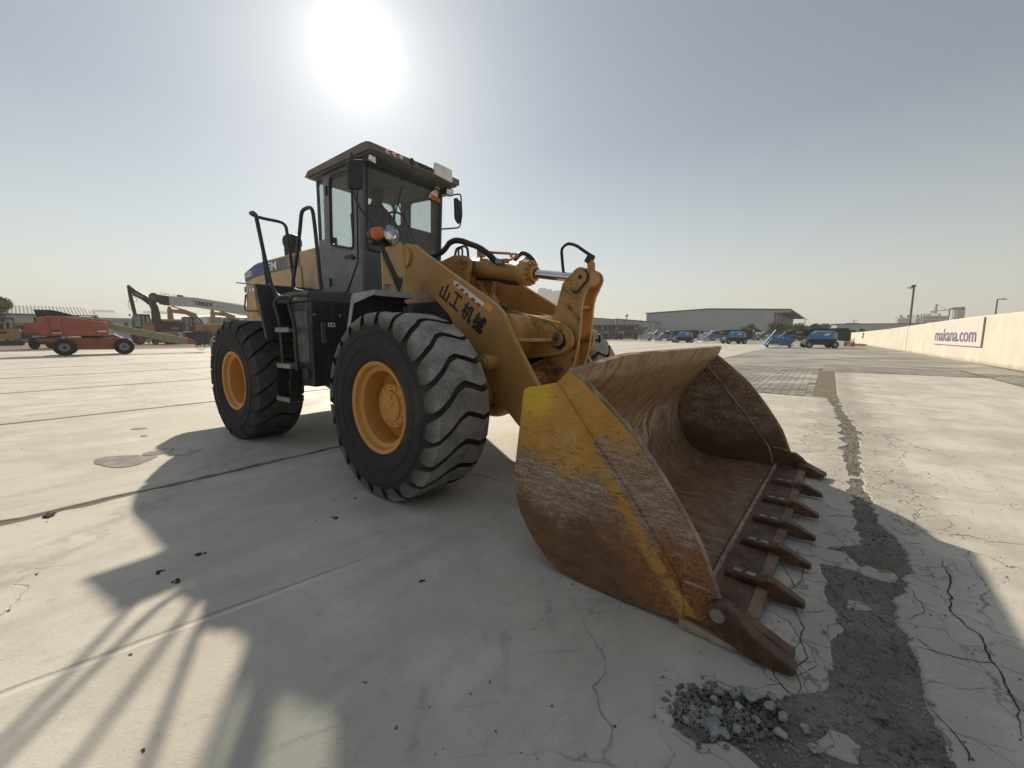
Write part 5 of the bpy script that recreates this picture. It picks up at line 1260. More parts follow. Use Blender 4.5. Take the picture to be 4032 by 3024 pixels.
# ---------------------------------------------------------------- hood, counterweight, mudguards
hood_p = [(-2.60, 1.55), (-2.60, 2.548), (-4.42, 2.532), (-4.62, 2.528), (-5.00, 2.425), (-5.075, 2.385), (-5.10, 2.30), (-5.12, 2.05), (-5.16, 1.60), (-5.17, 1.30), (-2.60, 1.30)]
HD = R(MB().prism(hood_p, -.585, .585, Yp), 'hood', 'hood', smooth=None, bevel=.03, seg=3)
for sgn in (-1, 1):
    y0, y1 = sgn * .586, sgn * .594
    stripe = [(-5.075, 2.26), (-5.082, 2.40), (-4.66, 2.50), (-3.19, 2.503), (-3.19, 2.345), (-4.66, 2.312)]
    gy = sub(HD, MB().prism(stripe, y0, y1, Yp), 'hood_stripe', 'greydecal', smooth=None)
    sub(HD, MB().prism([(-5.078, 2.262), (-5.083, 2.398), (-4.69, 2.490), (-4.68, 2.315)], y1, y1 + sgn * .0015, Yp), 'hood_stripe', plain('slate_blue_decal' if sgn < 0 else 'slate_blue_decal_b', (.075, .10, .20), .5), smooth=None)
    sub(HD, MB().prism([(-4.69, 2.315), (-4.685, 2.492), (-4.30, 2.502), (-4.42, 2.322)], y1, y1 + sgn * .0015, Yp), 'hood_stripe', 'blue', smooth=None)
    sub(HD, MB().prism(rquad([(-4.655, 1.95), (-4.655, 2.300), (-3.135, 2.332), (-3.12, 1.95)], .015), y0, sgn * .602, Yp), 'engine_door', 'hood', smooth=None, bevel=.006)
    for x in (-4.42, -4.20): sub(HD, MB().bb((x, sgn * .6025, 1.992), (x + .10, sgn * .606, 2.010)), 'door_slot', 'ink')
    tx = MB()
    if sgn < 0:
        lettering(tx, 'SEM', (-4.32, y1 - .002, 2.355), (-3.885, y1 - .002, 2.355), (-4.32, y1 - .002, 2.482), .003, .03)
        t2 = MB(); lettering(t2, '655D', (-5.06, y1 - .002, 2.318), (-4.80, y1 - .002, 2.334), (-5.06, y1 - .002, 2.405), .003, .02); sub(HD, t2, 'model_lettering', 'whiteink', smooth=None)
    else:
        lettering(tx, 'SEM', (-3.885, y1 + .002, 2.355), (-4.32, y1 + .002, 2.355), (-3.885, y1 + .002, 2.482), .003, .03)
    sub(HD, tx, 'hood_lettering', 'whiteink', smooth=None)
    em = MB().prism(circle(-3.49, 2.422, .062, 24), y1, y1 + sgn * .002, Yp, [circle(-3.49, 2.422, .046, 20)]); em.bb((-3.505, y1, 2.36), (-3.475, y1 + sgn * .002, 2.485))
    sub(HD, em, 'hood_emblem', plain('gold_emblem' if sgn < 0 else 'gold_emblem_b', (.45, .33, .16), .5), smooth=None)
    # rear light panel and grab handle under the hood tail
    rp = sub(HD, MB().prism(rquad([(-5.13, 2.085), (-5.12, 2.178), (-4.72, 2.150), (-4.71, 2.07)], .012), y0, sgn * .600, Yp), 'tail_panel', 'greydecal', smooth=None)
    sub(HD, MB().prism([(-5.03, 2.085), (-5.02, 2.16), (-4.725, 2.142), (-4.72, 2.078)], sgn * .6004, sgn * .602, Yp), 'warning_tape', 'white', smooth=None)
    for x in (-4.97, -4.85): sub(HD, MB().prism([(x, 2.09), (x + .05, 2.088), (x + .02, 2.122), (x + .06, 2.148), (x + .01, 2.152), (x - .03, 2.122)], sgn * .6022, sgn * .6034, Yp), 'tape_chevron', 'red', smooth=None)
    sub(HD, MB().prism(rquad([(-5.09, 1.66), (-5.075, 2.045), (-4.74, 2.040), (-4.66, 1.66)], .015), y0, sgn * .598, Yp), 'rear_door', 'hood', smooth=None, bevel=.005)
    sub(HD, MB().tube(bend([(-5.055, sgn * .61, 2.045), (-5.065, sgn * .64, 1.82), (-5.02, sgn * .64, 1.765), (-4.62, sgn * .61, 1.75)], .05), .013, 8), 'grab_handle', paint('rusty_handle' + str(sgn), (.10, .055, .03), .6))
    sub(HD, MB().bb((-4.955, sgn * .598, 1.64), (-4.875, sgn * .5995, 1.80)), 'warning_label', 'yellow_tag')
ex = R(MB().lathe([(.125, 2.53), (.13, 2.84), (.145, 2.86), (.150, 2.94), (.13, 3.00), (.08, 3.035), (0, 3.04)], (-4.42, -.08, 0), (0, 0, 1), 28), 'air_cleaner_cap', 'plastic', smooth=40)
R(MB().cyl((-3.7, .25, 2.5), (-3.7, .25, 2.95), .055, 16), 'exhaust_pipe', 'plastic', bevel=.01)
CW = R(MB().prism([(-4.72, .92), (-4.76, 1.330), (-5.30, 1.340), (-5.42, 1.30), (-5.44, .98), (-5.36, .82), (-4.9, .78)], -1.08, 1.08, Yp), 'counterweight', 'greycw', smooth=None, bevel=.035, seg=3)
# rear mudguards
for sgn in (-1, 1):
    a, b = sgn * .60, sgn * 1.40
    rm = R(MB().prism([(-3.22, 2.022), (-2.63, 1.952), (-2.60, 1.965), (-3.215, 2.034)], a, b, Yp), 'rear_mudguard', 'navy', smooth=None, bevel=.004)
    sub(rm, MB().prism([(-2.635, 1.962), (-2.60, 1.967), (-2.395, 1.316), (-2.425, 1.312)], a, b, Yp), 'mudguard_front', 'navy', smooth=None, bevel=.006)
    sub(rm, MB().prism([(-2.66, 1.962), (-2.598, 1.968), (-2.390, 1.312), (-2.440, 1.318)], b, b + sgn * .012, Yp), 'mudguard_edge', 'navy', smooth=None)
    sub(rm, MB().tube([(-2.612, sgn * .72, 1.972), (-2.606, b, 1.962)], .010, 6), 'worn_edge', 'fender')
# tanks and deck
TK = {}
for sgn in (-1, 1):
    lo, hi = sorted((sgn * .56, sgn * 1.22))
    tk = R(MB().bb((-2.18, lo, .775), (-1.72, hi, 1.735)), 'tank_box', 'tank', bevel=.012); TK[sgn] = tk
    dk = R(MB().bb((-2.62, lo + (0 if sgn > 0 else 0), 1.742), (-1.78, hi, 1.852)), 'deck_step', 'greydark', bevel=.006)
    sub(dk, MB().box((-2.06, sgn * 1.2225, 1.80), (.10, .006, .06)), 'side_reflector', 'orange_tape')
    sub(dk, MB().bb((-2.60, lo + .01, 1.8525), (-1.80, hi - .01, 1.858)), 'tread_plate', 'steel')
    if sgn < 0:
        gg = sub(tk, MB().prism([(-1.115, 1.497), (-1.074, 1.499), (-1.066, 1.270), (-1.112, 1.270)], -1.7195, -1.708, Xp), 'oil_gauge', 'steel', smooth=None, bevel=.002)
        sub(tk, MB().prism([(-1.098, 1.465), (-1.085, 1.465), (-1.082, 1.30), (-1.096, 1.30)], -1.7078, -1.706, Xp), 'gauge_slot', 'ink', smooth=None)
        sub(tk, MB().cyl((-1.708, -1.094, 1.482), (-1.704, -1.094, 1.482), .010, 8).cyl((-1.708, -1.089, 1.285), (-1.704, -1.089, 1.285), .010, 8), 'gauge_bolt', 'ink')
        sub(tk, MB().prism([(-1.027, 1.501), (-.942, 1.503), (-.944, 1.454), (-1.030, 1.457)], -1.7195, -1.7175, Xp), 'notice_label', 'white', smooth=None)
        sub(tk, MB().prism([(-1.015, 1.468), (-1.015, 1.492), (-.996, 1.493), (-.996, 1.468)], -1.7174, -1.7165, Xp).prism([(-.982, 1.468), (-.982, 1.492), (-.955, 1.493), (-.955, 1.468)], -1.7174, -1.7165, Xp), 'notice_symbol', 'ink', smooth=None)
        sub(tk, MB().cyl((-1.719, -1.186, 1.588), (-1.708, -1.186, 1.588), .017, 12).cyl((-1.719, -.88, 1.588), (-1.708, -.88, 1.588), .017, 12), 'tank_bolt', 'steel')
        sub(tk, MB().bb((-2.12, -1.2205, 1.045), (-1.785, -1.2265, 1.632)), 'side_cover', paint('dusty_side_cover', (.055, .056, .055), .4, (.20, .185, .15), .8), bevel=.004)
        sub(tk, MB().bb((-1.95, -1.221, .86), (-1.80, -1.25, .98)), 'step_bracket', 'black', bevel=.004)
# ladder with two curved rails, two grated steps and a hanging lower step
ld = bpy.data.objects.new('ladder', None); COL.objects.link(ld); ld.parent = WL; ld.matrix_local = REAR
LY = -1.33
for pts in ([(-2.083, -1.22, 1.802), (-2.251, LY, 1.792), (-2.335, LY, 1.739), (-2.306, LY, 1.665), (-2.232, LY, 1.50), (-2.222, LY, 1.386), (-2.213, LY, 1.02)],
            [(-1.748, -1.22, 1.793), (-1.875, LY, 1.798), (-1.985, LY, 1.746), (-1.973, LY, 1.684), (-1.89, LY, 1.526), (-1.874, LY, 1.401), (-1.872, LY, .96)]):
    sub(ld, MB().tube(bend(pts, .07), .019, 10), 'ladder_rail', 'black')
def step(x0, x1, z, y=LY):
    mb = MB().bb((x0, y - .03, z - .045), (x1, y - .022, z)).bb((x0, y - .022, z - .045), (x1, y + .14, z - .039)).bb((x0, y + .13, z - .045), (x1, y + .138, z))
    n_ = 12
    for k in range(n_):
        xx = x0 + (x1 - x0) * (k + .5) / n_; mb.bb((xx - .006, y - .029, z), (xx + .006, y - .023, z + .012))
    sub(ld, mb, 'ladder_step', 'steel', smooth=None)
step(-2.30, -1.965, 1.440); step(-2.318, -1.978, 1.025); step(-2.372, -2.050, .628)
for x in ((-2.335, -2.385, -2.365), (-1.985, -2.045, -2.060)):
    sub(ld, MB().bar((x[0], LY + .05, .99), (x[1], LY + .05, .81), .012, .13, (0, 1, 0)).bar((x[1], LY + .05, .81), (x[2], LY + .05, .58), .012, .13, (0, 1, 0)).box((x[1], LY + .05, .81), (.03, .14, .03)), 'rubber_strap', 'hose', smooth=None)
# handrails on the deck
R(MB().tube(bend([(-1.88, -1.20, 1.845), (-2.111, -1.20, 1.880), (-2.135, -1.20, 1.95), (-1.992, -1.20, 2.264), (-1.873, -1.20, 2.563), (-1.83, -1.20, 2.72), (-1.60, -1.20, 2.72), (-1.570, -1.20, 2.54), (-1.543, -1.20, 2.273), (-1.506, -1.20, 1.845)], .085, 7), .0195, 12), 'handrail', 'black')
R(MB().tube(bend([(-2.118, -1.26, 1.795), (-2.35, -1.28, 1.81), (-2.45, -1.30, 1.952), (-2.589, -1.30, 2.35), (-2.735, -1.30, 2.838), (-2.90, -1.31, 2.845), (-2.86, -1.22, 2.81), (-2.76, -.945, 2.785), (-2.74, -.915, 2.36), (-2.72, -.905, 2.0)], .075, 7), .0195, 12), 'handrail', 'black')
R(MB().tube([(-2.86, -1.25, 2.81), (-2.845, -1.20, 2.4), (-2.83, -1.185, 1.99)], .0195, 12), 'handrail_post', 'black')
R(MB().tube(bend([(-1.88, 1.20, 1.845), (-2.111, 1.20, 1.880), (-1.873, 1.20, 2.563), (-1.83, 1.20, 2.72), (-1.60, 1.20, 2.72), (-1.506, 1.20, 1.845)], .085, 7), .0195, 12), 'handrail', 'black')
R(MB().bb((-2.6, -.56, 1.28), (-1.72, .56, 1.74)), 'cab_base', 'black')
# ---------------------------------------------------------------- the driver, dimly seen behind the windshield
def driver():
    joints = {'pelvis': ((-2.14, 0, 2.56), .15), 'spine': ((-2.19, 0, 2.76), .145), 'chest': ((-2.19, 0, 2.96), .165), 'neck': ((-2.16, 0, 3.10), .06), 'head0': ((-2.145, 0, 3.17), .06),
      'shR': ((-2.18, -.19, 3.02), .075), 'elR': ((-2.06, -.27, 2.80), .052), 'wrR': ((-1.86, -.17, 2.80), .036), 'shL': ((-2.18, .19, 3.02), .075), 'elL': ((-2.06, .27, 2.80), .052), 'wrL': ((-1.86, .15, 2.80), .036),
      'hipR': ((-2.08, -.11, 2.54), .10), 'knR': ((-1.72, -.16, 2.52), .07), 'anR': ((-1.70, -.16, 2.08), .045), 'toR': ((-1.60, -.16, 1.99), .04), 'hipL': ((-2.08, .11, 2.54), .10), 'knL': ((-1.76, -.02, 2.52), .07), 'anL': ((-1.74, -.05, 2.08), .045), 'toL': ((-1.64, -.05, 1.99), .04)}
    ed = [('pelvis', 'spine'), ('spine', 'chest'), ('chest', 'neck'), ('neck', 'head0'), ('chest', 'shR'), ('shR', 'elR'), ('elR', 'wrR'), ('chest', 'shL'), ('shL', 'elL'), ('elL', 'wrL'), ('pelvis', 'hipR'), ('hipR', 'knR'), ('knR', 'anR'), ('anR', 'toR'), ('pelvis', 'hipL'), ('hipL', 'knL'), ('knL', 'anL'), ('anL', 'toL')]
    names = list(joints); me = bpy.data.meshes.new('person'); me.from_pydata([joints[n][0] for n in names], [(names.index(a), names.index(b)) for a, b in ed], [])
    o = bpy.data.objects.new('person', me); COL.objects.link(o)
    m = o.modifiers.new('skin', 'SKIN'); sk = me.skin_vertices[0].data if me.skin_vertices else None
    if sk is None:
        bm = bmesh.new(); bm.from_mesh(me); bm.verts.layers.skin.verify(); bm.to_mesh(me); bm.free(); sk = me.skin_vertices[0].data
    for i, n in enumerate(names): r = joints[n][1]; sk[i].radius = (r, r); sk[i].use_root = (n == 'pelvis')
    o.modifiers.new('sub', 'SUBSURF').levels = 1; o.modifiers['sub'].render_levels = 2
    me.materials.append(M['overall'])
    dg = bpy.context.evaluated_depsgraph_get(); me2 = bpy.data.meshes.new_from_object(o.evaluated_get(dg)); o.modifiers.clear(); o.data = me2; me2.shade_smooth()
    if not me2.materials: me2.materials.append(M['overall'])
    o.matrix_world = WL.matrix_basis @ REAR
    tag(o, 'driver in a blue overall sitting at the steering wheel inside the loader cab', 'person')
    hd = MB().ball((-2.13, 0, 3.225), .098, 20, 14, (1.0, .80, 1.18)); hd.box((-2.032, 0, 3.215), (.03, .022, .04)).box((-2.034, 0, 3.175), (.012, .045, .010))
    for y in (-.08, .08): hd.ball((-2.14, y, 3.22), .024, 8, 6, (1, .4, 1.3))
    hd.build('head', M['skin'], o)
    for y in (-.034, .034): MB().ball((-2.043, y, 3.245), .012, 8, 6).build('eye', M['ink'], o)
    MB().ball((-2.142, 0, 3.255), .102, 18, 12, (1.0, .84, 1.0)).build('hair', M['hair'], o)
    for y, s_ in ((-.165, -1), (.145, 1)):
        h = MB().ball((-1.825, y, 2.805), .040, 12, 8, (1.0, .75, .55))
        for k in range(4): h.tube(spline([(-1.80, y + (k - 1.5) * .018, 2.81), (-1.785, y + (k - 1.5) * .019, 2.800), (-1.80, y + (k - 1.5) * .019, 2.775)], 3), [.010, .0095, .009, .009, .0085, .008, .007], 6)
        h.tube([(-1.83, y - s_ * .02, 2.81), (-1.80, y - s_ * .045, 2.80), (-1.785, y - s_ * .045, 2.79)], [.012, .010, .008], 6)
        h.build('hand', M['skin'], o)
driver()
# ================================================================== far side of the yard
def fr(name, ax, ay, dx, dy, label, cat, group=None): return empty(name, (ax, ay, 0), atan2(dy, dx), label, cat, group)
def P(parent, mb, name, mat, smooth=None, bevel=0, **k): return mb.build(name, M[mat] if isinstance(mat, str) else mat, parent, smooth=smooth, bevel=bevel, **k)
M['lift_orange'] = paint('lift_orange_paint', (.30, .075, .045), .5, (.20, .14, .11), .45, fade=.4)
M['olive'] = paint('olive_boom_paint', (.25, .225, .125), .5, (.14, .12, .09), .4)
M['cream'] = paint('cream_boom_paint', (.42, .38, .24), .5, (.20, .17, .12), .3)
M['machine_black'] = plain('machine_black', (.018, .019, .022), .5)
M['wheel_grey'] = plain('wheel_grey', (.26, .27, .28), .5)
M['dark_tyre'] = plain('far_tyre', (.022, .022, .022), .85)
M['dig_yellow'] = paint('digger_yellow', (.33, .19, .065), .5, (.16, .12, .08), .5)
M['crane_white'] = paint('crane_white', (.50, .50, .50), .45, (.25, .23, .20), .4)
M['red_frame'] = paint('red_frame', (.30, .050, .035), .5, (.15, .10, .08), .4)
M['lift_blue'] = paint('lift_blue_paint', (.045, .17, .38), .45, (.10, .14, .18), .3)
M['lift_white'] = plain('lift_white', (.66, .67, .68), .5)
M['dark_glass'] = plain('dark_window', (.03, .037, .04), .12, 0, .3)
M['pale_glass'] = plain('pale_window', (.20, .24, .23), .15, 0, .3, 3)
def corrugated(name, col, per=.33, axis=0, dirty=.35):
    s = Sh(name); o = s.obj(); u = s.xyz(o)[axis]
    w = s.ma('SINE', s.ma('MULTIPLY', u, tau / per)); n1 = s.noise(s.mapv(o, (1.2, 1.2, .16)), 1.0, 6, .7); n2 = s.noise(o, .25, 3)
    c = s.mix(s.mr(n1, .46, .74, 0, dirty), col, tuple(x * .55 for x in col)); c = s.mix(s.mr(n2, .4, .7, 0, .18), c, tuple(x * .75 for x in col))
    return s.out(s.bsdf(c, .55, 0, s.bump(w, .6, .04), .4))
M['sheet'] = corrugated('corrugated_sheet', (.42, .445, .455))
M['sheet_pale'] = corrugated('pale_sheet', (.36, .37, .37))
M['sheet_white'] = corrugated('white_panel', (.44, .45, .44), .5)
M['trim'] = plain('dark_trim', (.07, .075, .08), .5)
M['leaf'] = None
def mat_leaf(name, a, b):
    s = Sh(name); n1 = s.noise(s.obj(), 1.3, 4, .6); n2 = s.noise(s.obj(), 9, 2)
    c = s.mix(s.mr(s.ma('ADD', s.ma('MULTIPLY', n1, .6), s.ma('MULTIPLY', n2, .4)), .38, .62), a, b)
    d = s.n('ShaderNodeBsdfDiffuse'); s.put(d.inputs[0], c); t = s.n('ShaderNodeBsdfTranslucent'); s.put(t.inputs[0], c)
    m = s.n('ShaderNodeMixShader'); m.inputs[0].default_value = .3; s.t.links.new(d.outputs[0], m.inputs[1]); s.t.links.new(t.outputs[0], m.inputs[2])
    return s.out(m.outputs[0])
M['leaf'] = mat_leaf('dark_leaves', (.030, .048, .018), (.062, .088, .034))
M['leaf2'] = mat_leaf('bright_leaves', (.052, .085, .022), (.11, .15, .045))
M['leaf3'] = mat_leaf('dusty_leaves', (.055, .065, .040), (.105, .115, .070))
M['bark'] = plain('bark', (.10, .075, .05), .9, 0, .3)
def far_wheel(parent, x, y, r, w, out, rim='wheel_grey', rr=.62):
    """out: +1 / -1, the side the rim faces along local y"""
    wl_ = P(parent, MB().lathe([(r * .5, -w / 2), (r * .9, -w / 2), (r, -w * .32), (r, w * .32), (r * .9, w / 2), (r * .5, w / 2)], (x, y, r), (0, 1, 0), 24, close=True), 'wheel', 'dark_tyre', smooth=30)
    P(wl_, MB().lathe([(0, w * .30), (r * .22, w * .32), (r * .24, w * .22), (r * (rr - .06), w * .22), (r * rr, w * .50), (r * (rr + .02), w * .42), (0, w * .1)], (x, y, r), (0, out, 0), 20), 'rim', rim, smooth=30)
    P(wl_, MB().cyl((x, y + out * w * .30, r), (x, y + out * w * .42, r), r * .16, 10), 'hub', 'machine_black')
    return wl_
def rails(mb, x0, x1, y0, y1, z0, z1, t=.03, nx=3, ny=2):
    for z in (z1, (z0 + z1) / 2):
        for y in (y0, y1): mb.bar((x0, y, z), (x1, y, z), t, t)
        for x in (x0, x1): mb.bar((x, y0, z), (x, y1, z), t, t)
    for i in range(nx + 1):
        for y in (y0, y1): mb.bar((x0 + (x1 - x0) * i / nx, y, z0), (x0 + (x1 - x0) * i / nx, y, z1), t, t)
    for j in range(1, ny):
        for x in (x0, x1): mb.bar((x, y0 + (y1 - y0) * j / ny, z0), (x, y0 + (y1 - y0) * j / ny, z1), t, t)
    return mb

# ---- orange telescopic lift nearest on the left
def orange_lift(ax, ay, dx, dy, label):
    o = fr('boom_lift', ax, ay, dx, dy, label, 'boom lift', 'orange boom lifts')
    for x in (0, 2.84):
        far_wheel(o, x, .2, .535, .42, -1); far_wheel(o, x, 2.15, .535, .42, 1)
    P(o, MB().prism([(-.25, .62), (.3, .50), (.62, .40), (2.30, .37), (2.6, .5), (3.10, .75), (3.08, 1.14), (.3, 1.16), (-.25, 1.05)], .42, 1.95, Yp), 'chassis', 'lift_orange', bevel=.03)
    P(o, MB().bb((.2, .1, .46), (2.6, 2.2, .60)), 'axle_beam', 'lift_orange')
    P(o, MB().cyl((1.3, 1.2, 1.10), (1.3, 1.2, 1.27), .55, 24), 'turntable', 'machine_black')
    hd = P(o, MB().prism([(-.62, 1.29), (2.12, 1.26), (2.17, 1.62), (2.05, 2.20), (1.95, 2.25), (.05, 2.50), (-.55, 2.53), (-.95, 2.52), (-1.07, 2.40), (-1.14, 2.0), (-1.05, 1.6), (-.9, 1.38)], .16, 2.25, Yp), 'hood', 'lift_orange', bevel=.06, seg=3)
    for x, z0, z1 in ((-.52, 1.34, 2.49), (.05, 1.32, 2.47)): P(hd, MB().bar((x, .152, z0), (x - .03, .152, z1), .012, .035, (0, 1, 0)), 'panel_gap', 'machine_black')
    P(hd, MB().bb((.08, .1515, 1.72), (2.05, .158, 1.745)), 'panel_crease', 'red_frame')
    t = MB(); lettering(t, '600S', (-.45, .150, 1.55), (-.10, .150, 1.55), (-.45, .150, 1.68), .006, .02); P(hd, t, 'model_lettering', 'machine_black')
    P(hd, MB().bb((-.45, .149, 1.455), (-.04, .1515, 1.50)), 'white_strip', 'white'); P(hd, MB().bb((1.62, .147, 1.56), (2.05, .1515, 1.64)), 'white_strip', 'white')
    P(hd, MB().bb((1.42, .38, 1.03), (1.62, .42, 1.09)), 'towing_eye', 'machine_black')
    P(o, MB().prism([(-.9, 2.50), (-.45, 2.60), (2.3, 2.40), (2.5, 2.1), (6.50, 1.11), (6.42, .64), (5.95, .66), (2.43, 1.64), (1.9, 2.0), (-.9, 2.2)], .95, 1.45, Yp), 'boom', 'olive', bevel=.03)
    P(o, MB().bb((4.2, .94, 1.33), (4.45, .952, 1.38)), 'boom_slot', 'machine_black')
    P(o, MB().prism([(-1.20, 2.97), (-.45, 2.98), (-.1, 2.90), (.55, 2.68), (.50, 2.62), (-.70, 2.62), (-.86, 2.3), (-1.02, 2.14), (-1.08, 2.4)], .9, 1.5, Yp), 'boom_knuckle', 'machine_black', bevel=.02)
    P(o, MB().prism([(6.50, 1.10), (7.10, .80), (7.06, .70), (6.88, .62), (6.42, .64)], .97, 1.43, Yp), 'boom_nose', 'red_frame', bevel=.02)
    b = MB().bb((7.05, .9, .62), (7.65, 1.5, .72)).bb((6.95, 1.05, .55), (7.2, 1.35, .98)).bb((7.45, 1.0, .8), (7.62, 1.4, 1.05)); rails(b, 7.15, 7.85, .3, 2.1, .45, 1.65, .045)
    P(o, b, 'basket', 'machine_black')
    P(o, MB().tube(spline([(7.0, 1.1, .66), (6.95, 1.1, .35), (7.25, 1.1, .18), (7.55, 1.1, .35), (7.55, 1.1, .6)], 8), .025, 6).tube(spline([(7.05, 1.15, .6), (7.1, 1.15, .42), (7.3, 1.15, .36), (7.5, 1.15, .5)], 8), .02, 6), 'hose_loop', 'machine_black')
    return o
orange_lift(-29.2, 26.61, .722, .69, 'faded orange boom lift with a long olive boom pointing down, nearest on the left')
orange_lift(-44.2, 40.4, -.45, .89, 'second orange boom lift seen end on, half hidden behind the nearest orange one')
# ---- small yellow excavator at the left edge
mx = fr('mini_excavator', -63.03, 50.31, .66, .75, 'small yellow crawler excavator with a black canopy at the left edge of the yard', 'excavator')
for y in (.2, 1.7):
    tr_ = P(mx, MB().prism([(x, z) for x, z in rquad([(-1.4, .04), (1.95, .04), (1.95, .62), (-1.4, .62)], .28, 5)], y, y + .42, Yp), 'crawler_track', 'dark_tyre', bevel=.02)
    P(tr_, MB().cyl((-1.1, y - .02, .33), (-1.1, y + .02, .33), .2, 14).cyl((1.62, y - .02, .33), (1.62, y + .02, .33), .2, 14), 'sprocket', 'machine_black')
P(mx, MB().prism([(-1.3, .85), (1.55, .85), (1.74, 1.0), (1.72, 2.08), (1.5, 2.10), (.4, 1.98), (-1.3, 1.95)], .2, 2.2, Yp), 'body', 'dig_yellow', bevel=.06, seg=3)
P(mx, MB().bb((.1, .18, 1.45), (.65, .195, 1.78)), 'logo_plate', 'machine_black'); P(mx, MB().bb((1.76, .5, .85), (2.6, 2.1, 1.75)), 'engine_cover', 'machine_black', bevel=.05)
cn = P(mx, MB().prism(rquad([(-.9, 3.28), (1.40, 3.28), (1.38, 3.48), (-.9, 3.50)], .06), .35, 1.9, Yp), 'canopy_roof', 'machine_black', bevel=.03)
for x in (-.8, .40, 1.28):
    for y in (.42, 1.82): P(mx, MB().bar((x, y, 1.95), (x - .04, y, 3.3), .08, .08), 'canopy_post', 'machine_black')
P(mx, MB().bb((-.2, .7, 1.95), (.4, 1.4, 2.75)).bb((.6, .9, 1.95), (.9, 1.3, 2.9)), 'seat', 'seat', bevel=.05)
# ---- long orange boom of a parked lift behind it
ol = fr('boom_lift', -80, 62, .643, .766, 'parked lift with a level orange boom behind the small yellow excavator', 'boom lift', 'orange boom lifts')
P(ol, MB().bb((-9, 0, 2.85), (4.2, .8, 3.25)), 'boom', 'lift_orange', bevel=.03); P(ol, MB().bb((-9, -.01, 3.25), (4.2, .81, 3.31)), 'boom_top', 'cream')
P(ol, MB().bb((-6, 0, .8), (3.4, 2.0, 1.6)).bar((1.2, .3, 1.6), (3.2, .3, 2.7), .2, .2).bar((-.5, .3, 2.4), (2.4, .3, 1.7), .15, .15), 'chassis', 'greycw')
for x in (-5, -1, 2.6): far_wheel(ol, x, .1, .55, .4, -1)
# ---- wheeled digger with a black boom, crane boom, crawler diggers
vo = fr('wheeled_excavator', -52.82, 57.91, .643, .766, 'wheeled excavator with yellow cab and a raised black boom standing highest of the left row', 'excavator')
cb = P(vo, MB().prism([(-.36, 2.0), (-.42, 3.0), (-.25, 3.95), (-.1, 4.18), (1.5, 4.18), (1.56, 2.0)], .15, 1.75, Yp), 'cab', 'machine_black', bevel=.05)
P(cb, MB().bb((-.2, .2, 4.18), (1.5, 1.7, 4.28)), 'cab_roof', 'dig_yellow', bevel=.03)
for poly in ([(-.30, 2.45), (-.33, 3.0), (-.2, 3.9), (-.05, 4.05), (.42, 4.05), (.42, 2.45)], [(.56, 2.55), (.56, 4.0), (.82, 4.0), (.86, 3.2), (.82, 2.7)], [(1.0, 3.0), (1.02, 3.95), (1.40, 3.95), (1.45, 3.1)]):
    P(cb, MB().prism(poly, .142, .149, Yp), 'cab_window', 'pale_glass')
P(vo, MB().prism([(.35, 1.95), (.5, 2.6), (.9, 2.95), (1.9, 2.95), (1.9, 1.85), (.35, 1.85)], .1, 2.3, Yp), 'side_body', 'dig_yellow', bevel=.05)
P(vo, MB().prism([(1.9, 1.75), (1.9, 3.0), (2.7, 3.28), (5.18, 3.28), (5.24, 1.95), (5.0, 1.75)], .1, 2.5, Yp), 'rear_body', 'machine_black', bevel=.06)
P(vo, MB().bb((2.70, .1, 3.28), (5.0, 2.4, 3.58)), 'engine_cover', 'dig_yellow', bevel=.06)
t = MB(); lettering(t, 'VOLVO', (3.7, .094, 2.25), (4.65, .094, 2.25), (3.7, .094, 2.42), .006, .03); P(vo, t, 'lettering', 'whiteink')
bm_ = P(vo, MB().prism([(1.75, 2.6), (2.75, 2.6), (2.80, 4.1), (2.62, 5.5), (2.45, 5.85), (1.5, 6.85), (.35, 7.65), (-.30, 8.34), (-.48, 8.25), (-.42, 7.95), (.1, 6.9), (1.0, 6.3), (1.7, 5.6), (1.85, 4.9)], .95, 1.5, Yp), 'boom', 'machine_black', bevel=.03)
t = MB(); lettering(t, 'VOLVO', (.12, .945, 7.22), (.95, .945, 6.62), (.20, .945, 7.36), .006, .03); P(bm_, t, 'lettering', 'whiteink')
P(vo, MB().prism([(-.50, 8.1), (-.28, 8.2), (-.02, 6.7), (.22, 4.2), (-.16, 4.2), (-.42, 6.4)], 1.0, 1.4, Yp), 'stick', 'machine_black', bevel=.02)
P(vo, MB().cyl((-.15, 1.22, 7.75), (.9, 1.22, 7.25), .08, 10).tube(spline([(-.05, .98, 6.9), (.3, .98, 6.5), (.35, .98, 6.2), (.1, .98, 6.0)], 6), .03, 6).tube(spline([(-.45, .98, 6.2), (-.62, .98, 5.5), (-.4, .98, 4.9), (-.2, .98, 4.7)], 6), .03, 6), 'hydraulic_line', 'machine_black')
P(vo, MB().bb((-.6, .4, .75), (4.6, 2.0, 1.45)), 'undercarriage', 'machine_black', bevel=.04)
for x in (.1, 3.8):
    for y in (.15, .75, 1.9): far_wheel(vo, x, y, .62, .45, -1, 'dig_yellow', .45)
P(vo, MB().bb((-.75, .1, 3.9), (-.62, .2, 4.2)).bar((-.7, .15, 3.9), (-.45, .2, 4.15), .03, .03), 'mirror', 'machine_black')
te = fr('truck_crane', -50.52, 55.98, .643, .766, 'truck crane with a long white telescopic boom and black boom head above the diggers', 'crane')
bx = P(te, MB().prism([(3.30, 5.52), (3.36, 6.84), (6.5, 6.82), (13.4, 5.92), (13.4, 4.42), (6.5, 5.46)], .6, 1.5, Yp), 'boom', 'crane_white', bevel=.03)
t = MB(); lettering(t, 'TEREX', (6.18, .594, 5.72), (8.58, .594, 5.56), (6.18, .594, 6.30), .006, .045); P(bx, t, 'lettering', 'ink')
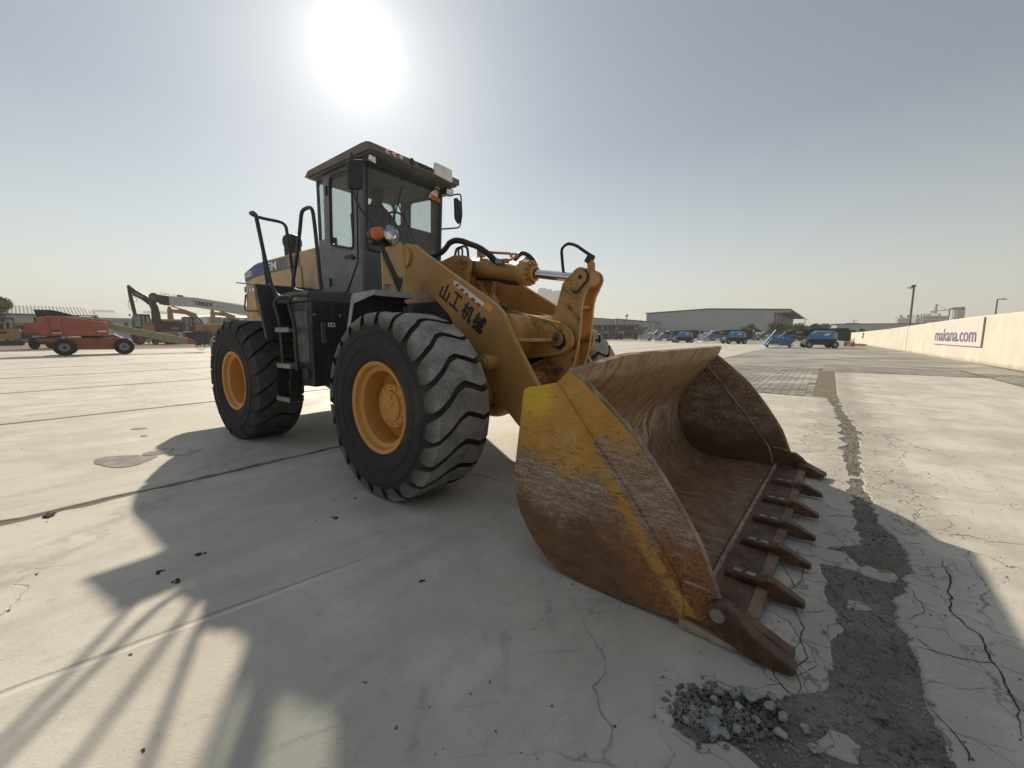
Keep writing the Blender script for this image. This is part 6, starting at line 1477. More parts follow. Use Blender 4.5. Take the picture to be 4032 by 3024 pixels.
t = MB(); lettering(t, 'SML ST 700', (8.95, .594, 5.62), (9.85, .594, 5.53), (8.95, .594, 5.78), .006, .02); P(bx, t, 'small_lettering', 'greydark')
P(bx, MB().bb((5.0, .593, 5.5), (5.03, .6, 6.8)).bb((6.1, .593, 5.5), (6.13, .6, 6.75)).bb((4.1, .592, 6.05), (4.75, .598, 6.1)).bb((4.1, .592, 6.42), (4.75, .598, 6.47)), 'boom_rib', 'greycw')
hd_ = P(te, MB().prism([(1.30, 6.1), (1.30, 6.85), (1.5, 7.12), (1.85, 7.16), (2.1, 6.95), (3.30, 6.80), (3.25, 5.52), (2.4, 5.66), (2.3, 5.9), (2.0, 5.95), (1.7, 5.3), (1.4, 5.4)], .5, 1.6, Yp), 'boom_head', 'machine_black', bevel=.03)
P(hd_, MB().cyl((1.6, .45, 6.5), (1.6, 1.65, 6.5), .33, 18), 'sheave', 'greydark')
hb_ = MB()
for z in (7.0, 7.2): hb_.bar((2.4, .6, z), (3.3, .6, z), .03, .03)
for x in (2.4, 2.7, 3.0, 3.3): hb_.bar((x, .6, 6.8), (x, .6, 7.22), .03, .03)
P(hd_, hb_, 'guard_rail', 'machine_black')
P(te, MB().bb((4.45, .7, 6.84), (5.0, 1.3, 7.05)).cyl((4.5, 1, 7.02), (4.5, 1.3, 7.02), .12, 12), 'rope_drum', 'machine_black')
P(te, MB().tube([(3.4, .9, 7.05), (13.4, .9, 6.05)], .015, 4), 'hoist_rope', 'machine_black')
P(te, MB().bb((13.5, -.3, .8), (19, 2.2, 2.0)).bb((13.3, .3, 2.0), (15.2, 1.8, 5.2)), 'carrier', 'crane_white', bevel=.05)
for x in (14.2, 15.6, 17.8): far_wheel(te, x, -.2, .6, .4, -1)
def digger(ax, ay, off, label, cabside=True):
    o = fr('crawler_excavator', ax, ay, .643, .766, label, 'excavator', 'yellow crawler excavators')
    X = lambda v: v + off
    st = P(o, MB().prism([(X(3.98), 3.4), (X(4.02), 5.2), (X(4.15), 5.6), (X(4.31), 5.72), (X(4.5), 5.5), (X(4.60), 5.0), (X(4.68), 3.4)], 1.0, 1.5, Yp), 'stick', 'dig_yellow', bevel=.03)
    P(o, MB().prism([(X(4.45), 4.75), (X(4.45), 5.25), (X(5.0), 5.22), (X(6.1), 5.32), (X(7.5), 4.75), (X(8.0), 3.6), (X(8.0), 3.0), (X(7.2), 3.0), (X(7.1), 4.0), (X(6.2), 4.55), (X(5.6), 4.62)], 1.0, 1.55, Yp), 'boom', 'dig_yellow', bevel=.03)
    P(o, MB().prism([(X(5.35), 4.72), (X(5.35), 5.15), (X(5.85), 5.10), (X(5.85), 4.70)], .99, 1.0, Yp), 'boom_plate', 'machine_black')
    t = MB(); lettering(t, 'CAT', (X(5.42), .985, 4.82), (X(5.78), .985, 4.80), (X(5.42), .985, 5.05), .004, .03); P(o, t, 'lettering', 'whiteink')
    P(o, MB().cyl((X(4.6), 1.25, 5.72), (X(6.6), 1.25, 5.05), .09, 10), 'stick_cylinder', 'machine_black')
    cb = P(o, MB().prism([(X(5.66), 1.95), (X(5.72), 4.05), (X(5.85), 4.14), (X(7.72), 4.10), (X(8.2), 3.2), (X(8.15), 1.95)], .2, 1.0 if False else 1.75, Yp), 'cab', 'machine_black', bevel=.04)
    for poly in ([(X(5.80), 2.9), (X(5.82), 3.98), (X(6.30), 3.98), (X(6.30), 2.9)], [(X(5.80), 2.1), (X(5.80), 2.75), (X(6.30), 2.75), (X(6.30), 2.1)], [(X(6.45), 2.6), (X(6.45), 3.95), (X(6.62), 3.95), (X(6.65), 2.6)], [(X(6.95), 3.2), (X(6.98), 3.92), (X(7.62), 3.90), (X(7.9), 3.2)]): P(cb, MB().prism(poly, .192, .199, Yp), 'cab_window', 'pale_glass')
    bd = P(o, MB().prism([(X(7.0), 1.72), (X(7.0), 3.02), (X(7.3), 3.10), (X(11.4), 3.12), (X(11.6), 2.9), (X(11.6), 1.75)], .1, 2.9, Yp), 'body', 'dig_yellow', bevel=.06)
    P(bd, MB().bb((X(9.95), .085, 2.10), (X(11.1), .1, 2.78)), 'name_plate', 'machine_black')
    t = MB(); lettering(t, 'CAT', (X(10.08), .08, 2.25), (X(10.95), .08, 2.25), (X(10.08), .08, 2.66), .006, .04); P(bd, t, 'lettering', 'whiteink')
    P(bd, MB().bb((X(8.0), .09, 2.2), (X(8.25), .1, 2.75)).bb((X(8.4), .09, 2.2), (X(8.6), .1, 2.6)), 'vent', 'greydark')
    for y in (.1, 2.2):
        P(o, MB().prism([(x, z) for x, z in rquad([(X(5.4), .02), (X(10.6), .02), (X(10.6), .95), (X(5.4), .95)], .42, 5)], y, y + .6, Yp), 'crawler_track', 'dark_tyre', bevel=.02)
    P(o, MB().bb((X(5.8), .6, .9), (X(10.2), 2.4, 1.72)), 'undercarriage', 'machine_black')
    P(o, MB().box((X(5.1), .4, 3.55), (.12, .1, .35)).bar((X(5.1), .4, 3.4), (X(5.6), .4, 3.2), .04, .04), 'mirror', 'machine_black')
    return o
digger(-54.35, 59.2, 0, 'yellow crawler excavator with dark cab under the white crane boom, body facing right')
digger(-57.42, 61.77, 6.45, 'yellow crawler excavator farthest right of the row, mostly hidden behind the loader')
# ---- red baskets and a low orange chassis among the diggers
for x0, x1, z0, z1, lab in ((2.1, 3.65, 1.05, 1.95, 'red railed work basket standing before the black digger body'), (7.45, 8.55, .95, 2.12, 'red railed work basket just left of the loader rear tyre')):
    o = fr('work_basket', -50.1, 55.6, .643, .766, lab, 'work basket', 'red work baskets')
    P(o, MB().bb((x0, 0, z0 - .1), (x1, .9, z0)), 'floor', 'red_frame'); P(o, rails(MB(), x0, x1, 0, .9, z0, z1, .06), 'rail', 'red_frame')
    P(o, MB().bb((x0 + .2, .2, 0), (x1 - .2, .7, z0 - .1)), 'stand', 'machine_black')
lo = fr('lift_chassis', -50.5, 55.3, .643, .766, 'low orange lift chassis with a slanting red arm in front of the wheeled digger', 'lift')
P(lo, MB().bb((1.6, 0, .25), (4.4, 1.6, .85)), 'chassis', 'lift_orange', bevel=.05); P(lo, MB().bar((-.25, .1, 1.3), (1.15, .1, .22), .2, .16), 'arm', 'red_frame')
for x in (1.7, 4.2): far_wheel(lo, x, 0, .36, .3, -1)
cr_ = fr('car', -46.5, 44.6, .643, .766, 'white car parked behind the nearest orange boom lift', 'car')
cbod = P(cr_, MB().prism([(-.6, .35), (-.55, .85), (.3, .95), (.9, 1.42), (2.3, 1.45), (3.1, .98), (3.7, .9), (3.8, .4)], 0, 1.7, Yp), 'body', 'lift_white', bevel=.05)
P(cbod, MB().prism([(.5, .98), (1.0, 1.36), (2.2, 1.38), (2.8, 1.0)], -.008, -.001, Yp), 'car_window', 'dark_glass')
for x in (.3, 2.9): far_wheel(cr_, x, .05, .33, .2, -1)

# ---- sheds behind the left row
s1 = fr('shed', -87.29, 86.84, .643, .766, 'long low shed with a pale ribbed roof behind the tree at far left', 'shed')
P(s1, MB().bb((-26, 0, 0), (-.6, 16, 5.1)), 'wall', 'sheet'); M['roof_sheet'] = corrugated('ribbed_roof', (.40, .40, .38), .5, 0, .2)
P(s1, MB().add([(-26, -.8, 5.35), (-.2, -.8, 5.35), (-1.7, 8, 7.3), (-26, 8, 7.3), (-1.7, 16.5, 5.35), (-26, 16.5, 5.35)], [(0, 1, 2, 3), (3, 2, 4, 5)]), 'roof', 'roof_sheet')
P(s1, MB().bb((-26, -.85, 5.18), (-.1, -.7, 5.36)), 'gutter', 'trim')
s2 = fr('shed', -87.0, 87.2, .643, .766, 'long grey shed with a pale roof edge behind the row of diggers', 'shed')
P(s2, MB().bb((-.1, 2, 0), (48, 18, 4.6)), 'wall', 'sheet'); P(s2, MB().prism([(1.2, 4.6), (10, 6.2), (18.8, 4.6), (18.8, 4.85), (10, 6.5), (1.2, 5.0)], -.3, 48.3, lambda u, v, w: (w, u, v)), 'roof', 'roof_sheet')
P(s2, MB().bb((3.6, 1.97, 2.9), (4.3, 2.0, 4.1)), 'shed_door', 'trim')
for k, x in enumerate((21, 24.2, 27.4)):
    c_ = fr('site_cabin', -74 + .643 * (x - 8) + 5, 78 + .766 * (x - 8) - 4, .643, .766, ['white site cabin seen just right of the black digger boom', 'middle white site cabin between the black boom and the yellow stick', 'white site cabin just right of the yellow stick'][k], 'site cabin', 'white site cabins')
    P(c_, MB().bb((-1.35, 0, 0), (1.35, 5, 5.0)), 'wall', 'crane_white', bevel=.05); P(c_, MB().bb((-1.0, -.03, 3.4), (1.0, 0, 4.8)), 'cabin_window', 'pale_glass')

# ---- trees and bushes
def foliage(name, loc, size, lobes, leaf, label, cat='tree', trunk=True, nleaf=2600, lsz=.16, seed=1, group=None, up=.6):
    rr = random.Random(seed); o = empty(name, loc, rr.uniform(0, 6), label, cat, group); sx, sz = size
    cent = []
    for k in range(lobes):
        a = rr.uniform(0, tau); q = sqrt(rr.random()) * .62
        cent.append(Vector((sx * q * cos(a), sx * q * sin(a), sz * (.42 + .45 * rr.random()) if trunk else sz * (.15 + .6 * rr.random() * (1 - q * .5)))))
    mb = MB()
    for k in range(nleaf):
        c = rr.choice(cent); R_ = sx * (.40 if trunk else .34) * rr.uniform(.55, 1.1)
        d = Vector((rr.gauss(0, 1), rr.gauss(0, 1), rr.gauss(0, 1))).normalized() * R_ * rr.random() ** .45; d.z *= up
        p = c + d
        if p.z < .05: p.z = abs(p.z) + .05
        l = lsz * rr.uniform(.6, 1.5); u = Vector((rr.gauss(0, 1), rr.gauss(0, 1), rr.gauss(0, .7))).normalized(); w = u.cross(Vector((rr.gauss(0, 1), rr.gauss(0, 1), rr.gauss(0, 1)))).normalized()
        mb.add([p - u * l, p + w * l * .45, p + u * l, p - w * l * .45], [(0, 1, 2, 3)])
    mb.build('crown', M[leaf], o, smooth=None, fix=False)
    tb = MB()
    if trunk: tb.tube([(0, 0, 0), (sx * .03, 0, sz * .25), (0, sx * .03, sz * .5)], [sx * .07, sx * .05, sx * .03], 8)
    for c in cent: tb.tube([(0, 0, sz * (.28 if trunk else 0)), c * .55 + Vector((0, 0, sz * .08)), c], [sx * .03, sx * .018, sx * .008], 6)
    tb.build('trunk', M['bark'], o)
    return o
foliage('tree', (-98.5, 77, 0), (4.6, 9.6), 16, 'leaf', 'large dark broad tree at the far left edge behind the yellow excavator', nleaf=7000, lsz=.30, seed=3)
foliage('bush', (-94, 78, 0), (2.4, 5.2), 8, 'leaf', 'dark bush right of the large tree in front of the shed', 'bush', False, 2600, .24, 4)
def at_px(px, y): return (px - 2016) / 1600.67 * (y * .99272 + 1.365 * -.0) , y
def gx(px, depth):      # world x for a photo column at a given distance ahead
    return (px - 2016) / 1600.67 * (depth * .9927 + .164)
foliage('bush', (gx(2955, 112), 112, 0), (3.4, 5.0), 9, 'leaf3', 'dusty bush with upright twigs against the right part of the warehouse wall', 'bush', False, 2600, .24, 5, up=.9)
foliage('bush', (gx(2768, 116), 116, 0), (1.6, 4.2), 5, 'leaf3', 'thin low bush against the middle of the warehouse wall', 'bush', False, 700, .2, 6, up=1.0)
foliage('tree', (gx(3085, 96), 96, 0), (4.6, 4.6), 11, 'leaf2', 'bright green spreading tree at the warehouse corner', nleaf=4200, lsz=.24, seed=7)
foliage('bush', (gx(3150, 90), 90, 0), (3.0, 2.8), 7, 'leaf2', 'low green bush right of the bright tree behind the blue lifts', 'bush', False, 1800, .2, 8)
foliage('tree', (gx(3232, 150), 150, 0), (4.4, 5.6), 9, 'leaf3', 'rounded tree alone on the skyline left of the grey flat building', nleaf=2600, lsz=.3, seed=9)
foliage('tree', (gx(3285, 160), 160, 0), (2.2, 5.6), 6, 'leaf3', 'small tree touching the left end of the grey flat building', nleaf=1000, lsz=.3, seed=10)
foliage('bush', (gx(3325, 92), 92, 0), (2.6, 4.0), 7, 'leaf2', 'green bush in front of the grey flat building, left of two', 'bush', False, 1700, .22, 11, 'bushes behind the boundary wall')
foliage('bush', (gx(3378, 88), 88, 0), (2.1, 3.6), 7, 'leaf2', 'green bush nearest the end of the cream wall, right of two', 'bush', False, 1500, .22, 12, 'bushes behind the boundary wall')

# ---- quarry trucks
def truck(s0, label, wide, body):
    o = fr('dump_truck', 30.61 + s0, 117.3, 1, -.05, label, 'dump truck', 'parked dump trucks')
    w = wide
    M.setdefault('mud', paint('muddy_dark', (.045, .038, .032), .7, (.12, .09, .06), .6)); M.setdefault('oldyellow', paint('old_truck_yellow', (.20, .125, .06), .6, (.07, .05, .035), .7))
    P(o, MB().bb((0, -.4, 3.95), (w, 3.5, 4.28)), 'canopy', 'oldyellow', bevel=.04); P(o, MB().bb((.1, .1, 2.5), (w - .1, 7, 4.0)), 'dump_body', 'mud', bevel=.05)
    rad = P(o, MB().bb((w * .24, -.5, .95), (w * .68, .1, 2.5)), 'radiator', 'mud'); 
    for k in range(5): P(rad, MB().bb((w * .27, -.53, 1.1 + k * .26), (w * .65, -.5, 1.2 + k * .26)), 'grille_bar', 'machine_black')
    fr_ = MB(); 
    for x in (w * .22, w * .68): fr_.bb((x, -.55, .95), (x + .14, -.45, 2.55))
    fr_.bb((w * .22, -.55, 2.48), (w * .71, -.45, 2.62)); P(rad, fr_, 'grille_frame', 'oldyellow')
    P(o, MB().bb((w * .12, -.7, .68), (w * .82, -.4, .90)), 'bumper', 'oldyellow', bevel=.03)
    P(o, MB().bb((w * .70, -.3, 2.6), (w * .98, 1.2, 3.75)), 'cab', 'machine_black', bevel=.05); P(o, MB().bb((w * .73, -.34, 2.85), (w * .92, -.3, 3.5)), 'windscreen', 'pale_glass')
    P(o, MB().bb((.05, -.45, 2.2), (w * .16, .2, 2.65)).bb((w * .76, -.45, 2.0), (w * .96, .2, 2.45)), 'fender_box', 'oldyellow', bevel=.03)
    P(o, MB().bar((w * .06, -.4, 3.9), (w * .16, -.4, 2.6), .1, .1), 'handrail', 'oldyellow')
    for x in (w * .10, w * .86): P(o, MB().lathe([(.4, -.4), (.85, -.4), (.95, -.3), (.95, .3), (.85, .4), (.4, .4)], (x, .5, .93), (1, 0, 0), 22, close=True), 'wheel', 'dark_tyre', smooth=30)
    P(o, MB().bb((w * .15, .2, .4), (w * .85, 6, 1.2)), 'chassis', 'machine_black')
    P(o, MB().bb((w * .30, -.55, 3.98), (w * .48, -.42, 4.12)).bb((w * .62, -.55, 3.98), (w * .78, -.42, 4.12)), 'lamp_bar', 'wheel_grey')
    if body: P(o, MB().prism([(w, 1.6), (w + .4, 3.45), (w + 3.0, 3.55), (w + 2.95, 3.1), (w + 1.9, 2.6), (w + 1.8, 1.4)], 1.5, 6, Yp), 'side_body', 'oldyellow', bevel=.05)
    return o
truck(-7.8, 'dark dump truck half hidden by the loader wheel, left of three', 3.7, False)
truck(-3.95, 'dark dump truck in the middle of three', 3.95, False)
truck(.15, 'dark dump truck with pale grille frame, right of three', 5.5, True)
# ---- warehouse and the buildings beside it
wh = fr('warehouse', 48.5, 148.5, .79, -.613, 'large grey corrugated warehouse with a low gable and an overhanging roof on the right', 'warehouse')
WG = [(0, 0), (38.6, 0), (38.6, 8.75), (20.8, 9.72), (0, 8.96)]
P(wh, MB().prism(WG, 0, 90, Yp), 'wall', 'sheet')
P(wh, MB().prism([(-.3, 8.90), (20.8, 9.70), (43.2, 8.62), (43.2, 8.95), (20.8, 9.98), (-.3, 9.16)], -.5, 90.5, Yp), 'roof', 'trim')
P(wh, MB().bb((0, -.06, 2.32), (38.6, 0, 2.48)), 'plinth_line', 'trim'); P(wh, MB().bb((38.45, -.1, 0), (38.75, .05, 8.7)), 'corner_trim', 'sheet_white')
P(wh, MB().bb((38.7, -.1, 7.95), (43.2, .2, 8.66)), 'canopy_fascia', 'sheet')
for k in range(9): P(wh, MB().bb((38.62, 6 + k * 9, 0), (38.95, 6.4 + k * 9, 8.4)), 'column', 'trim'); 
for k in range(8): P(wh, MB().bar((38.8, 6 + k * 9, 8.3), (43, 6 + k * 9, 8.4), .25, .4), 'rafter', 'trim')
w2_ = fr('workshop_building', 37.9, 150, .79, -.613, 'pale panelled building with dark posts behind the dump trucks', 'building')
P(w2_, MB().prism([(0, 0), (14, 0), (14, 5.55), (0, 7.0)], 0, 40, Yp), 'wall', 'sheet_white'); P(w2_, MB().bb((-9.5, -24, 0), (-.05, -.05, 6.8)), 'side_wing', 'sheet_pale')
P(w2_, MB().prism([(-.2, 6.98), (14.2, 5.50), (14.2, 5.75), (-.2, 7.25)], -.3, 40, Yp).bb((-9.7, -24.3, 6.78), (-.05, -.06, 7.0)), 'roof_edge', 'trim')
for k in range(5): P(w2_, MB().bb((.2 + k * 3.1, -.12, 0), (.38 + k * 3.1, 0, 6.9 - k * .31)), 'post', 'trim')
mast = fr('radio_mast', 44, 158, 1, 0, 'short lattice mast with a round head on the pale building roof', 'mast')
P(mast, MB().cyl((0, 0, 0), (0, 0, 8.2), .12, 8), 'pole', 'trim'); P(mast, MB().ball((0, 0, 8.5), .55, 8, 6).ball((.3, .2, 8.8), .4, 6, 5), 'head', 'sheet')
fb = fr('flat_building', gx(3290, 150), 150, .93, -.36, 'long low grey flat roofed building behind the cream wall', 'building')
P(fb, MB().bb((0, 0, 0), (75, 25, 5.1)), 'wall', 'sheet'); P(fb, MB().bb((-.3, -.3, 5.1), (75.3, 25, 5.35)), 'roof_edge', 'trim'); P(fb, MB().bb((4, 4, 5.35), (8, 6, 5.7)).bb((28, 3, 5.35), (31, 6, 5.6)), 'roof_unit', 'sheet_white')
ts = fr('low_shed', gx(3112, 170), 170, 1, 0, 'low pale green shed between the warehouse and the rounded tree', 'shed')
P(ts, MB().bb((0, 0, 0), (9.5, 8, 4.4)), 'wall', plain('greenish_wall', (.22, .27, .24), .7)); P(ts, MB().prism([(-.4, 4.4), (9.9, 4.4), (9.0, 5.0), (.4, 5.2)], -.4, 8, Yp), 'roof', 'roof_sheet')
# ---- blue lifts
def blue_lift(px, py, ang, label, sc=1.0, flip=1):
    o = empty('boom_lift', (px, py, 0), ang, label, 'boom lift', 'blue boom lifts'); o.scale = (sc * flip, sc, sc)
    for x in (0, 2.25): far_wheel(o, x, .18, .34, .34, -1, 'lift_white', .70); far_wheel(o, x + .12, 1.9, .34, .34, 1, 'lift_white', .70)
    P(o, MB().bb((-.1, .3, .32), (2.45, 1.8, .80)).bb((.0, .2, .78), (2.6, 1.8, .88)), 'chassis', 'machine_black', bevel=.04)
    hd = P(o, MB().prism([(.02, .88), (.02, 1.42), (.16, 1.55), (.58, 1.78), (2.1, 1.76), (2.42, 1.6), (2.5, 1.2), (2.5, .86)], .1, 1.0, Yp), 'hood', 'lift_blue', bevel=.06, seg=3)
    P(hd, MB().prism([(.16, 1.52), (.58, 1.74), (2.1, 1.73), (2.1, 1.69), (.6, 1.69), (.2, 1.47)], .09, .099, Yp), 'hood_stripe', 'lift_white'); P(hd, MB().prism([(1.5 + .24 * cos(t) + .08 * sin(t), 1.38 + .14 * sin(t)) for t in [tau * k / 16 for k in range(16)]], .088, .099, Yp), 'hood_logo', 'lift_white')
    P(hd, MB().bb((1.4, .084, 1.36), (1.62, .0875, 1.40)), 'logo_mark', 'greydark')
    P(hd, MB().bb((2.10, .093, .95), (2.40, .099, 1.55)), 'worn_end', 'wheel_grey')
    P(o, MB().prism([(2.40, .80), (2.35, 1.75), (3.35, 2.08), (3.62, 1.95), (3.66, .72)], .55, 1.6, Yp), 'mast', 'machine_black', bevel=.04)
    P(o, MB().prism([(3.3, 2.04), (3.3, 1.75), (.6, 1.60), (-.2, 1.15), (-.9, 1.30), (-2.0, 1.45), (-2.0, 1.72), (-.8, 1.90), (.6, 2.0)], .7, 1.45, Yp), 'boom', 'machine_black', bevel=.03)
    P(o, MB().bb((-1.1, .65, 1.52), (-.5, .70, 1.70)).bb((2.75, .88, 1.5), (3.1, .9, 1.72)), 'boom_label', 'wheel_grey')
    P(o, MB().bar((-1.4, 1.2, 1.7), (-2.9, 1.2, .75), .3, .32).bar((-1.3, .8, 1.4), (-2.6, .8, .45), .2, .2), 'jib', 'lift_blue')
    b = rails(MB(), -3.6, -2.75, .4, 1.9, .42, 1.25, .06); P(o, b, 'basket', 'wheel_grey'); P(o, MB().bb((-3.65, .35, .24), (-2.65, 1.95, .40)), 'basket_floor', 'lift_white', bevel=.03)
    return o
blue_lift(30.71, 42.12, atan2(-.63, 2.16), 'nearest blue boom lift with white wheels in front of the cream wall end')
blue_lift(32.33, 60.86, 0, 'blue boom lift in the middle of the yard with its basket lowered to the left', 1.05)
blue_lift(28.2, 69.5, 0, 'blue boom lift facing away behind the middle one, left end of the blue hoods', 1.05)
sl = fr('scissor_lift', 28.1, 42.9, .96, -.28, 'blue folded scissor arms lying slanted left of the nearest blue lift', 'scissor lift')
for k in range(9):
    P(sl, MB().bar((-.95 + k * .24, .5 + .10 * (k % 2), .30), (-.40 + k * .24, .5 + .10 * (k % 2), 1.22 - .045 * k), .20, .20, (0, 1, 0)), 'scissor_arm', 'lift_blue')
P(sl, MB().bar((-1.35, .3, .3), (-.30, .3, 1.85), .16, .26, (0, 1, 0)), 'long_arm', 'lift_blue'); P(sl, MB().bb((-1.2, .4, .22), (1.4, 1.2, .32)), 'base', 'lift_blue')
for x in (-1.0, 1.1): far_wheel(sl, x, .5, .15, .12, -1)
M['rowblue'] = plain('row_blue_grey', (.075, .115, .17), .5, 0, .5, 3)  # darker, greyer blue than the nearer lifts
def row_lift():
    o = empty('boom_lift', (0, 0, 0), 0)
    P(o, MB().bb((-.95, -.2, .35), (1.0, .2, .52)), 'bumper', 'lift_white', bevel=.03); P(o, MB().bb((-.98, 0, .4), (1.0, 3, 1.30)), 'chassis', 'rowblue', bevel=.03)
    P(o, MB().prism([(-.2, 1.1), (-.15, 1.65), (.9, 1.62), (1.0, 1.1)], .3, 2.2, Yp), 'hood', 'rowblue', bevel=.05)
    P(o, rails(MB(), -.85, .85, -.35, .2, .5, 1.15, .05), 'basket', 'wheel_grey')
    P(o, MB().bar((-1.15, -.2, .62), (.85, .4, 2.0), .15, .15), 'boom', 'lift_white')
    for x in (-.75, .75): far_wheel(o, x, .1, .33, .3, -1)
    return o
rl = row_lift(); row = []
for k, (dpx, dep) in enumerate(((2573, 94), (2616, 94), (2654, 94), (2697, 94), (2790, 95), (2826, 96), (2866, 96), (2740, 99), (2905, 99), (2955, 99), (3000, 99))):
    o = rl if k == 0 else copy_tree(rl)
    o.location = (gx(dpx, dep), dep, 0); o.scale = (1.15,) * 3; o.rotation_euler = (0, 0, random.Random(k).uniform(-.08, .12))
    tag(o, ['blue and white lift at the left end of the far row beside the dump trucks', 'second lift from the left in the far row before the warehouse', 'third lift from the left in the far row before the warehouse', 'fourth lift from the left in the far row, beside the blue hood', 'lift of the far row just right of the blue hood facing away', 'lift of the far row above the middle lift jib', 'lift of the far row above the middle lift hood, third from the right end', 'lift of the far row behind the blue hood facing away', 'lift of the far row under the dusty twiggy bush', 'next to last lift of the far row under the right edge of the twiggy bush', 'last lift at the right end of the far row below the warehouse corner'][k], 'boom lift', 'row of lifts before the warehouse')
bk_ = fr('work_basket', gx(2537, 94), 94, 1, 0, 'grey lift basket resting on the ground between dump trucks and blue lifts', 'work basket')
P(bk_, rails(MB(), -1.0, 1.0, 0, 1.0, .3, 1.1, .06, 5), 'rail', 'wheel_grey'); P(bk_, MB().bb((-1.05, -.05, .16), (1.05, 1.05, .32)), 'floor', 'lift_white')
db = fr('lift_mast', gx(2655, 100), 100, 1, 0, 'dark upright lift masts behind the blue row', 'lift mast')
P(db, MB().bb((-.9, 0, 1.5), (.2, 1, 2.0)).bb((.3, .3, 1.4), (1.0, 1, 1.95)), 'mast_block', 'machine_black', bevel=.04); P(db, MB().bb((-.8, 0, 0), (.9, 1, 1.5)), 'stand', 'greydark')

# ---- boundary wall with painted sign board
WD = Vector((19.52 - 37.75, 15.45 - 41.25, 0)).normalized()
bw = fr('boundary_wall', 37.75, 41.25, WD.x, WD.y, 'long cream rendered boundary wall running along the right side of the yard', 'wall')
def mat_wall():
    s = Sh('cream_render'); o = s.obj(); X, Y, Z = s.xyz(o)[:3]
    n1 = s.noise(o, .9, 6, .65); n2 = s.noise(s.mapv(o, (3, 1, .35)), 1.6, 6, .7); n3 = s.noise(o, 14, 5, .7)
    c = s.mix(s.mr(n1, .35, .68), (.54, .51, .435), (.62, .59, .505)); c = s.mix(s.mr(n2, .52, .72, 0, .5), c, (.46, .425, .35))
    c = s.mix(s.ma('MULTIPLY', s.mr(s.ma('ADD', Z, s.ma('MULTIPLY', n1, .35)), .38, .18), .55), c, (.30, .245, .16))
    c = s.mix(s.ma('MULTIPLY', s.mr(s.noise(o, 2.4, 4, .6), .68, .72), .6), c, (.20, .16, .11))
    return s.out(s.bsdf(c, .85, 0, s.bump(s.ma('ADD', n3, n1), .5, .02), .3))
M['cream_wall'] = mat_wall()
# local x runs towards the camera, local y away from the yard is negative here, so build on the +y side of the line
wall_pts = [(-36, 1.72), (-18.5, 1.78), (0, 1.92), (13.2, 2.11), (24.3, 2.26), (31, 2.27), (46, 2.30)]
wm = MB()
for (x0, z0), (x1, z1) in zip(wall_pts[:-1], wall_pts[1:]): pass
poly = [(-36, -.15)] + [(46, -.15)] + [(x, z) for x, z in reversed(wall_pts)]
P(bw, wm.prism(poly, 0, .22, Yp), 'wall_body', 'cream_wall', bevel=.02)
wb_ = P(bw, MB().prism([(18.2, .80), (26.88, .80), (26.86, 2.20), (18.2, 2.07)], -.05, -.001, Yp), 'sign_board', plain('pale_board', (.56, .515, .48), .7, 0, .06, 2))
P(wb_, MB().bb((26.85, -.062, .79), (26.90, -.051, 2.20)).bb((18.2, -.062, .78), (26.90, -.051, .80)), 'board_edge_shade', plain('edge_shade_brown', (.24, .19, .12), .7))  # dark strips right and below stand for the raised board's shadow edges
t = MB(); lettering(t, 'makana.com', (18.66, -.058, .985), (26.10, -.058, 1.0), (18.66, -.058, 1.72), .008, .006); P(wb_, t, 'sign_lettering', plain('violet_blue_paint', (.125, .115, .23), .6))
for x, z in ((-19, .9), (-18.6, 1.3)): P(bw, MB().bb((x, -.12, z), (x + .25, -.001, z + .35)), 'junction_box', 'greycw')
def lamp_post(name, x, y, h, az, label, heads=1, r=.07, group=None):
    o = empty(name, (x, y, 0), az, label, 'lamp post', group)
    P(o, MB().tube([(0, 0, 0), (0, 0, h)], [r, r * .8], 12), 'post', M.setdefault('post_paint', plain('weathered_post', (.25, .20, .13), .6)), smooth=40)
    if heads == 2:
        P(o, MB().bar((.05, 0, h - .05), (-.5, .1, h - .22), .10, .05), 'lamp_head', 'greydark', bevel=.01); P(o, MB().bar((.0, .05, h - .12), (-.22, .12, h - .28), .09, .05), 'lamp_head', 'greydark', bevel=.01)
        P(o, MB().bb((-.12, -.1, h - .1), (.08, .1, h + .03)), 'bracket', 'greydark')
    else:
        P(o, MB().bar((0, 0, h), (h * .10, 0, h + .03), r, r), 'bracket', 'greydark'); P(o, MB().box((h * .13, 0, h + .02), (h * .07, r * 3, r * 1.2)), 'lamp_head', 'greydark', bevel=r * .3)
    return o
pb = Vector((37.75, 41.25, 0)) + WD * 9.74 + Vector((WD.y, -WD.x, 0)) * -.35
pb = Vector((32.13, 33.19, 0))
lamp_post('lamp_post', pb.x, pb.y, 5.28, .2, 'tall weathered lamp post with two slanted heads standing before the cream wall', 2, .085)
for px_, top, d_, lab in ((3900, 1182, 38, 'street lamp behind the wall right of the sign board'), (3722, 1217, 62, 'street lamp behind the wall left of the big silo'), (3617, 1241, 90, 'street lamp behind the wall just right of the near post'), (3164, 1260, 150, 'slim street lamp above the low green shed'), (3355, 1262, 150, 'street lamp on the roof line of the grey flat building')):
    z = 1.365 + (1317.9 - top) / 1600.67 * d_; lamp_post('street_lamp', gx(px_, d_), d_, z, 0, lab, 1, .05 + d_ * .0006, 'street lamps beyond the yard')
rd = fr('frame_stack', gx(3358, 47), 47, .97, -.24, 'low red steel frame lying on the ground beside the nearest blue lift', 'frame')
P(rd, rails(MB(), -.2, 1.25, 0, .8, .05, .28, .07, 2), 'rail', 'red_frame')
gs = fr('dry_grass', gx(3345, 49), 49, 1, 0, 'dark dry weed tuft between the nearest blue lift and the wall', 'weed'); rr = random.Random(8)
gb_ = MB()
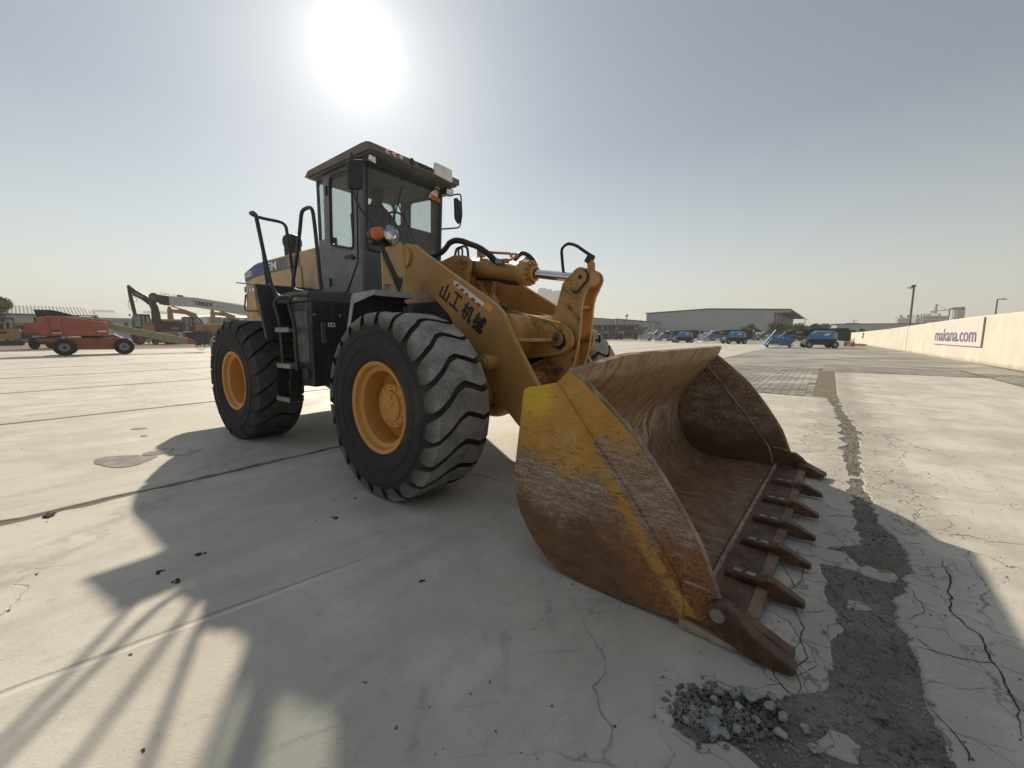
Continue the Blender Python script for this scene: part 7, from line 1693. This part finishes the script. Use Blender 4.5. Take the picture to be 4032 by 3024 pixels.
for k in range(70): 
    x, y = rr.uniform(-.6, .6), rr.uniform(-.3, .3); gb_.tube([(x, y, 0), (x + rr.uniform(-.1, .1), y, rr.uniform(.5, 1.1))], [.02, .004], 4)
P(gs, gb_, 'blade', 'leaf3')
for px_, py_, r_, lab in ((3473, 1365, .30, 'dark lump of rubble at the foot of the cream wall left of the post'), (3392, 1352, .35, 'brown pile of rubble at the far end of the cream wall')):
    d_ = 2185 / (py_ + 3 - 1317.9); x = gx(px_, d_); rr = random.Random(px_); mb = MB()
    for k in range(9):
        vs, fs = rock(r_ * rr.uniform(.3, .6), rr, .8); dx, dy = rr.uniform(-r_, r_), rr.uniform(-r_, r_) * .5; mb.add([(v.x + dx, v.y + dy, abs(v.z) * .9) for v in vs], fs)
    o = mb.build('rubble', M['soil'], None, smooth=None, fix=False); o.location = (x, d_, 0); tag(o, lab, 'rubble')

# ---- beyond the yard: silos, flats under construction, towers in the haze
def zz(py, d): return 1.365 + (1317.9 - py) / 1600.67 * d
def W_(px, c=3350, k=3.2434): return px / k + c
for (a, b, t_, lab) in ((565, 655, 570, 'left one of three squat pale storage tanks'), (668, 735, 568, 'middle one of three squat pale storage tanks, next to the lamp post'), (798, 850, 570, 'right one of three squat pale storage tanks')):
    d_ = 240; x0, x1 = gx(W_(a), d_), gx(W_(b), d_); top = zz(1080 + t_ / 3.2434, d_); r_ = (x1 - x0) / 2
    o = fr('storage_tank', (x0 + x1) / 2, d_, 1, 0, lab, 'tank', 'squat storage tanks')
    P(o, MB().lathe([(r_, 0), (r_, top - .3), (r_ * 1.03, top - .3), (r_ * 1.03, top), (r_ * .3, top + .9), (0, top + 1.0)], (0, 0, 0), (0, 0, 1), 28), 'shell', 'sheet_white', smooth=30); P(o, MB().cyl((0, 0, top + .9), (0, 0, top + 2.0), .5, 8), 'vent', 'trim')
d_ = 200; x0, x1 = gx(W_(1285), d_), gx(W_(1385), d_); top = zz(1080 + 460 / 3.2434, d_); r_ = (x1 - x0) / 2
o = fr('silo', (x0 + x1) / 2, d_, 1, 0, 'tall round pale silo with a railed top right of the flats', 'silo')
P(o, MB().cyl((0, 0, 0), (0, 0, top), r_, 28), 'shell', plain('silo_concrete', (.42, .40, .35), .8), smooth=30)
for k in range(12): P(o, MB().bar((r_ * 1.02 * cos(k * tau / 12), r_ * 1.02 * sin(k * tau / 12), 1), (r_ * 1.02 * cos(k * tau / 12), r_ * 1.02 * sin(k * tau / 12), top), .25, .25), 'rib', 'sheet_pale')
P(o, MB().bb((-r_ * .6, -r_, top), (r_ * .4, r_, top + 1.2)), 'top_house', 'trim')
d_ = 420; x0, x1 = gx(W_(892), d_), gx(W_(1215), d_); top = zz(1080 + 535 / 3.2434, d_); w_ = x1 - x0
o = fr('apartment_block', x0, d_, 1, 0, 'grey apartment block under a tower crane beyond the cream wall', 'apartment block')
P(o, MB().bb((0, 0, 0), (w_, 30, top)), 'wall', plain('flats_concrete', (.33, .34, .36), .8)); P(o, MB().bb((w_ * .24, 2, top), (w_ * .38, 20, top + 2)).bb((w_ * .66, 2, top), (w_ * .78, 20, top + 2.4)), 'roof_house', 'sheet')
wme = None
for i in range(12):
    for j in range(6):
        mb = MB().bb((-w_ * .026, -.6, -1.1), (w_ * .026, -.05, 1.1))
        if wme is None: wme = mb.mesh('window'); wme.materials.append(M['dark_glass'])
        q = bpy.data.objects.new('window', wme); COL.objects.link(q); q.parent = o; q.location = (w_ * (i + .5) / 12, 0, top - 2 - j * 3.4)
d_ = 460; xb = gx(W_(1048), d_); zt = zz(1080 + 480 / 3.2434, d_)
o = fr('tower_crane', xb, d_, 1, 0, 'thin tower crane standing over the grey apartment block', 'crane')
cr = MB().bb((-.7, -.7, 0), (.7, .7, zt + 8)); P(o, cr, 'mast', 'trim'); xl = gx(W_(980), d_) - xb; xr = gx(W_(1290), d_) - xb
P(o, MB().bar((xl, 0, zt), (xr, 0, zt + 2), .9, .9), 'jib', 'trim'); P(o, MB().bar((xl * .5, 0, zt), (0, 0, zt + 8), .3, .3).bar((xr * .6, 0, zt + 1), (0, 0, zt + 8), .3, .3), 'tie', 'trim'); P(o, MB().bb((xl, -1, zt - 2), (xl + 3, 1, zt)), 'counterweight', 'sheet')
M['tower'] = plain('haze_pale_tower', (.36, .38, .41), .8);  # pale blue-grey puts part of the distance haze into the colour
def tower(px0, px1, ytop, d_, label, steps=0):
    x0, x1 = gx(px0, d_), gx(px1, d_); h_ = zz(ytop, d_); o = fr('tower_block', x0, d_, 1, 0, label, 'tower block', 'hazy towers on the skyline')
    w_ = x1 - x0; P(o, MB().bb((0, 0, 0), (w_, 30, h_)), 'wall', 'tower')
    for k in range(4): P(o, MB().bb((-.4, -.4, h_ * (.45 + .14 * k)), (w_ + .4, 0, h_ * (.45 + .14 * k) + 1.2)), 'floor_band', 'sheet')
    if steps: P(o, MB().bb((w_ * .1, 5, h_), (w_ * .6, 25, h_ + 3)), 'roof_house', 'tower')
    return o
tower(2117, 2170, 1143, 1000, 'stepped hazy tower block left of the bell crank', 1)
tower(2168, 2184, 1150, 1000, 'hazy tower block joined to the stepped one'); tower(2185, 2205, 1149, 1010, 'hazy tower block half hidden by the bell crank'); 
tower(372, 411, 1222, 900, 'pale hazy block above the far left shed'); tower(573, 638, 1227, 900, 'pale hazy low block behind the digger booms')
# ================================================================== dusty air over the whole yard
hz = MB().bb((-2100, -1300, -1.3), (2100, 1900, 150)).build('haze', None, None, smooth=None)
hm = bpy.data.materials.new('haze'); hm.use_nodes = True; hm.node_tree.nodes.clear()
v_ = hm.node_tree.nodes.new('ShaderNodeVolumePrincipled'); v_.inputs['Color'].default_value = (.90, .90, .88, 1)
v_.inputs['Density'].default_value = HAZE_DENSITY; v_.inputs['Anisotropy'].default_value = .1
o_ = hm.node_tree.nodes.new('ShaderNodeOutputMaterial'); hm.node_tree.links.new(v_.outputs[0], o_.inputs['Volume'])
hz.data.materials.append(hm); hz.display_type = 'WIRE'
tag(hz, kind='stuff')
